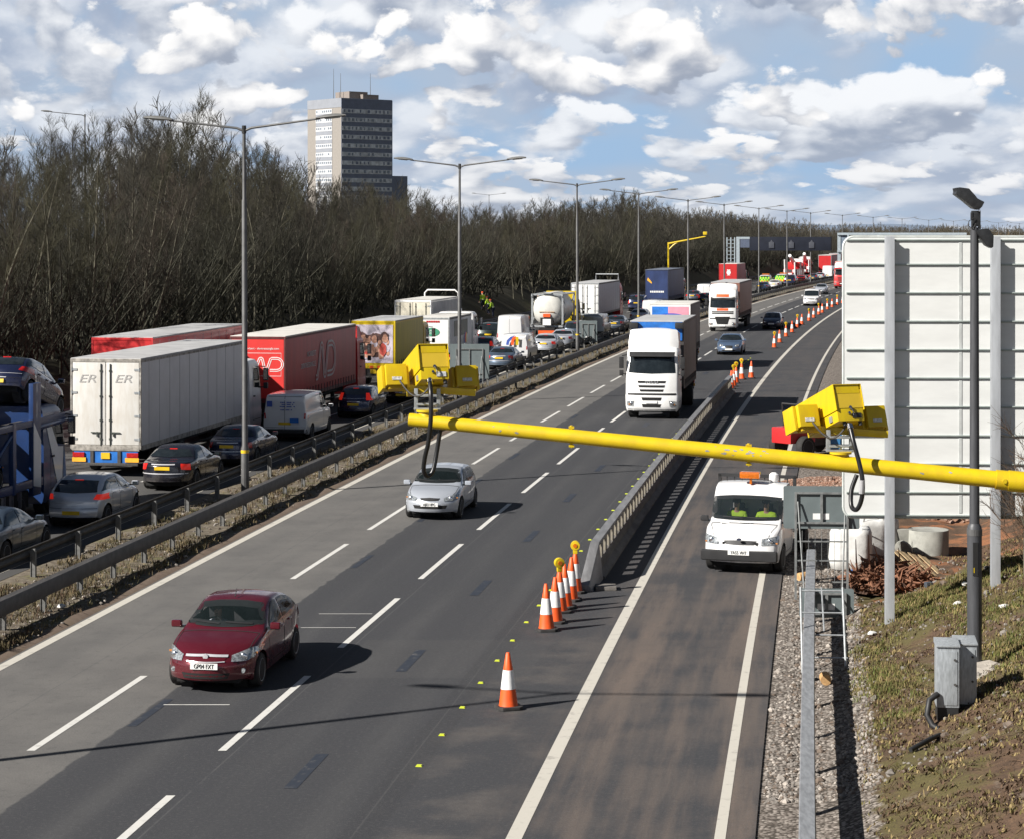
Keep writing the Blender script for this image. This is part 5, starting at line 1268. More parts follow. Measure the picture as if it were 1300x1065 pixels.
mb = MB(); mb.prism([(-.95 + .0 * k, 2.2) for k in (0,)] + [(-.95, 3.2)] + [(-.95 + 2.05 * k / 10, 3.2 + .32 * math.sin(math.pi * (.2 + .7 * k / 10))) for k in range(1, 10)] + [(1.16, 3.25), (1.16, 2.2)], -2.539, -2.52, 'Y'); mb.build('blue_shield', dblue, f)
mb = MB(); ribbon2d(mb, [(.38 * math.cos(a), 3.12 + .26 * math.sin(a)) for a in np.linspace(math.pi * 1.05, math.pi * 1.95, 12)], .12, 'Y', -2.515)
for k in range(3): mb.lathe([(.09, -2.515), (.07, -2.505)], 10, 0, 'Y', (-.22 + .22 * k, 0, 3.2 + (.06 if k == 1 else 0)))
mb.build('emblem', M['text_w'], f)
# white and orange lorry with brown curtain
p = px(917, 421.5)
lo = thing('lorry', 'white high cab lorry with orange bands and red brown sides in the middle lane', 'lorry', p, heading(p.y) + math.pi)
brownc = pmat('red_brown_curtain', (.20, .095, .070), .5, var=.22, scale=1.0, stretch=(1, 3, .3))
trailer(lo, -16.2, -2.8, 1.25, 4.25, side=brownc, roof=M['roofgrey'], kind='curtain', axles=3)
tractor(lo, 'tall', M['whitep'], 0, 2.2, deflector=.42, banner=[(3.14, .22, .55), (1.93, .20, .50)])
# lorry just clear of the sign edge
p = atx(1068.5, -10.9)
le = thing('lorry', 'distant white and red lorry half hidden behind the left edge of the big sign', 'lorry', p, heading(p.y) + math.pi)
trailer(le, -10, -2.6, 1.2, 4.2, side=M['redlorry'], roof=M['roofwhite'], axles=1, dual=True, kind='box'); tractor(le, 'wide', M['redlorry'], 0, 2.1, deflector=.8, defl_mat=M['whitep'])

# ---- jammed carriageway, nearest first
left_car('car', 'blue grey saloon cut off by the left picture edge behind the barrier', 'car', 'saloon', slate, pos(-21.5, 54.6), style='alloy')
left_car('car', 'silver hatchback with lit brake lamps behind the blue transporter', 'car', 'compact', silver, px(90, 671), brake=True, clear=False, res=.055)
left_car('car', 'black saloon with lit tail lamps beside the long white trailer', 'car', 'saloon', black_, px(205, 624.5), brake=True, res=.055)
left_car('car', 'dark navy saloon partly hidden by the nearest lamp column', 'car', 'saloon', navy, px(287, 594))
wv, bv = left_car('van', 'white panel van with blue lettering on its rear doors beside the red trailer', 'van', 'van', whitev, px(361, 560.5))
left_car('car', 'dark blue hatchback with lit brake lamps beside the red curtain trailer', 'car', 'hatch', navy, px(448, 532), brake=True)
left_car('car', 'black hatchback mostly hidden behind the left camera housing', 'car', 'compact', black_, atx(508, -21.3))
left_car('car', 'blue grey saloon just right of the roadside sign back in the reservation', 'car', 'saloon', bluegrey, atx(633, -21.0))
rv, bvr = left_car('van', 'white van with a blue orange and yellow arch logo on its doors', 'van', 'van', whitev, atx(652, -21.3), brake=False)
left_car('car', 'silver saloon with lit brake lamps ahead of the arch logo van', 'car', 'saloon', silver2, atx(688.5, -21.1), brake=True)
left_car('car', 'silver saloon beside the third lamp column', 'car', 'saloon', silver, atx(711, -21.0))
left_car('car', 'dark estate car just ahead of the silver saloon by the lamp column', 'car', 'offroader', slate, atx(729, -20.8))
left_car('van', 'grimy silver van behind the small sign back in the reservation', 'van', 'van', silverdirty, atx(752.5, -21.2))
left_car('car', 'black saloon with pale roof right of the grimy silver van', 'car', 'saloon', slate, atx(778.5, -20.9))
left_car('car', 'pale silver saloon left of the blue and pink lorry', 'car', 'saloon', silver2, atx(809, -21.0))
left_car('car', 'dark green off road car with a red high brake lamp beside the tall white van', 'car', 'offroader', dkgreen, atx(619, -26.9), brake=True)
left_car('car', 'dark saloon behind the off road car', 'car', 'hatch', slate, atx(610, -24.6), brake=True)
left_car('van', 'plain white high roof van beside the dark off road car', 'van', 'tallvan', whitev, atx(646, -24.6))
left_car('car', 'dark blue car ahead of the long pale grey trailer', 'car', 'offroader', navy, atx(807, -26.0), brake=True)
left_car('van', 'small white van hidden behind the blue and pink lorry', 'van', 'van', whitev, atx(826, -21.2))
left_car('van', 'white panel van with a dark red rear corner ahead of the blue trailer', 'van', 'van', whitev, atx(893, -24.6))
left_car('car', 'dark car with lit brake lamps left of the white and orange lorry', 'car', 'hatch', black_, atx(893.5, -21.2), brake=True)
left_car('car', 'dark saloon with a yellow plate left of the lit brake lamps', 'car', 'saloon', slate, atx(878, -24.3), brake=True)
left_car('car', 'blue and white saloon ahead of the red mail trailer', 'car', 'saloon', midblue, atx(967, -21.2))
left_car('car', 'white saloon below the yellow and green patrol car', 'car', 'saloon', whitev, atx(981.5, -21.2))
left_car('car', 'dark blue estate ahead of the far white saloon', 'car', 'offroader', navy, atx(1002, -21.2))
left_car('car', 'small bright red car by the far lamp column', 'car', 'hatch', redp, atx(1016, -21.3))
left_car('car', 'far grey car ahead of the small bright red car', 'car', 'hatch', slate, atx(1031, -21.3))
left_car('car', 'far silver car just left of the distant white van', 'car', 'hatch', silver2, atx(1040, -21.3))
left_car('van', 'distant tall white van in the queue near the big sign', 'van', 'tallvan', whitev, atx(1050, -21.3))
# lettering on the white van
hl = 4.89 / 2
for z, wd, x in ((1.60, .62, .15), (1.52, .5, .15), (1.43, .66, .15), (1.30, .5, .1)):
    mb = MB()
    for k in range(9): 
        if k % 4 != 3: mb.bb(x - wd / 2 + k * wd / 9, x - wd / 2 + (k + .8) * wd / 9, -hl - .075, -hl - .068, z - .022, z + .022)
    mb.build('lettering', M['text_b'], wv)
mb = MB(); mb.bb(-.72, -.5, -hl - .078, -hl - .07, 1.42, 1.66); mb.build('logo', M['text_b'], wv); mb = MB(); mb.bb(.25, .62, -hl - .085, -hl - .075, .78, .96); mb.build('notice', M['bluebar'], wv)
rainbow_logo(rv, -.05, 1.22, .75, 'Y', -hl - .09)

# long white trailer
p = px(134, 605); lz = heading(p.y + 6)
la = thing('lorry', 'long white box trailer lorry with blue rear beam and grey door letters', 'lorry', p, lz)
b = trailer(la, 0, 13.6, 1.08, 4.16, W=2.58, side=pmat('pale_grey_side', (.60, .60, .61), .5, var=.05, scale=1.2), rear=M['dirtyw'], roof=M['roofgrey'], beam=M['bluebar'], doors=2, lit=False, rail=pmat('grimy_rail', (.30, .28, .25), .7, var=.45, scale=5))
for s in (-1, 1): text('ER', .40, M['text_g'], b, (s * .66 - .02, .006, 3.42), sx=1.5, shear=.25)
tractor(la, 'wide', M['whitep'], 16.4, 2.1)
# red trailer behind it
p = Vector(((155 - CX) / F * 88, 88, 0))
lb = thing('lorry', 'red trailer with grey roof standing behind the long white trailer', 'lorry', p, heading(94))
b = trailer(lb, 0, 13.6, 1.15, 4.33, W=2.6, side=M['redlorry'], roof=M['roofgrey'], rail=M['redlorry'], doors=False)
text('MU', .55, M['text_w'], b, (-.55, .006, 3.35)); tractor(lb, 'wide', M['redlorry'], 16.4, 2.1)
# red curtain trailer with joined letters
p = Vector(((327 - CX) / F * 96.3, 96.3, 0))
lc = thing('lorry', 'red curtain sided trailer with white looping letters on rear and side', 'lorry', p, heading(103))
redrear = pmat('red_rear_door', (.66, .045, .04), .42, var=.06, scale=1.5, coat=.2)
b = trailer(lc, 0, 13.6, 1.15, 3.98, W=2.55, side=M['redcurt'], rear=redrear, roof=M['roofwhite'], kind='curtain', doors=False, rail=pmat('dark_red_rail', (.10, .02, .02), .6, var=.2), lit=True)
nd_logo('logo', b, .30, 2.42, .58, 'Y', .004, M['text_w'], redrear)
mb = MB(); ribbon2d(mb, [(-.9, 2.2), (1.08, 2.2), (1.08, 3.22), (-.9, 3.22)], .018, 'Y', .006); mb.build('panel_line', M['text_w'], b)
text('www.norbert - dentressangle.com', .135, M['text_w'], b, (.05, .006, 3.42)); 
nd_logo('side_logo', b, 6.9, 1.75, 1.55, 'X', 1.30, pmat('faded_white', (.52, .48, .48), .6, var=.08), M['redcurt'])
text('NORBERT', .34, MATS['faded_white'], b, (1.296, 4.6, 2.95), (R(90), 0, R(90)), sx=1.1); text('DENTRESSANGLE', .34, MATS['faded_white'], b, (1.296, 4.0, 2.45), (R(90), 0, R(90)), sx=1.0)
tractor(lc, 'wide', M['redlorry'], 16.35, 2.1, deflector=.6)
# yellow lorry with a picture on its tail
p = Vector(((474 - CX) / F * 121, 121, 0))
ld = thing('lorry', 'yellow box lorry with a large picture of people across its rear', 'lorry', p, heading(125))
ycur = pmat('yellow_side_vinyl', (.42, .34, .012), .5, var=.15, scale=1.0, stretch=(1, 3, .3)); lil = pmat('lilac_poster', (.55, .49, .56), .5, var=.1, scale=1.2)
b = trailer(ld, 0, 7.6, 1.15, 3.68, W=2.5, side=ycur, rear=M['yellow'], roof=M['roofgrey'], kind='curtain', axles=1, dual=True, doors=False, rail=M['yellow'])
mb = MB(); mb.bb(-1.12, 1.12, -.012, .008, 1.30, 3.44); pic = mb.build('rear_picture', lil, b)
skn = pmat('poster_skin', (.50, .26, .18), .6, var=.3, scale=5); dkp2 = pmat('poster_dark', (.10, .05, .045), .6, var=.5, scale=4); rdp = pmat('poster_red', (.55, .08, .06), .6, var=.3, scale=6)
rpic = random.Random(31)
def blob(parent, nm, x, z, rx, rz_, m, a): mb = MB(); mb.prism([(x + rx * math.cos(k * .35) * rpic.uniform(.85, 1.12), z + rz_ * math.sin(k * .35) * rpic.uniform(.85, 1.12)) for k in range(18)], a, a + .003, 'Y'); mb.build(nm, m, parent)
blob(pic, 'printed_shape', 0, 2.3, 1.02, .66, dkp2, -.018)
for k in range(26):
    x = rpic.uniform(-.85, .85); z = rpic.uniform(1.75, 2.6); blob(pic, 'printed_shape', x, z, rpic.uniform(.08, .26), rpic.uniform(.08, .30), rpic.choice([skn, skn, rdp, dkp2, lil]), -.022 - .0006 * k)
for k, (x, z, r_) in enumerate(((-.60, 2.66, .23), (.04, 2.62, .22), (.66, 2.66, .24))):
    blob(pic, 'printed_hair', x, z + .10, r_ * .98, r_ * 1.15, dkp2, -.040); blob(pic, 'printed_head', x + .02, z, r_ * .72, r_ * .98, skn, -.045); blob(pic, 'printed_shape', x - .1, z - .62, r_ * .8, .34, (rdp, skn, rdp)[k], -.050)
mb = MB()
for k in range(5): mb.bb(-1.12 + k * .45, -.90 + k * .45, -.014, .006, 1.0, 1.14)
mb.build('hazard_stripes', M['orange'], b); tractor(ld, 'wide', M['yellow'], 10.1, 2.1)
# white lorry with a green oval badge
p = Vector(((548 - CX) / F * 138, 138, 0))
lf = thing('lorry', 'small white box lorry with a green oval badge on its rear door', 'lorry', p, heading(142))
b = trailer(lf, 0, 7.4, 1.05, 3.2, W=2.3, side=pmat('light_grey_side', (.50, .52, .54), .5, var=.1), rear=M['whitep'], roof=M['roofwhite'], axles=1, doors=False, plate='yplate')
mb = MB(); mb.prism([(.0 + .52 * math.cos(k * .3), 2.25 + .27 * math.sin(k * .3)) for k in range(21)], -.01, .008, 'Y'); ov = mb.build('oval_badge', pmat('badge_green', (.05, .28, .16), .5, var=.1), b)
text('LAND', .17, M['text_w'], ov, (0, -.014, 2.33)); text('ROVER', .17, M['text_w'], ov, (0, -.014, 2.16))
mb = MB()
for k in range(6): mb.bb(-.35 + k * .15, -.23 + k * .15, -.006, .01, 2.86, 2.98)
mb.build('lettering', M['redlorry'], b); rainbow_logo(b, 5.2, 1.35, .9, 'X', 1.18, .003)
mb = MB(); mb.bb(1.152, 1.17, 1.5, 6.0, 1.9, 2.9); mb.build('side_panel', pmat('dark_green_panel', (.03, .06, .05), .4, var=.4, scale=1.5), b); tractor(lf, 'wide', M['whitep'], 9.8, 2.0)
# white lorry with a tubular hoop
p = Vector(((524 - CX) / F * 146, 146, 0))
lg = thing('lorry', 'cream white box lorry with a tubular hoop at its front and amber beacon', 'lorry', p, heading(150))
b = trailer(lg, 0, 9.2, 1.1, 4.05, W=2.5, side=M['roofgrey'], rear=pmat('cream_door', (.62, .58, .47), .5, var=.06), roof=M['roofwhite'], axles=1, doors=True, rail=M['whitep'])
mb = MB(); mb.tube([(-1.2, 9.3, 1.6), (-1.2, 9.3, 4.3), (-1.0, 9.3, 4.5), (1.0, 9.3, 4.5), (1.25, 9.3, 4.3), (1.25, 9.3, 3.0)], .06, 8); mb.build('hoop', M['whitep'], lg, smooth=40)
mb = MB(); mb.bb(-.9, .9, 9.9, 10.3, 3.35, 3.8); mb.build('beacon', M['amber'], lg, bevel=.05); tractor(lg, 'wide', M['whitep'], 11.7, 2.0)
# tank container lorry
p = Vector(((694 - CX) / F * 168, 168, 0))
lt = thing('lorry', 'tanker lorry with a white round tank in a steel frame and yellow front', 'tanker', p, heading(180))
tankm = pmat('tank_cladding', (.66, .65, .60), .4, .1, var=.07, scale=2)
mb = MB(); mb.lathe([(.02, .02), (.55, .05), (.95, .16), (1.22, .42), (1.29, .7), (1.29, 5.2), (1.2, 5.5), (.9, 5.74), (.02, 5.9)], 32, 0, 'Y', (0, 0, 2.66)); tk = mb.build('tank', tankm, lt, smooth=40)
mb = MB(); mb.bb(-.28, .28, -.03, .1, 2.05, 2.30); mb.build('hazard_plate', M['orange'], tk); mb = MB(); mb.bb(-.5, .5, -.04, .3, 1.55, 2.0); v_ = mb.build('valve_box', M['cavity'], tk); mb = MB(); mb.bb(-.30, .34, -.07, -.042, 1.42, 1.9); mb.build('notice', M['text_w'], v_); mb = MB(); mb.bb(-.6, .6, .0, .12, 2.42, 2.47); mb.build('lettering', pmat('brown_lettering', (.35, .2, .08), .6, var=.2), tk)
mb = MB()
for y in (0.35, 6.0):
    for s in (-1, 1): mb.bb(s * 1.2 - .07, s * 1.2 + .07, y - .07, y + .07, 1.25, 3.85)
    mb.bb(-1.13, 1.13, y - .07, y + .07, 1.25, 1.4); mb.bb(-1.13, 1.13, y - .07, y + .07, 3.72, 3.85)
for s in (-1, 1):
    for z in (1.3, 3.78): mb.bb(s * 1.2 - .05, s * 1.2 + .05, .12, 5.93, z - .05, z + .05)
    mb.tube([(s * 1.2, .1, 1.4), (s * 1.2, 2.2, 2.5), (s * 1.2, .1, 3.7)], .05, 6); mb.tube([(s * 1.2, 5.9, 1.4), (s * 1.2, 4.0, 2.5), (s * 1.2, 5.9, 3.7)], .05, 6)
mb.bb(-.35, .35, .1, 5.9, 3.86, 3.92); mb.build('frame', M['galv'], lt)
mb = MB(); mb.bb(-1.25, 1.25, 7.1, 7.35, 1.1, 3.9); mb.build('front_wall', M['yellow'], lt, bevel=.04)
mb = MB(); mb.bb(-.6, .6, .1, 9.2, .7, 1.24); mb.build('chassis', M['cavity'], lt); mb = MB(); mb.bb(-.65, .65, -.06, .03, .72, 1.0); mb.build('marker_board', M['orange'], lt); mb = MB(); mb.bb(-1.1, 1.1, .0, .1, .45, .66); mb.build('rear_bumper', M['galvd'], lt)
for k in range(3):
    for s in (-1, 1): truck_wheel(lt, s * 1.08, .9 + 1.35 * k)
tractor(lt, 'wide', M['yellow'], 9.8, 2.1)
# pale grey trailer ahead of the tanker
p = Vector(((742.5 - CX) / F * 197, 197, 0))
lh = thing('lorry', 'pale grey box trailer with white rear doors ahead of the tanker', 'lorry', p, heading(203))
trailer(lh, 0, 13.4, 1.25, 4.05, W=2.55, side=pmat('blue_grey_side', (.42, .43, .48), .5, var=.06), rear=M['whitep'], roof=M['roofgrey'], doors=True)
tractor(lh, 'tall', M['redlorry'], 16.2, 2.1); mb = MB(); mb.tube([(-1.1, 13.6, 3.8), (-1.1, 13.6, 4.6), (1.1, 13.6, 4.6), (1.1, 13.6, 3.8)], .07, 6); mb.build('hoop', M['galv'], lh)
# blue trailer
p = atx(833.5, -24.6)
li = thing('lorry', 'dark blue curtain sided trailer beyond the pale grey trailer', 'lorry', p, heading(p.y + 6))
bluec = pmat('dark_blue_curtain', (.022, .04, .12), .5, var=.25, scale=1.0, stretch=(1, 2.5, .4))
b = trailer(li, 0, 13.4, 1.2, 4.5, W=2.6, side=bluec, rear=bluec, roof=pmat('dusty_blue_roof', (.13, .15, .19), .6, var=.2), kind='curtain', doors=False, rail=pmat('dark_blue_rail', (.02, .03, .07), .6), lit=True)
mb = MB()
for k in range(8): mb.bb(-.75 + k * .2, -.60 + k * .2, -.006, .01, 1.9, 2.1)
mb.build('lettering', M['text_w'], b); mb = MB(); mb.prism([(-1.1, 3.3), (-.6, 2.9), (-.55, 3.05), (-1.0, 3.6)], -.008, .008, 'Y'); mb.build('emblem', M['marker'], b); tractor(li, 'wide', navy, 16.2, 2.1)
# red mail trailer
p = atx(924, -24.6)
lj = thing('lorry', 'short red mail trailer with a pale crest and white roof', 'lorry', p, heading(p.y + 5))
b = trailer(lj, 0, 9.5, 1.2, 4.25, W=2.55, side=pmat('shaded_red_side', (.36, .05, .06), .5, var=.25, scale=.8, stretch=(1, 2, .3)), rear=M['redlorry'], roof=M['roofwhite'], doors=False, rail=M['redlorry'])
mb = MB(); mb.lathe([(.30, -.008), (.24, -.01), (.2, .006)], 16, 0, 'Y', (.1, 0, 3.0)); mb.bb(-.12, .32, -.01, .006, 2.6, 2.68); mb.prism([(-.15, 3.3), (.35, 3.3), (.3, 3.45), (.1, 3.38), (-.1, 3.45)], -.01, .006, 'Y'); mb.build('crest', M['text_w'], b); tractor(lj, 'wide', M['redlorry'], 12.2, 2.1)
# far red articulated lorries
p = atx(1047, -25.0)
lk = thing('lorry', 'far long dark red trailer left of the grey gantry leg', 'lorry', p, heading(p.y + 6)); 
trailer(lk, 0, 13.4, 1.2, 4.3, side=M['redcurt'], rear=M['redlorry'], roof=M['roofwhite'], doors=False, kind='curtain'); tractor(lk, 'wide', M['redlorry'], 16, 2.1)
p = atx(1060, -28.0)
lk2 = thing('lorry', 'far red trailer alongside the head of the queue under the gantry', 'lorry', p, heading(p.y + 6)); 
trailer(lk2, 0, 13.4, 1.2, 4.3, side=M['redlorry'], roof=M['roofgrey'], doors=False); tractor(lk2, 'wide', M['redlorry'], 16, 2.1)
# patrol car and rescue lorries at the incident
p = atx(970, -25.0)
pc, _ = left_car('patrol_car', 'far patrol car with yellow and green chequered rear and red lamps', 'patrol car', 'offroader', whitev, p, brake=True)
grn = pmat('patrol_green', (.02, .34, .08), .5, var=.05); hl = 4.7 / 2
for k in range(8):
    for j in range(3): mb = MB(); x = -.88 + .22 * k; mb.bb(x, x + .22, -hl - .16, -hl - .13, .62 + .3 * j, .92 + .3 * j); mb.build('chequer', M['hivis'] if (k + j) % 2 else (grn if j else M['orange']), pc)
mb = MB(); mb.bb(-.6, .6, -.3, .1, 1.86, 2.0); mb.build('light_bar', M['amber'], pc, bevel=.03)
p2 = pos(-25.2, p.y + 9)
pc2 = dup(pc, 'second chequered patrol car just right of the first at the incident', near_loc(p2, 4.7, -1, heading(p2.y)) + Vector((1.9, 0, 0)), heading(p2.y) - .1)
p = atx(1003, -25.6)
fe = thing('rescue_lorry', 'far red and white recovery lorry with raised jib at the incident', 'rescue lorry', p, heading(p.y + 5))
mb = MB(); mb.bb(-1.2, 1.2, 0, 7.6, .9, 2.2); b = mb.build('body', M['redlorry'], fe, bevel=.05)
for k in range(6): mb = MB(); mb.bb(-1.15 + (k % 3) * .8, -.5 + (k % 3) * .8, -.03, .0, 1.0 + .6 * (k // 3), 1.5 + .6 * (k // 3)); mb.build('locker', M['whitep'] if k % 2 else M['galvd'], b)
for k in range(6): mb = MB(); mb.bb(1.2, 1.24, .4 + 1.2 * k, 1.4 + 1.2 * k, 1.1, 2.0); mb.build('side_locker', M['whitep'] if k % 2 == 0 else M['redlorry'], b)
mb = MB(); mb.tube([(0, 5.8, 2.2), (0, 5.8, 3.0), (0, -.4, 4.6)], [.5, .45, .3], 8); mb.build('jib', M['whitep'], fe, bevel=.03); mb = MB(); mb.bb(-1.1, 1.1, 4.6, 7.4, 2.2, 3.4); mb.build('tool_tower', M['redlorry'], fe, bevel=.05)
mb = MB(); mb.tube([(-.9, -.1, 1.0), (-.9, -.6, 3.9)], .14, 6); mb.tube([(.9, -.1, 1.0), (.9, -.5, 3.4)], .14, 6); mb.build('lifting_arm', M['whitep'], fe); tractor(fe, 'wide', M['redlorry'], 10.2, 2.1, deflector=.7, defl_mat=M['whitep'])
for y in (1.2, 2.6, 8):
    for s in (-1, 1): truck_wheel(fe, s * 1.05, y)
p = atx(1021, -28.5)
fe2 = dup(fe, 'second red and white recovery lorry further on at the incident', p, heading(p.y) + .12)

# car transporter at the left edge
Yt = 59.6; p = pos(-24.6, Yt); tr = thing('car_transporter', 'blue and white car transporter lorry at the left picture edge', 'lorry', p, heading(70))
tblue = pmat('transporter_blue', (.007, .032, .12), .4, var=.15, scale=2, coat=.3); tlt = pmat('transporter_light_blue', (.04, .17, .36), .4, var=.1)
mb = MB()
for s in (-1, 1):
    for y in (-6, -2.2, 1.2, 3.9): mb.bb(s * 1.2 - .07, s * 1.2 + .07, y - .12, y + .12, .9, 3.0)
    mb.bb(s * 1.2 - .07, s * 1.2 + .07, 5.35, 6.0, .7, 4.05)
    mb.bb(s * 1.2 - .06, s * 1.2 + .06, -6.2, 6.2, .95, 1.2); mb.bb(s * 1.2 - .06, s * 1.2 + .06, -6.2, 8.8, 2.78, 2.98)
    mb.tube([(s * 1.2, -6, 1.3), (s * 1.2, -2.2, 2.7)], .06, 6); mb.tube([(s * 1.2, 1.2, 1.3), (s * 1.2, 3.9, 2.7)], .06, 6); mb.tube([(s * 1.16, 6.0, 2.7), (s * 1.16, 8.9, 2.75)], .11, 8)
mb.build('frame', tblue, tr, bevel=.012)
mb = MB()
for z in (.97, 2.82): 
    for s in (-1, 1): mb.bb(s * .75 - .32, s * .75 + .32, -6.2, 5.6 if z < 2 else 8.8, z - .03, z + .03)
for y in np.arange(-6, 8.6, 1.6): mb.bb(-1.13, 1.13, y, y + .1, 2.70, 2.788)
mb.build('deck', M['galvd'], tr)
for s in (1,):
    mb = MB(); mb.prism([(5.38, 1.0), (5.97, .9), (5.97, 2.3), (5.38, 2.9)], 1.272, 1.285, 'X'); mb.build('white_flash', M['whitep'], tr)
cab, bvt = tractor(tr, 'wide', tblue, 8.55, 2.2)
mb = MB(); patch(mb, bvt, 'S', [(8.0, 1.95), (7.55, 1.98), (7.0, 2.7)], [(7.9, .7), (7.55, .7), (6.6, 2.7)], .014, 1, .2); mb.build('white_flash', M['whitep'], cab)
mb = MB(); patch(mb, bvt, 'S', [(8.25, 1.2), (8.05, 1.9)], [(8.25, .75), (7.95, .75)], .014, 1, .2); mb.build('light_flash', tlt, cab)
mb = MB(); mb.bb(-.5, .5, -6, 8, .45, .9); mb.bb(.75, 1.18, 2.4, 5.2, .40, .90); mb.build('chassis', M['cavity'], tr)
mb = MB()
for k in range(4): mb.cyl((1.0, 2.6 + k * .62, .45), (1.0, 2.6 + k * .62, .92), .24, n=12)
mb.build('tank', pmat('grey_tank', (.12, .13, .15), .4, .4, var=.2), tr, smooth=40)
for y in (4.6, -3.2, -4.5):
    for s in (-1, 1): truck_wheel(tr, s * 1.05, y, R_=.42)
cr, sr = math.cos(tr.rotation_euler.z), math.sin(tr.rotation_euler.z)
def on_tr(x, y, z): return Vector((p.x + x * cr - y * sr, p.y + x * sr + y * cr, z))
q, _ = car('car', 'dark car tilted nose down on top of the transporter above its cab', 'car', 'compact', navy, on_tr(0, 7.5, 3.12), tr.rotation_euler.z + 0.0, plate=None); q.rotation_euler = (R(-15), 0, tr.rotation_euler.z)
q, _ = car('car', 'silver grey car on the upper deck at the far left edge', 'car', 'hatch', silverdirty, on_tr(0, 2.3, 2.87), tr.rotation_euler.z)
q, _ = car('car', 'dark car on the lower deck of the blue transporter', 'car', 'hatch', black_, on_tr(0, 2.6, 1.02), tr.rotation_euler.z)
# ---------------------------------------------------------------- people
def skin(joints, edges, mat, name, parent, sub=2):
    me = bpy.data.meshes.new('sk'); me.from_pydata([j[:3] for j in joints], edges, []); o = bpy.data.objects.new('sk', me); sc.collection.objects.link(o)
    m = o.modifiers.new('s', 'SKIN'); m.use_smooth_shade = True; s = o.modifiers.new('u', 'SUBSURF'); s.levels = sub; s.render_levels = sub
    for i, j in enumerate(joints): r = j[3]; me.skin_vertices[0].data[i].radius = (r, r if len(j) < 5 else j[4])
    me.skin_vertices[0].data[0].use_root = True
    bpy.context.view_layer.update(); d = bpy.data.meshes.new_from_object(o.evaluated_get(bpy.context.evaluated_depsgraph_get()))
    bpy.data.objects.remove(o); d.materials.clear(); d.materials.append(mat); d.name = name
    return link(name, d, parent)
def person(label, loc, rz, pose='stand', top=None, helmet=None, hair=None, group=None, bend=0.0):
    t = thing('person', label, 'person', loc, rz, group); top = top or M['hivis']
    sit = pose == 'sit'; z0 = .95 if not sit else .12
    J = [(0, 0, z0, .135, .11), (0, .01 + bend * .1, z0 + .20, .125, .10), (0, .0 + bend * .25, z0 + .43, .155, .11), (0, .01 + bend * .32, z0 + .56, .055), (0, .04 + bend * .36, z0 + .64, .075, .09), (0, .035 + bend * .36, z0 + .76, .082, .098), (0, .02 + bend * .36, z0 + .81, .05)]
    E = [(0, 1), (1, 2), (2, 3), (3, 4), (4, 5), (5, 6)]; arms = []; legs = []
    for s in (-1, 1):
        b = len(J)
        if sit: el, wr = (s * .27, .10, z0 + .20), (s * .17, .36, z0 + .24)
        else: el, wr = (s * .26, -.02 + bend * .3, z0 + .17), (s * .24, .14 + bend * .4, z0 - .05)
        J += [(s * .20, bend * .22, z0 + .46, .062), (*el, .046), (*wr, .032), (wr[0], wr[1] + .06, wr[2] - .05, .036)]; E += [(2, b), (b, b + 1), (b + 1, b + 2), (b + 2, b + 3)]; arms.append(b)
        hx, hy, hz = wr[0], wr[1] + .08, wr[2] - .075
        for k in range(4): c = len(J); J += [(hx + (k - 1.5) * .021, hy + .03, hz - .03, .0095), (hx + (k - 1.5) * .021, hy + .045, hz - .065 + .006 * abs(k - 1.4), .008)]; E += [(b + 3, c), (c, c + 1)]
        c = len(J); J += [(hx - s * .045, hy + .0, hz + .01, .0105), (hx - s * .055, hy + .03, hz - .025, .009)]; E += [(b + 3, c), (c, c + 1)]
        b = len(J)
        if sit: J += [(s * .10, .04, z0 - .02, .09), (s * .13, .46, z0 + .02, .062), (s * .13, .50, z0 - .40, .045), (s * .13, .62, z0 - .44, .042)]
        else: J += [(s * .10, 0, .90, .095), (s * .12, .03 * s, .50, .062), (s * .13, -.02, .09, .045), (s * .14, .13, .045, .042)]
        E += [(0, b), (b, b + 1), (b + 1, b + 2), (b + 2, b + 3)]; legs.append(b)
    TJ = [0, 1, 2] + arms + legs
    skin([(*j[:3], *[q * (.74 if i in TJ else 1) for q in j[3:]]) for i, j in enumerate(J)], E, M['skin'], 'body', t)
    jk = [0, 1, 2, 3] + [a + k for a in arms for k in range(3)]; mp = {k: i for i, k in enumerate(jk)}
    skin([(*J[k][:3], J[k][3] + (.022 if k > 0 else .028), *( [J[k][4] + .025] if len(J[k]) > 4 else [])) for k in jk], [(mp[a], mp[b]) for a, b in E if a in mp and b in mp], top, 'jacket', t)
    lg = [0] + [a + k for a in legs for k in range(3)]; mp = {k: i for i, k in enumerate(lg)}
    skin([(*J[k][:3], J[k][3] + .016, *([J[k][4] + .016] if len(J[k]) > 4 else [])) for k in lg], [(mp[a], mp[b]) for a, b in E if a in mp and b in mp], M['navy'], 'trousers', t)
    for a in legs: mb = MB(); x, y, z = J[a + 2][:3]; mb.box((x, y + .07, z - .035), (.11, .29, .11)); mb.build('boot', M['black'], t, bevel=.035)
    hx, hy, hz = J[5][:3]
    mb = MB(); mb.lathe([(.108, hz - .0), (.112, hz + .03), (.10, hz + .08), (.06, hz + .115), (.005, hz + .125)], 16, 0, 'Z', (hx, hy - .005, 0)); mb.build('helmet' if helmet else 'hair', helmet or hair or pmat('brown_hair', (.06, .04, .025), .7), t, smooth=60)
    mb = MB(); mb.box((hx, hy + .098, hz - .045), (.024, .03, .045)); 
    mb.build('nose', M['skin'], t, bevel=.01)
    mb = MB()
    for s in (-1, 1): mb.box((hx + s * .033, hy + .088, hz - .015), (.024, .012, .012))
    mb.box((hx, hy + .088, hz - .095), (.045, .012, .010)); mb.build('eyes_and_mouth', M['black'], t)
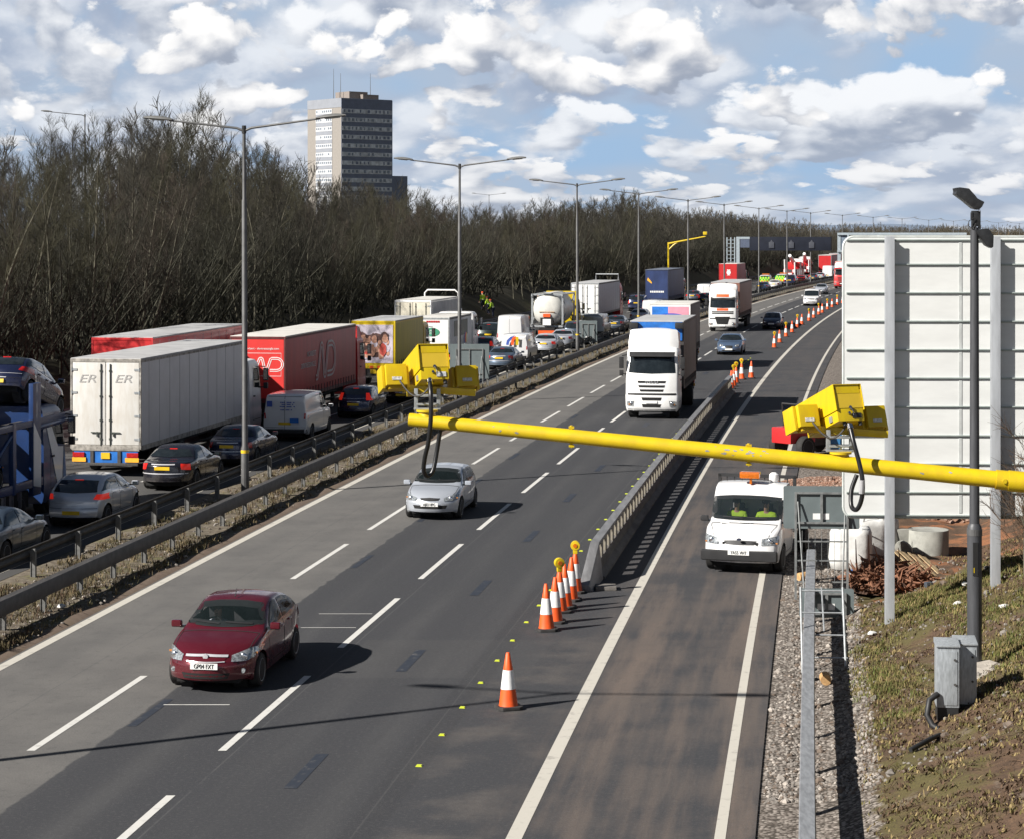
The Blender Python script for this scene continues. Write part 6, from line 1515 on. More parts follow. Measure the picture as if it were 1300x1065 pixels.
    if top is M['hivis'] and not sit:
        mb = MB(); mb.lathe([(.168, z0 + .1), (.168, z0 + .15)], 16, 0, 'Z', (0, .01, 0)); o = mb.build('reflective_band', M['conew'], t)
        o.scale = (1, .86, 1)
    return t
GW = 'workers in yellow jackets on the bank'
for (x, dd, lab, rz, bd) in ((612.5, -36.7, 'standing highest on the bank beside the cream lorry', .6, .1), (620, -36.1, 'in the middle of the three on the bank', .9, .5), (625.5, -35.6, 'bending lowest of the three on the bank', 1.2, .7), (684, -35.4, 'alone on the verge left of the tanker', 2.0, .2)):
    q = atx(x, dd); q.z = bank_left(dd, q.y)
    person('worker in yellow jacket and red helmet ' + lab, (q.x, q.y, q.z - .02), rz, top=M['hivis'], helmet=M['helmet'], group=GW, bend=bd)

# ---------------------------------------------------------------- works pickup on the hard shoulder
p = px(938, 729); rz = heading(55) + math.pi - R(9)
tk_, _ = car('works_lorry', 'white flatbed works pickup with amber beacon parked on the hard shoulder', 'pickup lorry', 'cabvan', whitev, near_loc(p, 2.25, 1, rz), rz, rear=False, clear=True, plate='YA55 VHT', cabonly=True, res=.05, style='steel')
hl = 1.125
mb = MB(); mb.bb(-.98, .98, -4.6, -1.25, .82, .92); mb.bb(-1.0, -.96, -4.6, -1.25, .92, 1.30); mb.bb(.96, 1.0, -4.6, -1.25, .92, 1.30); mb.bb(-.96, .96, -4.6, -4.56, .92, 1.30); bed = mb.build('load_bed', whitev, tk_, bevel=.008)
mb = MB(); mb.bb(-.45, .45, -4.4, 1.0, .42, .80); mb.build('chassis', M['cavity'], tk_)
mb = MB()
for x in (-.99, .99): mb.bb(x - .04, x + .04, -1.36, -1.28, .8, 2.24)
mb.bb(-1.03, 1.03, -1.36, -1.28, 2.18, 2.26); mb.bb(-.95, .95, -1.34, -1.30, 1.3, 1.36)
for x in np.linspace(-.8, .8, 9): mb.bb(x - .012, x + .012, -1.33, -1.31, .9, 2.18)
mb.build('headboard', M['black'], tk_)
for s in (-1, 1): wheel(tk_, s * .86, -3.3, .34, .22, 'steel'); 
mb = MB(); mb.bb(-.03, .03, -.52, -.42, 2.10, 2.26); mb.build('beacon_stalk', M['amber'], tk_, bevel=.01)
mb = MB(); mb.bb(-.24, .28, -.58, -.36, 2.25, 2.42); mb.build('beacon', M['amber'], tk_, bevel=.035); mb = MB(); mb.lathe([(.10, 2.14), (.13, 2.2), (.12, 2.32), (.06, 2.37)], 14, 0, 'Z', (-.52, -.9, 0)); mb.build('roof_vent', M['conew'], tk_, smooth=40)
mb = MB(); p0 = SH['cabvan']
mb.bb(-.97, .97, hl - .03 - .10, hl + .045, .34, .60); bu = mb.build('bumper', M['black'], tk_, bevel=.05, seg=3)
mb = MB(); mb.bb(-.27, .27, hl + .05, hl + .065, .50, .615); npl = mb.build('number_plate', M['wplate'], bu); text('YA55 VHT', .115, M['text_k'], npl, (0, hl + .072, .557), (R(90), 0, math.pi), sx=.8)
for s, lab, lo_ in ((1, 'driver in yellow jacket behind the windscreen of the white works pickup', .37), (-1, 'passenger in yellow jacket in the white works pickup cab', -.40)):
    f = Matrix.Rotation(rz, 3, 'Z') @ Vector((lo_, -.50, .74)); q = tk_.location + f
    person(lab, q, rz, 'sit', top=M['hivis'], hair=pmat('dark_hair', (.03, .02, .015), .7))
cr_ = c_red; f = Matrix.Rotation(cr_.rotation_euler.z, 3, 'Z') @ Vector((.37, .02, .34))
person('driver in white shirt at the wheel of the maroon car', cr_.location + f, cr_.rotation_euler.z, 'sit', top=pmat('white_shirt', (.62, .68, .74), .8, var=.05))

mb = MB(); mb.box((-.05, .40, 1.215), (.34, .16, .012), rot=Matrix.Rotation(.25, 3, 'X')); mb.box((.5, .42, 1.21), (.22, .12, .02), rot=Matrix.Rotation(.3, 3, 'Z')); mb.build('papers', M['conew'], tk_)
mb = MB(); mb.prism([(.06 * math.cos(k * .4), .885 + .028 * math.sin(k * .4)) for k in range(16)], hl - .03, hl + .012, 'Y'); mb.build('badge', M['navy'], tk_)

# ---------------------------------------------------------------- cones
def cone(lamp):
    key = 'cone%d' % lamp
    if key not in KIDS:
        t = thing('traffic_cone', 'x', 'traffic cone')
        mb = MB(); mb.prism([(-.23, -.16), (-.16, -.23), (.16, -.23), (.23, -.16), (.23, .16), (.16, .23), (-.16, .23), (-.23, .16)], .0, .06, 'Z'); mb.build('base', pmat('cone_base_rubber', (.035, .033, .032), .8, var=.3), t, bevel=.015)
        mb = MB(); mb.lathe([(.175, .061), (.165, .10), (.132, .36), (.0885, .70), (.036, 1.0), (.025, 1.01)], 24, 0); mb.build('body', M['orange'], t, smooth=40)
        mb = MB(); mb.lathe([(.136, .36), (.0925, .70)], 24, 0); mb.build('reflective_sleeve', M['conew'], t, smooth=40)
        if lamp:
            mb = MB(); mb.bb(-.055, .055, -.05, .05, .93, 1.05); mb.cyl((0, -.06, 1.13), (0, .06, 1.13), .115, n=20); l_ = mb.build('warning_lamp', M['yellow'], t, bevel=.02)
            mb = MB(); mb.cyl((0, -.075, 1.13), (0, -.058, 1.13), .05, n=14); mb.build('lens', M['amber'], l_)
        KIDS[key] = [t, False]
    return KIDS[key]
def put_cone(lamp, loc, label, group=None, rz=None):
    k = cone(lamp)
    if not k[1]: k[1] = True; o = k[0]; o['label'] = label; (tag(o, group=group) if group else None)
    else: o = dup(k[0], label, (0, 0, 0), 0, group)
    o.location = loc; o.rotation_euler = (R(rnd.uniform(-1.5, 1.5)), R(rnd.uniform(-1.5, 1.5)), rnd.uniform(-.4, .4) if rz is None else rz); return o
put_cone(0, px(645.5, 899), 'orange and white traffic cone standing alone nearest the camera')
for (x, y, l, lab) in ((694, 800, 0, 'nearest cone of the group before the barrier end'), (704.5, 790, 0, 'second cone of the group before the barrier end'), (711, 777, 1, 'third cone of the near group and the nearer one with a yellow lamp'),
                       (717.5, 771.5, 0, 'cone just behind the nearer lamp cone of the near group'), (724.5, 762, 0, 'last plain cone of the near group beside the ramped barrier end'), (730, 752, 1, 'lamp cone at the back of the near group touching the barrier end')):
    put_cone(l, px(x, y), lab)
for (x, y, l, lab) in ((942, 482, 1, 'lamp cone in the gap at the far end of the barrier'), (953.8, 480.5, 0, 'plain cone on the hard shoulder side at the far barrier end'), (934.5, 487, 1, 'lamp cone just behind the far end of the barrier'), (931.3, 491, 1, 'lamp cone second behind the far end of the barrier'), (928.5, 494, 0, 'plain cone half hidden behind the far end of the barrier')):
    put_cone(l, px(x, y), lab)
GC = ['far cones without lamps in the taper beyond the barrier', 'far cones with yellow lamps in the taper beyond the barrier']
for i, (x, y, l) in enumerate(((983, 442, 1), (990, 435.5, 0), (998, 428, 1), (1005.6, 422.6, 0), (1012, 416.6, 1), (1018, 412.6, 0), (1027, 408, 1), (1033, 404, 0), (1039.4, 400, 1), (1044, 397.6, 0), (1050.5, 393.4, 1), (1056.5, 390.6, 0), (1063, 387.6, 1), (1069.5, 385.4, 0))):
    put_cone(l, px(x, y), ('cone with a yellow lamp' if l else 'plain orange and white cone') + ' in the far curving taper of cones', GC[l])

# ---------------------------------------------------------------- yellow boom with two camera sets
tip = Vector((-.957, 20.05, 6.825)); e2 = Vector((4.42, 19.45, 6.335)); dv = (e2 - tip).normalized(); e3 = e2 + dv * 3.1
bm = thing('camera_boom', 'long yellow tubular boom crossing the picture with chipped paint', 'camera boom', (e3.x, e3.y, gz(e3.x - Cv(e3.y), e3.y))); bo = Vector(bm.location)
mb = MB(); mb.tube([tip - bo, tip + dv * .02 - bo, e2 - bo], [.058, .0605, .0785], 28); mb.build('boom', M['yellowchip'], bm, smooth=40)
mb = MB(); mb.tube([e2 - dv * .06 - bo, e2 + dv * .06 - bo], [.089, .089], 28); mb.tube([e2 + dv * .05 - bo, e3 - bo], [.095, .11], 28); mb.build('outer_sleeve', M['yellow'], bm, smooth=40)
mb = MB(); mb.tube([(0, 0, 0), (0, 0, e3.z - bo.z + .15)], [.17, .14], 24); mb.build('mast', M['yellow'], bm, smooth=40)
mb = MB()
for u in (1.52, 3.15): q = tip + dv * u - bo; mb.tube([q + Vector((0, 0, .10)), q - Vector((0, 0, .105))], [.014, .014], 8); mb.box(q + Vector((0, 0, .082)), (.05, .03, .02)); mb.box(q - Vector((0, 0, .088)), (.05, .03, .02))
q = e2 - bo; mb.cyl(q + Vector((0, -.1, .0)), q + Vector((0, -.085, 0)), .022, n=6); mb.build('bolt', M['yellow'], bm)
chip = MB(); cr2 = random.Random(4)
for k in range(26):
    u = cr2.choice([2.85, 2.95, 3.05, 3.2, .9, 4.6, 5.0]) + cr2.uniform(-.12, .12); rr_ = .0605 + .018 * u / 5.4 + .0012; a = cr2.uniform(-2.3, -1.0)
    c = tip + dv * u - bo; r_ = cr2.uniform(.006, .016); n_ = Vector((0, math.sin(a), math.cos(a) * .0)).normalized(); up_ = Vector((0, 0, 1))
    a2 = cr2.uniform(-.25, .75); n_ = Vector((0, -math.cos(a2), math.sin(a2))); tz = Vector((0, math.sin(a2), math.cos(a2)))
    pts = [c + n_ * rr_ + dv * (math.cos(k2) * r_ * cr2.uniform(.6, 1.8)) + tz * (math.sin(k2) * r_ * cr2.uniform(.3, .8)) for k2 in np.arange(0, 6.2, .8)]
    chip.add(pts, [tuple(range(len(pts)))])
chip.build('paint_chips', pmat('bare_metal_chip', (.33, .33, .33), .5, .2, var=.2), bm)
stick = pmat('maker_plate', (.55, .56, .58), .4, var=.4, scale=60)
inn = pmat('housing_inside', (.62, .43, .03), .5, var=.05)
def camera_set(label, base, yaw, pl_dark):
    t = thing('camera_set', label, 'traffic camera', base, 0)
    ry = Matrix.Rotation(yaw, 3, 'Z')
    def housing(nm, c, sx, sy, sz, pitch, hood, par, y_=yaw, sticker=True):
        """box with sloped hood, long axis +Y, origin at the centre of its rear face"""
        m4 = Matrix.Translation(c) @ Matrix.Rotation(y_, 4, 'Z') @ Matrix.Rotation(-pitch, 4, 'X')
        def T(mb): mb.v = [tuple(m4 @ Vector(v)) for v in mb.v]
        mb = MB(); mb.bb(-sx / 2, sx / 2, 0, sy, -sz / 2, sz / 2 - hood); T(mb); o = mb.build(nm, M['yellow'], par, bevel=.008)
        if hood:
            mb = MB(); h = MB(); th = .006; x = sx / 2 + .004
            z0 = -sz / 2 + sz * .30; z1 = sz / 2 + .012
            mb.bb(-x - th, -x, -.016, sy + .09, z0, z1); mb.bb(x, x + th, -.016, sy + .09, z0, z1); mb.bb(-x, x, -.016, sy + .09, z1 - th, z1); T(mb); mb.build('sun_shield', M['yellow'], o)
            mb = MB(); mb.bb(-x + .003, x - .003, -.004, -.001, z0 + .02, z1 - .05); T(mb); mb.build('end_plate', inn, o)
            mb = MB(); mb.bb(-sx / 2 + .012, sx / 2 - .012, -.006, .02, sz * .5 - hood - .012, z1 - th); T(mb); mb.build('end_cap', M['yellow'], o)
            mb = MB(); mb.bb(.015, .105, -.008, -.0005, -sz / 2 + .025, -sz / 2 + .07); T(mb); mb.build('maker_plate', M['black'] if pl_dark else stick, o)
            mb = MB(); mb.cyl((0, -.02, -sz / 2 + .12), (0, 0, -sz / 2 + .12), .016, n=10); mb.cyl((-.02, -.02, -sz / 2 + .07), (-.02, 0, -sz / 2 + .07), .013, n=10); mb.tube([(0, -.02, -sz / 2 + .12), (.015, -.03, -sz / 2 + .08), (.012, -.03, -sz / 2 + .04)], .006, 6); T(mb); mb.build('latch', M['chrome'], o)
            mb = MB()
            for xx in (-.06, .10): mb.cyl((xx, .03, -sz / 2), (xx, .03, -sz / 2 - .035), .018, n=10)
            T(mb); mb.build('cable_gland', M['black'], o)
            mb = MB(); mb.bb(-sx / 2 - .012, -sx / 2 - .001, .10, .15, -sz / 2 + .02, -sz / 2 + .07); T(mb); mb.build('side_clip', M['galv'], o)
        else:
            mb = MB(); mb.bb(-sx / 2 - .03, -sx / 2 - .003, .05, sy - .0, -sz / 2 - .02, sz / 2); mb.bb(sx / 2 + .003, sx / 2 + .03, .05, sy, -sz / 2 - .02, sz / 2); T(mb); mb.build('side_flange', M['yellow'], o, bevel=.005)
            mb = MB(); mb.bb(-.045, .045, -.005, -.0005, -sz * .28, -sz * .12); T(mb); mb.build('maker_plate', stick, o)
            mb = MB(); mb.bb(-sx * .36, sx * .36, .03, sy * .5, -sz / 2 - .03, -sz / 2 - .001); T(mb); mb.build('under_box', pmat('ochre_underside', (.45, .30, .01), .5, var=.1), o)
        return o
    housing('camera_housing', Vector((.035, -.02, .55)), .268, .62, .325, R(19), .06, t)
    housing('left_illuminator', Vector((-.315, .06, .435)), .20, .26, .20, R(19), 0, t)
    housing('right_illuminator', Vector((.335, .26, .41)), .20, .26, .20, R(19), 0, t)
    cb = Matrix.Rotation(R(-6), 3, 'Y') @ Matrix.Rotation(yaw * .5, 3, 'Z')
    mb = MB(); mb.box((.0, .16, .285), (.84, .07, .065), rot=Matrix.Rotation(R(4), 3, 'Y')); mb.build('crossbar', M['yellow'], t, bevel=.008)
    mb = MB()
    for x in (-.135, .075): mb.box((x, .10, .20), (.035, .06, .20))
    mb.box((-.03, .10, .235), (.18, .1, .02)); mb.box((-.03, .10, .155), (.20, .1, .02)); mb.box((-.03, .10, .115), (.25, .12, .014)); mb.build('tilt_bracket', M['galv'], t, bevel=.004)
    mb = MB(); mb.lathe([(.085, .03), (.075, .085), (.10, .09), (.10, .108)], 20, 0, 'Z', (-.03, .04, 0)); mb.build('mount_stub', M['yellow'], t, smooth=30)
    mb = MB(); mb.tube([Vector((.045, .0, .375)) + Vector((0, -.05 * math.sin(math.pi * u), .02 - .30 * math.sin(math.pi * u) * .5)) + Vector((-.33 * u, .05 * u, -.02 * u)) for u in np.linspace(0, 1, 14)], .009, 6); mb.build('cable', M['galvd'], t, smooth=60)
    return t
cs1 = camera_set('yellow camera housings with side boxes at the tip of the boom', tip + dv * .20, R(16), False)
cs2 = camera_set('yellow camera housings with side boxes mid boom before the big sign', tip + dv * 4.02, R(20), True)
def hose(label, pts):
    P = [Vector(p) for p in pts]; out = []
    for i in range(len(P) - 1):
        a, b, c, d = P[max(i - 1, 0)], P[i], P[i + 1], P[min(i + 2, len(P) - 1)]
        for k in range(8):
            u = k / 8; out.append(.5 * ((2 * b) + (c - a) * u + (2 * a - 5 * b + 4 * c - d) * u * u + (3 * b - a - 3 * c + d) * u ** 3))
    out.append(P[-1]); o0_ = out[0].copy(); t = thing('cable_hose', label, 'hose', o0_)
    mb = MB(); mb.tube([q - o0_ for q in out], .021, 12); mb.build('hose', pmat('hose_rubber', (.012, .012, .013), .35, var=.2), t, smooth=60)
    mb = MB(); d_ = (out[1] - out[0]).normalized(); mb.tube([Vector((0, 0, .0)) - d_ * .02, d_ * .025], [.027, .03], 10); mb.build('ferrule', M['chrome'], t, smooth=40)
    return t, o0_
def hp(x, y, Y): return ((x - CX) / F * Y, Y, H - (y - HY) * Y / F)
hose('black cable hose looping below the boom tip over the silver car', [hp(545.5, 484, 19.95), hp(547, 502, 19.86), hp(547, 530, 19.84), hp(544, 560, 19.86), hp(539.5, 580, 19.9), hp(538, 597, 19.95), hp(543, 604, 20.0), hp(550, 596, 20.02), hp(555, 570, 20.05), hp(559, 545, 20.04)])
h2, ho = hose('black cable hose looping below the boom in front of the big sign', [hp(1079, 541, 19.5), hp(1084, 562, 19.42), hp(1091, 588, 19.38), hp(1095, 610, 19.36), hp(1094, 632, 19.38), hp(1088, 646, 19.42), hp(1081, 642, 19.5), hp(1081, 622, 19.55), hp(1088, 602, 19.56)])
mb = MB(); mb.tube([Vector(hp(1094.5, 609, 19.355)) - ho, Vector(hp(1093.8, 626, 19.365)) - ho], .026, 10); mb.build('tape', pmat('grey_tape', (.35, .35, .36), .5, var=.15), h2)

# ---------------------------------------------------------------- big sign seen from behind
sp = Vector((7.55, 45.0, 0)); sg = thing('road_sign', 'huge road sign seen from behind with cream planks and grey posts', 'road sign', (sp.x, sp.y, gz(sp.x - Cv(sp.y), sp.y)), R(-1.5)); so = sg.location.z
def SZ(y): return H - (y - HY) * 45 / F - so
x0, x1 = -.63, 6.2; cream = pmat('sign_plank', (.70, .71, .695), .5, var=.05, scale=.9, stretch=(1, 1, 4), detail=9); zt, zb = SZ(301), SZ(657)
def rr_poly(x0, x1, z0, z1, r, n=6):
    P = []
    for cx_, cz, a0 in ((x0 + r, z0 + r, math.pi), (x1 - r, z0 + r, 1.5 * math.pi), (x1 - r, z1 - r, 0), (x0 + r, z1 - r, .5 * math.pi)):
        for k in range(n + 1): a = a0 + k * math.pi / 2 / n; P.append((cx_ + r * math.cos(a), cz + r * math.sin(a)))
    return P
mb = MB(); mb.prism(rr_poly(x0, x1, zb, zt, .22), .06, .10, 'Y'); pn = mb.build('panel', cream, sg)
mb = MB(); rail_y = [305] + [336 + 36.1 * k for k in range(9)] + [654]
for y in rail_y: mb.bb(x0 + .06, x1 - .06, .02, .058, SZ(y) - .010, SZ(y) + .012); mb.bb(x0 + .06, x1 - .06, .04, .059, SZ(y) - .030, SZ(y) - .0125)
mb.build('rail', pmat('sign_rail', (.40, .45, .43), .5, .2, var=.1), pn)
mb = MB(); mb.bb(1.77, 1.83, .05, .0585, zb + .1, zt - .1); mb.bb(5.1, 5.16, .05, .0585, zb + .1, zt - .1); mb.build('joint_strip', pmat('sign_joint', (.52, .54, .53), .5, .1), pn)
mb = MB(); mb.tube([(u, .08, v) for u, v in rr_poly(x0, x1, zb, zt, .22) + [rr_poly(x0, x1, zb, zt, .22)[0]]], .028, 8); mb.build('edge_trim', pmat('edge_trim', (.55, .58, .56), .4, .2), pn, smooth=60)
postm = pmat('sign_post_steel', (.44, .46, .485), .5, .25, var=.12, scale=2.5, stretch=(3, 3, .5))
for x in (.31, 2.50, 4.85):
    zz = gz(sp.x + x - Cv(sp.y), sp.y) - so
    mb = MB(); mb.bb(x - .095, x + .095, -.14, -.125, zz - .3, zt + .01); mb.bb(x - .095, x + .095, -.017, -.002, zz - .3, zt + .01); mb.bb(x - .012, x + .012, -.125, -.017, zz - .3, zt + .01)
    for y in rail_y[1:-1]: mb.bb(x - .085, x + .085, -.018 + .001, -.0005, SZ(y) - .03, SZ(y) + .03)
    mb.build('post', postm, sg, bevel=.004)

# ---------------------------------------------------------------- dark column with floodlights
cp_ = Vector((8.1, 37.8, 0)); zc_ = gz(cp_.x - Cv(cp_.y), cp_.y); dkc = pmat('painted_dark_column', (.060, .062, .068), .5, .15, var=.2, scale=4, stretch=(3, 3, .4))
co = thing('camera_column', 'dark grey column with black floodlight and camera heads in front of the sign', 'camera column', (cp_.x, cp_.y, zc_))
def CZ(y): return H - (y - HY) * cp_.y / F - zc_
mb = MB(); mb.tube([(0, 0, -.3), (0, 0, CZ(680)), (0, 0, CZ(668)), (0, 0, CZ(664)), (0, 0, CZ(295)), (0, 0, CZ(289))], [.128, .128, .122, .088, .072, .07], 20); mb.build('pole', dkc, co, smooth=30)
mb = MB(); mb.tube([(0, 0, CZ(679)), (0, 0, CZ(671))], [.134, .134], 20); mb.build('collar', M['column'], co)
mb = MB(); mb.box((-.01, -.125, CZ(708)), (.085, .02, .58)); mb.build('service_hatch', M['cavity'], co); mb = MB(); mb.box((-.035, -.137, CZ(722)), (.012, .004, .09)); mb.build('warning_tape', M['yellow'], co)
blk = pmat('black_floodlight', (.022, .023, .025), .45, .1, var=.3, scale=12)
def CX_(x): return (x - 1239.5) / F * cp_.y
mb = MB(); mb.bb(-.05, .10, -.05, .06, CZ(291), CZ(268)); mb.bb(-.07, -.035, -.06, .02, CZ(279), CZ(270)); mb.build('head_bracket', blk, co, bevel=.012)
def slab(nm, pts, y0, y1, par): mb = MB(); mb.prism([(CX_(a), CZ(b)) for a, b in pts], y0, y1, 'Y'); return mb.build(nm, blk, par, bevel=.018)
o = slab('floodlight', [(1213.5, 239.5), (1219, 238.5), (1230.5, 240), (1239, 249.5), (1241, 252.5), (1250, 257), (1247, 263), (1243, 267), (1236.5, 265), (1225, 255.5), (1213.5, 247), (1214.6, 244)], -.16, .16, co)
mb = MB()
for k in range(6): mb.tube([(CX_(1221 + 2.4 * k), -.15, CZ(240.5 + k * 1.1)), (CX_(1221 + 2.4 * k), .15, CZ(240.5 + k * 1.1))], .012, 6)
mb.build('cooling_fin', blk, o)
slab('camera_head', [(1239, 292.5), (1256, 290.5), (1262, 300), (1261.5, 314), (1259, 315.5), (1252.5, 312), (1244, 301)], -.14, .10, co)
mb = MB()
for (x, y) in ((1242, 260.5), (1244.5, 268), (1241.5, 288.5)): mb.lathe([(.012, -.09), (.02, -.08), (.012, -.06)], 8, 0, 'Y', (CX_(x), 0, CZ(y)))
mb.build('bolt', M['chrome'], co); mb = MB(); mb.tube([(CX_(1238), -.08, CZ(277)), (CX_(1231), -.1, CZ(281)), (CX_(1230), -.1, CZ(287)), (CX_(1236), -.08, CZ(291)), (CX_(1240), -.07, CZ(284))], .008, 6); mb.build('cable', M['black'], co)

# ---------------------------------------------------------------- cabinets, stones, rails and small signs by the verge
zc2 = gz(2.5, 35.1)
for (x, w_, y, top_, lab, dep) in ((1203.5, .36, 35.1, 817, 'left grey steel roadside cabinet of the pair below the dark column', .42), (1226.5, .345, 35.35, 814.5, 'right grey steel roadside cabinet of the pair below the dark column', .44)):
    X = (x - CX) / F * y; t = thing('cabinet', lab, 'cabinet', (X, y, zc2 - .05), R(-6)); hh = H - (top_ - HY) * y / F - zc2 + .05
    cabm = pmat('cabinet_galvanised', (.40, .43, .455), .5, .45, var=.2, scale=5, stretch=(6, 6, 1.2))
    mb = MB(); mb.bb(-w_ / 2 + .012, w_ / 2 - .012, .01, dep - .01, -.15, .17); mb.build('plinth', M['black'], t)
    mb = MB(); mb.bb(-w_ / 2, w_ / 2, 0, dep, .17, hh - .05); mb.build('shell', cabm, t, bevel=.008)
    mb = MB(); mb.bb(-w_ / 2 + .03, w_ / 2 - .03, -.012, -.0005, .21, hh - .12); d_ = mb.build('door', cabm, t, bevel=.005)
    mb = MB(); mb.cyl((w_ / 2 - .07, -.03, .55), (w_ / 2 - .07, -.012, .55), .02, n=10); mb.cyl((w_ / 2 - .07, -.03, .95), (w_ / 2 - .07, -.012, .95), .02, n=10); mb.build('lock', M['galvd'], d_)
    mb = MB(); mb.add([(-w_ / 2 - .015, -.03, hh - .05), (w_ / 2 + .015, -.03, hh - .05), (w_ / 2 + .015, dep + .02, hh - .05), (-w_ / 2 - .015, dep + .02, hh - .05), (-w_ / 2 - .015, -.03, hh - .02), (w_ / 2 + .015, -.03, hh - .02), (w_ / 2 + .015, dep + .02, hh + .03), (-w_ / 2 - .015, dep + .02, hh + .03)], [(0, 3, 2, 1), (4, 5, 6, 7), (0, 1, 5, 4), (1, 2, 6, 5), (2, 3, 7, 6), (3, 0, 4, 7)]); mb.build('lid', cabm, t, bevel=.006)
X = (1184 - CX) / F * 35
ht = thing('cable_duct', 'black corrugated duct lying beside the grey cabinets', 'duct', (X, 35, gz(2.2, 35)))
mb = MB(); mb.tube([(.1, .1, .45), (-.05, .0, .38), (-.10, -.05, .15), (-.03, -.12, .0), (.06, -.2, -.05)], .05, 10); mb.tube([(0, -.6, -.05), (-.2, -.95, -.02), (-.6, -1.3, -.12)], .04, 8); mb.build('duct', M['black'], ht, smooth=60)

gr = fence('guard_rail', 'galvanised guard rail running end on beside the ballast at lower right', 'guard rail', .12, 14, 53.5, [(-.11, .52), (.11, .52), (.115, .55), (.115, .72), (.10, .745), (-.10, .745), (-.115, .72), (-.115, .55)], 2.4, .11, .56, 0.0, pmat('bright_galvanised', (.27, .28, .295), .5, .3, var=.22, scale=4, stretch=(4, .8, 1)), M['galv'])
signb = pmat('sign_back_grey', (.145, .175, .18), .55, .1, var=.08, scale=2)
def small_sign(label, x0, y0, x1, y1, Y, zbase, frame=True, group=None):
    s_ = Y / F; X0, X1 = (x0 - CX) * s_, (x1 - CX) * s_; Z1, Z0 = H - (y0 - HY) * s_, H - (y1 - HY) * s_; xc = (X0 + X1) / 2
    t = thing('road_sign', label, 'road sign', (xc, Y, zbase), R(-4), group); hw_ = (X1 - X0) / 2
    mb = MB(); mb.prism(rr_poly(-hw_, hw_, Z0 - zbase, Z1 - zbase, .05), .03, .05, 'Y'); mb.build('panel', signb, t)
    fm = pmat('sign_frame_steel', (.20, .21, .21), .6, .3, var=.25, scale=6)
    mb = MB(); zt2, zb2 = Z1 - zbase - .14 * (Z1 - Z0), Z0 - zbase + .14 * (Z1 - Z0); a = hw_ * .68
    for x in (-a, a): mb.bb(x - .025, x + .025, -.03, .028, -.2, zt2)
    for z in (zt2 - .02, zb2): mb.bb(-a, a, -.025, .027, z - .022, z + .022)
    mb.bb(-.03, .03, -.02, .026, zb2, zt2); mb.tube([(-a + .05, -.03, zt2 - .3 * (zt2 - zb2)), (-a + .3 * a, -.6, -.1)], .02, 6); mb.tube([(a - .05, -.03, zt2 - .3 * (zt2 - zb2)), (a - .3 * a, -.6, -.1)], .02, 6)
    mb.build('frame', fm, t)
    mb = MB(); mb.bb(-.20, .0, .024, .0295, zb2 + .08, zb2 + .22); mb.bb(.03, .18, .024, .0295, zb2 + .08, zb2 + .22); mb.build('sticker', M['conew'], t)
    return t, a, fm
t, a, fm = small_sign('grey back of a wide temporary sign on a steel frame beside the works pickup', 995, 617, 1091, 671, 50.6, .05)
mb = MB()
for z in (.35, .85, 1.3): mb.bb(-a, a, -.02, .02, z - .015, z + .015)
for x in np.linspace(-a, a, 9)[1:-1]: mb.bb(x - .005, x + .005, -.005, .005, .1, 1.55)
mb.build('mesh_guard', fm, t)
small_sign('grey back of a small low sign behind the end of the guard rail', 1015, 747, 1084, 784, 47.5, .05)
X = (1052 - CX) / F * 42
lf_ = thing('steel_frame', 'leaning galvanised steel stand with cross bars in front of the small grey sign', 'steel frame', (X, 42.5, .1), R(-4))
mb = MB()
for s in (-1, 1): mb.tube([(s * .42 - .05, -.5, -.1), (s * .42, .9, 1.35)], .024, 8)
for k in range(4): u = .18 + .26 * k; mb.tube([(-.42, -.5 + 1.4 * u, 1.45 * u - .1), (.42, -.5 + 1.4 * u, 1.45 * u - .1)], .018, 6)
mb.tube([(0, .2, .6), (0, .9, 1.35)], .018, 6); mb.build('stand', M['galv'], lf_, smooth=40)
small_sign('large grey sign back standing in the central reservation behind the left camera', 571, 437, 621, 481, 117, .1)
small_sign('small grey sign back in the reservation in front of the grimy van', 735.5, 407.5, 758, 435, 163, .1)

# heaps, bulk bags and the works behind the sign
def rock(mb, r, c, s, m=0, flat=.7):
    vs = []; n = 7
    for i in range(4):
        th = math.pi * (i + .5) / 4
        for k in range(n): a = 2 * math.pi * k / n + r.uniform(-.3, .3); q = s * r.uniform(.75, 1.15); vs.append((c[0] + q * math.sin(th) * math.cos(a), c[1] + q * math.sin(th) * math.sin(a), c[2] + q * flat * math.cos(th)))
    mb.add(vs, [(i * n + k, i * n + (k + 1) % n, (i + 1) * n + (k + 1) % n, (i + 1) * n + k) for i in range(3) for k in range(n)] + [tuple(range(n)), tuple(range(3 * n, 4 * n))], m)
rk = random.Random(9)
rub = MB()
def heap(cx_, cy_, rx, ry, hh, n, s0, s1):
    for k in range(n):
        a = rk.uniform(0, 6.283); u = rk.random() ** .5; x = cx_ + rx * u * math.cos(a); y = cy_ + ry * u * math.sin(a); z = gz(x - Cv(y), y) + hh * (1 - u * u) * (1 + .25 * math.sin(x * 2 + y)); rock(rub, rk, (x, y, z), rk.uniform(s0, s1), rk.choice([0, 0, 1]))
heap(11.6, 70.5, 3.9, 5.5, .30, 5200, .03, .085); heap(16.5, 68, 4.5, 6, 1.3, 5200, .03, .10)
o = rub.build('rubble', [pmat('red_rubble', (.19, .105, .072), .9, var=.35, scale=1.5), pmat('pale_rubble', (.29, .20, .155), .9, var=.3, scale=2)]); tag(o, kind='stuff')
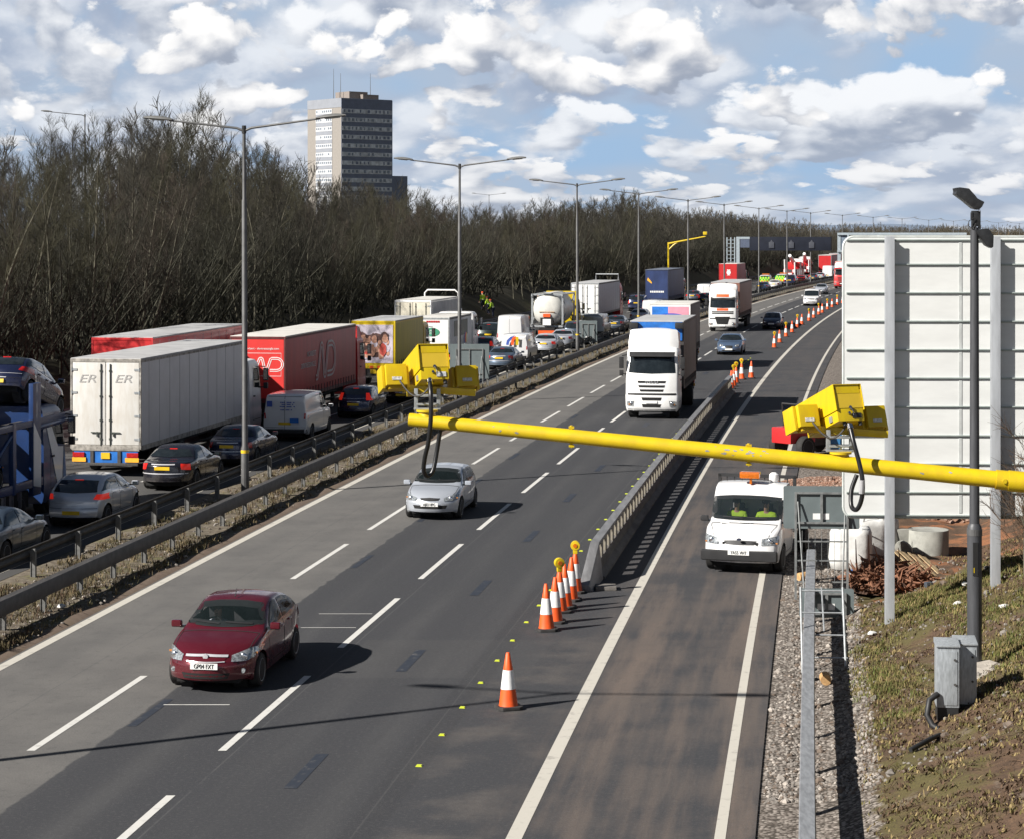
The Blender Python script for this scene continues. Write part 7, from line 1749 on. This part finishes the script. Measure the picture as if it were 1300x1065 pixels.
# earth core below the rubble
mb = MB(); 
for (cx_, cy_, rx, ry, hh) in ((11.6, 70.5, 3.9, 5.5, .26), (16.5, 68, 4.5, 6, 1.26)):
    vs = [(cx_, cy_, gz(cx_ - Cv(cy_), cy_) + hh)]; n = 24; fs = []
    for u in (.35, .7, 1.0):
        for k in range(n): a = 2 * math.pi * k / n; x = cx_ + rx * u * math.cos(a); y = cy_ + ry * u * math.sin(a); vs.append((x, y, gz(x - Cv(y), y) + hh * (1 - u * u) - (.1 if u == 1 else 0)))
    fs = [(0, 1 + k, 1 + (k + 1) % n) for k in range(n)] + [(1 + r_ * n + k, 1 + (r_ + 1) * n + k, 1 + (r_ + 1) * n + (k + 1) % n, 1 + r_ * n + (k + 1) % n) for r_ in range(2) for k in range(n)]; mb.add(vs, fs)
mb.build('spoil_mound', pmat('red_earth', (.20, .11, .07), .95, var=.3, scale=1.2, bump=.6, bscale=9), smooth=60)['kind'] = 'structure'
bagm = pmat('bulk_bag_cloth', (.60, .60, .58), .8, var=.14, scale=3, bump=.4, bscale=7)
def bag(label, loc, w_, hh, seed):
    r = random.Random(seed); t = thing('bulk_bag', label, 'bulk bag', loc, r.uniform(-.3, .3)); mb = MB(); n = 20; prof = [(.78, 0), (.97, .06), (1.04, .3), (1.02, .6), (1.0, .85), (.93, .98), (.70, 1.04), (.30, .99), (.02, .97)]; vs = []
    for (q, z) in prof:
        for k in range(n): a = 2 * math.pi * k / n; sq = 1 / max(abs(math.cos(a)), abs(math.sin(a))) ** .75; rr2 = w_ / 2 * q * sq * (1 + r.uniform(-.03, .03)); vs.append((rr2 * math.cos(a), rr2 * math.sin(a), hh * z + (r.uniform(-.02, .05) if z > .8 else 0)))
    mb.add(vs, [(i * n + k, i * n + (k + 1) % n, (i + 1) * n + (k + 1) % n, (i + 1) * n + k) for i in range(len(prof) - 1) for k in range(n)] + [tuple((len(prof) - 1) * n + k for k in range(n))]); b_ = mb.build('sack', bagm, t, smooth=70)
    for s in (-1, 1):
        mb = MB(); ribbon2d(mb, [(-w_ * .3, hh * .9), (-w_ * .2, hh * 1.22), (w_ * .2, hh * 1.25), (w_ * .3, hh * .9)], .05, 'Y', s * w_ * .42); mb.build('loop', bagm, t)
    return t
bag('large white bulk bag of sand behind the mesh frame', (px(1080, 722)).to_tuple(), 1.05, 1.05, 1); q = px(1105, 716); bag('second white bulk bag standing just right of the mesh frame', (q.x, q.y + .6, 0), 1.05, 1.1, 2)
q = px(1118, 700); bag('white bulk bag farthest right beside the sign post', (q.x, q.y + .2, .0), 1.0, .95, 3)
Yr = 58.0; X = (1178 - CX) / F * Yr; zr_ = gz(X - Cv(Yr), Yr)
rg = thing('concrete_ring', 'grey concrete manhole ring lying on the works ground under the sign', 'concrete ring', (X, Yr, H - (705 - HY) * Yr / F)); cnc = pmat('ring_concrete', (.30, .30, .27), .85, var=.2, scale=3, bump=.2)
mb = MB(); mb.lathe([(.46, .62), (.46, .0), (.55, -.02), (.55, .70), (.545, .71), (.50, .71), (.46, .69)], 40, 0); mb.build('ring', cnc, rg, smooth=40)
lid_ = thing('manhole_cover', 'round concrete lid leaning on the left side of the manhole ring', 'concrete lid', (X - .72, Yr - .35, rg.location.z + .22)); mb = MB(); mb.cyl((-.03, 0, 0), (.03, -.02, 0), .26, n=24); o = mb.build('disc', cnc, lid_, bevel=.01); o.rotation_euler = (0, R(-24), R(70))
sl_ = thing('concrete_slab', 'pale concrete slab propped against the manhole ring', 'concrete slab', (X - .70, Yr - .05, rg.location.z)); mb = MB(); mb.box((0, 0, .36), (.5, .10, .74), rot=Matrix.Rotation(.08, 3, 'X')); mb.build('slab', cnc, sl_, bevel=.012)
pa = thing('pallet', 'broken timber pallet lying on the red earth below the manhole ring', 'pallet', ((1166 - CX) / F * 54.5, 54.5, H - (718 - HY) * 54.5 / F), R(28)); tim = pmat('weathered_timber', (.34, .25, .14), .8, var=.3, scale=4)
mb = MB()
for k in range(7): mb.box((-.5 + k * .17, 0, .06 + .02 * (k % 2)), (.09, 1.1, .02))
for y in (-.5, 0, .5): mb.box((0, y, .0), (1.2, .08, .08))
o = mb.build('slats', tim, pa); o.rotation_euler = (R(22), R(14), 0)
rb_ = random.Random(3); rootm = pmat('root_bark', (.185, .085, .048), .9, var=.4, scale=3)
rp = thing('root_pile', 'heap of torn reddish tree roots below the big sign', 'root heap', ((1128 - CX) / F * 51.5, 51.5, .05)); mb = MB()
for k in range(460):
    a = rb_.uniform(0, 6.28); u = rb_.random() ** .6; c = Vector((1.0 * u * math.cos(a), .8 * u * math.sin(a), .06 + (1 - u * .75) * rb_.uniform(.1, 1.0) * .85)); d_ = Vector((rb_.gauss(0, 1), rb_.gauss(0, 1), rb_.gauss(.1, .6))).normalized(); pts = [c]
    for i in range(4): d_ = (d_ + Vector((rb_.gauss(0, .5), rb_.gauss(0, .5), rb_.gauss(0, .4)))).normalized(); pts.append(pts[-1] + d_ * rb_.uniform(.07, .16)); pts[-1].z = max(.02, pts[-1].z)
    mb.tube(pts, [rb_.uniform(.018, .042)] * 3 + [.014, .006], 5)
for (x, l) in ((-.75, .9), (-.45, 1.0), (-.2, .8), (.3, .7), (.8, .5)): mb.tube([(x, -.2, .3), (x - .05, -.2, .3 + l * .5), (x - .12 + rb_.uniform(-.1, .1), -.15, .35 + l)], [.03, .02, .008], 5)
mb.build('roots', rootm, rp, smooth=50)
mb = MB()
vs = [(0, 0, .55)] + [(.95 * math.cos(k * .4) * u, .75 * math.sin(k * .4) * u, .5 * (1 - u * u)) for u in (.5, 1) for k in range(16)]
mb.add(vs, [(0, 1 + k, 1 + (k + 1) % 16) for k in range(16)] + [(1 + k, 17 + k, 17 + (k + 1) % 16, 1 + (k + 1) % 16) for k in range(16)]); mb.build('earth_core', pmat('dark_earth', (.05, .025, .015), .95, var=.3), rp)
bk = px(1086, 739, .1); t = thing('bucket', 'white plastic bucket with blue rim beside the root heap', 'bucket', (bk.x, bk.y - .1, .03)); mb = MB(); mb.lathe([(.13, 0), (.16, .36), (.165, .37), (.15, .37), (.12, .05)], 20, 0); mb.build('pail', M['conew'], t, smooth=40); mb = MB(); mb.lathe([(.172, .33), (.174, .38)], 20, 0); mb.build('rim', M['bluebar'], t)
for i, (x, y, w_, lab) in enumerate(((1021, 735, .32, 'cut timber stub beside the small grey sign'), (1049, 866, .26, 'cut timber stub lying on the ballast by the guard rail'))):
    q = px(x, y, .05); t = thing('timber_stub', lab, 'timber stub', (q.x, q.y, .02), .4 + i); mb = MB(); mb.tube([(-w_ / 2, 0, .10), (w_ / 2, .03, .11)], [.10, .11], 14); mb.build('stub', pmat('fresh_cut_wood', (.50, .30, .13), .8, var=.25, scale=7), t, smooth=40)
q = px(1179, 747, .75); t = thing('plastic_block', 'dark grey plastic block lying on the grass bank', 'block', (q.x, q.y, q.z), .3); mb = MB(); mb.box((0, 0, .07), (.16, .14, .16)); mb.build('block', pmat('slate_plastic', (.06, .07, .085), .5, var=.2), t, bevel=.015)
# litter
lt_ = pmat('litter_paper', (.66, .66, .64), .7, var=.15)
for i, (x, y, z, lab) in enumerate(((1226, 748, .95, 'white scrap of litter near the dark column'), (1275, 775, 1.2, 'white scrap of litter by the right sign post'), (1107, 800, .4, 'white scrap of litter low on the grass bank'), (78, 772, .05, 'white scrap of litter under the near barrier'), (1216, 776, .9, 'small pale litter on the grass left of the column'))):
    q = px(x, y, z); d_ = q.x - Cv(q.y); zz = gz(d_, q.y) if d_ > 0 else .06; t = thing('litter', lab, 'litter', (q.x, q.y, zz), i); mb = MB(); rock(mb, rk, (0, 0, .05), .11, 0, .45); mb.build('scrap', lt_, t)
# digger and red trailer seen under and beside the camera
q = Vector(((1103 - CX) / F * 66, 66, 0)); t = thing('digger', 'yellow digger body glimpsed between the grey sign and the big sign post', 'digger', (q.x, q.y, .2), R(20))
mb = MB(); mb.bb(-.62, .55, -.8, .9, 1.05, 1.62); mb.bb(-.6, .1, -.4, .8, 1.62, 1.75); mb.build('body', M['yellow'], t, bevel=.05); mb = MB(); mb.bb(.2, .7, -.5, .6, .9, 2.0); mb.build('cab', M['glass'], t, bevel=.04); mb = MB(); mb.bb(-.9, -.45, -1.2, 1.2, 0, .55); mb.bb(.45, .9, -1.2, 1.2, 0, .55); tr_ = mb.build('track', M['rubber'], t, bevel=.12); mb = MB(); mb.bb(-.45, .45, -.6, .6, .3, 1.04); mb.build('slew_base', M['cavity'], t)
mb = MB(); mb.tube([(.1, -.8, 1.3), (.2, -1.9, 2.3), (.2, -2.8, 1.3), (.2, -2.7, .4)], .12, 6); mb.build('boom_arm', M['yellow'], t, bevel=.01)
q = Vector(((1043 - CX) / F * 84, 84, 0)); t = thing('dumper', 'small red site dumper with grey wheels behind the right camera', 'dumper', (q.x, q.y, 0), R(-50))
mb = MB(); mb.prism([(-.8, .7), (.7, .7), (1.0, 1.15), (-.9, 1.1)], -.6, .6, 'X'); mb.build('skip', M['redlorry'], t, bevel=.03); mb = MB(); mb.bb(-.5, .5, -2.3, -.9, .55, 1.15); mb.build('engine_cover', M['redlorry'], t, bevel=.06)
mb = MB()
for s in (-1, 1): mb.tube([(s * .5, -1.6, 1.1), (s * .5, -1.7, 2.0)], .035, 6)
mb.tube([(-.5, -1.7, 2.0), (.5, -1.7, 2.0)], .035, 6); mb.build('roll_bar', M['black'], t); mb = MB(); mb.bb(-.35, .35, -.9, 1.0, .4, .74); mb.build('chassis', M['galvd'], t)
for (x, y) in ((-.75, .6), (.75, .6), (-.7, -1.7), (.7, -1.7)): wheel(t, x, y, .42, .32, 'steel')
q = Vector(((1064 - CX) / F * 84, 84, 0)); t = thing('portable_toilet', 'blue site cabin partly hidden behind the right camera and sign edge', 'cabin', (q.x + .2, q.y, 0), R(-10))
mb = MB(); mb.bb(-.55, .55, -.55, .55, .05, 1.75); mb.build('shell', pmat('cabin_blue', (.06, .22, .46), .5, var=.1), t, bevel=.04); mb = MB(); mb.bb(-.38, .38, -.57, -.551, .12, 1.6); mb.build('door', tlt, t, bevel=.01)

# ---------------------------------------------------------------- grass, weeds, ballast
rg_ = random.Random(12)
def tufts(name, pts, mats, h0, h1, w_=.012, nb=6, lean=.5):
    mb = MB()
    for (x, y, z) in pts:
        mi = rg_.randrange(len(mats)); hh = rg_.uniform(h0, h1)
        for k in range(nb):
            a = rg_.uniform(0, 6.283); bx, by = x + rg_.gauss(0, .05), y + rg_.gauss(0, .05); l = hh * rg_.uniform(.5, 1); dx_, dy_ = math.cos(a) * lean * l * rg_.random(), math.sin(a) * lean * l * rg_.random(); ww = w_ * rg_.uniform(.7, 1.4); px_, py_ = -math.sin(a) * ww, math.cos(a) * ww
            mb.add([(bx - px_, by - py_, z - .01), (bx + px_, by + py_, z - .01), (bx + dx_ * .5 + px_ * .7, by + dy_ * .5 + py_ * .7, z + l * .62), (bx + dx_ * .5 - px_ * .7, by + dy_ * .5 - py_ * .7, z + l * .62), (bx + dx_, by + dy_, z + l)], [(0, 1, 2, 3), (3, 2, 4)], mi)
    o = mb.build(name, mats); tag(o, kind='stuff'); return o
g1 = pmat('green_grass', (.095, .115, .022), .8, var=.3, scale=2); g2 = pmat('straw_grass', (.22, .165, .07), .85, var=.25, scale=2); g3 = pmat('olive_grass', (.13, .115, .035), .85, var=.3, scale=2); dd1 = pmat('dead_leaf', (.085, .052, .03), .9, var=.35, scale=3)
import mathutils.noise as mnz
pg, pd = [], []
while len(pg) < 6000 or len(pd) < 7500:
    Y = 25 + 33 * rg_.random() ** 1.1; d = .95 + 5.6 * rg_.random(); n = mnz.noise(Vector((d * .7, Y * .45, 1.7)))
    if d < 1.25 and rg_.random() < .7: continue
    work = Y > 47.5 and d < 3.8
    lush = sst(Y, 35, 38.5) * (1 - sst(Y, 46, 48)) * (1 - .5 * sst(d, 3.2, 4.6))
    q = (d + Cv(Y), Y, gz(d, Y))
    if rg_.random() < lush * (.45 + n * 1.6) and not work and len(pg) < 6000: pg.append(q)
    elif rg_.random() < (.03 if work else .5 + n * .8) and len(pd) < 7500: pd.append(q)
tufts('verge_grass', pg, [g1, g3, g2, g3], .04, .13, .008, 6, .9)
tufts('dry_litter', pd, [dd1, g2, dd1, g3], .02, .09, .014, 5, 1.6)
mb = MB()
for k in range(420):
    Y = 25 + 20 * rg_.random(); d = 1.3 + 5.2 * rg_.random(); a = rg_.uniform(0, 6.28); l = rg_.uniform(.1, .45); q = Vector((d + Cv(Y), Y, gz(d, Y) + .015)); e = q + Vector((math.cos(a) * l, math.sin(a) * l, 0)); e.z = gz(e.x - Cv(e.y), e.y) + rg_.uniform(.01, .10); mb.tube([q, (q + e) / 2 + Vector((rg_.uniform(-.03, .03), 0, .02)), e], [.007, .006, .003], 4)
tag(mb.build('fallen_twigs', dd1), kind='stuff')
pts = []
g4 = pmat('dry_weed', (.15, .115, .060), .85, var=.3, scale=2); g5 = pmat('dull_weed', (.085, .075, .032), .85, var=.3, scale=2)
while len(pts) < 8000:
    Y = 44 + 190 * rg_.random() ** 2.0; d = rg_.uniform(-19.4, -16.3); n = mnz.noise(Vector((d * .9, Y * .35, 4.2)))
    if n + rg_.uniform(-.4, .4) < -.05: continue
    pts.append((d + Cv(Y), Y, .06 + .03 * math.sin(Y * 1.3 + d * 3)))
tufts('reservation_weeds', pts, [g5, g4, g4, dd1], .04, .20, .009, 6, 1.0)
mb = MB()
for k in range(5200):
    Y = 32.5 + 24 * rk.random() ** 1.3; d = rk.uniform(-.55, 1.25) if rk.random() < .8 else rk.uniform(1.2, 4.5)
    rock(mb, rk, (d + Cv(Y), Y, gz(d, Y) + .005), rk.uniform(.018, .045) * (1 if rk.random() < .97 else 2.2), rk.choice([0, 0, 2, 2] if d > 1.3 else [0, 1, 2, 2]), .75)
for k in range(1500):
    Y = 44 + 60 * rk.random() ** 1.4; d = rk.uniform(-19.4, -16.2); rock(mb, rk, (d + Cv(Y), Y, .06), rk.uniform(.02, .06), rk.choice([0, 1, 2]), .6)
tag(mb.build('ballast', [pmat('stone_brown', (.13, .10, .078), .9, var=.25, scale=3), pmat('stone_pale', (.33, .295, .26), .9, var=.2, scale=3), pmat('stone_grey', (.20, .18, .16), .9, var=.25, scale=3)]), kind='stuff')
mb = MB(); rock(mb, rk, (0, 0, .0), .75, 0, .30); o = mb.build('concrete_pad', pmat('rough_concrete', (.40, .36, .31), .9, var=.2, scale=3, bump=.3)); o.location = (cp_.x + .05, cp_.y - .25, zc_ - .03); tag(o, 'rough pale concrete pad around the foot of the dark column', 'concrete pad')

# bare bushes on the bank at the right edge
BV = []
for i in range(3):
    (tv, tf), (cv, cf) = grow(90 + i, 3.2, limbs=40, subs=7, twigs=4, spread=.42, low=.02, multi=6, up=.3, tw=.006)
    BV.append((3.2, fastmesh('stem', tv, tf, bark), fastmesh('crown', cv, cf, pmat('bush_twigs', (.105, .070, .045), .9, var=.35, scale=1)), None, None))
VAR += BV
for i in range(44):
    if i < 20: Y = rt.uniform(40.0, 44.3); d = rt.uniform(4.7, 6.4); hh = rt.uniform(1.8, 3.2)
    elif i < 24: Y = rt.uniform(47, 60); d = rt.uniform(5.2, 9.0); hh = rt.uniform(1.8, 3.4)
    else: Y = rt.uniform(70, 140); d = rt.uniform(12, 30) ; hh = rt.uniform(3.5, 6.5)
    plant_tree(len(VAR) - 3 + i % 3, pos(d, Y, gz(d, Y)), hh, rt.uniform(0, 6.28), 'bare brown bush on the right hand bank beside the big sign', 'bare bushes on the right bank', wide=.95, name='bush')
items = [(rt.randrange(3), 0, 0, 0, 0, 0)]
items = []
for i in range(80):
    Y = rt.uniform(120, 330); d = rt.uniform(14, 60); items.append((rt.randrange(3), d + Cv(Y), Y, gz(d, Y) - .2, rt.uniform(4.0, 6.2), rt.uniform(0, 6)))
mass('right_bank_scrub', items, pmat('scrub_twigs', (.15, .115, .07), .9, var=.3, scale=.3), TINY)
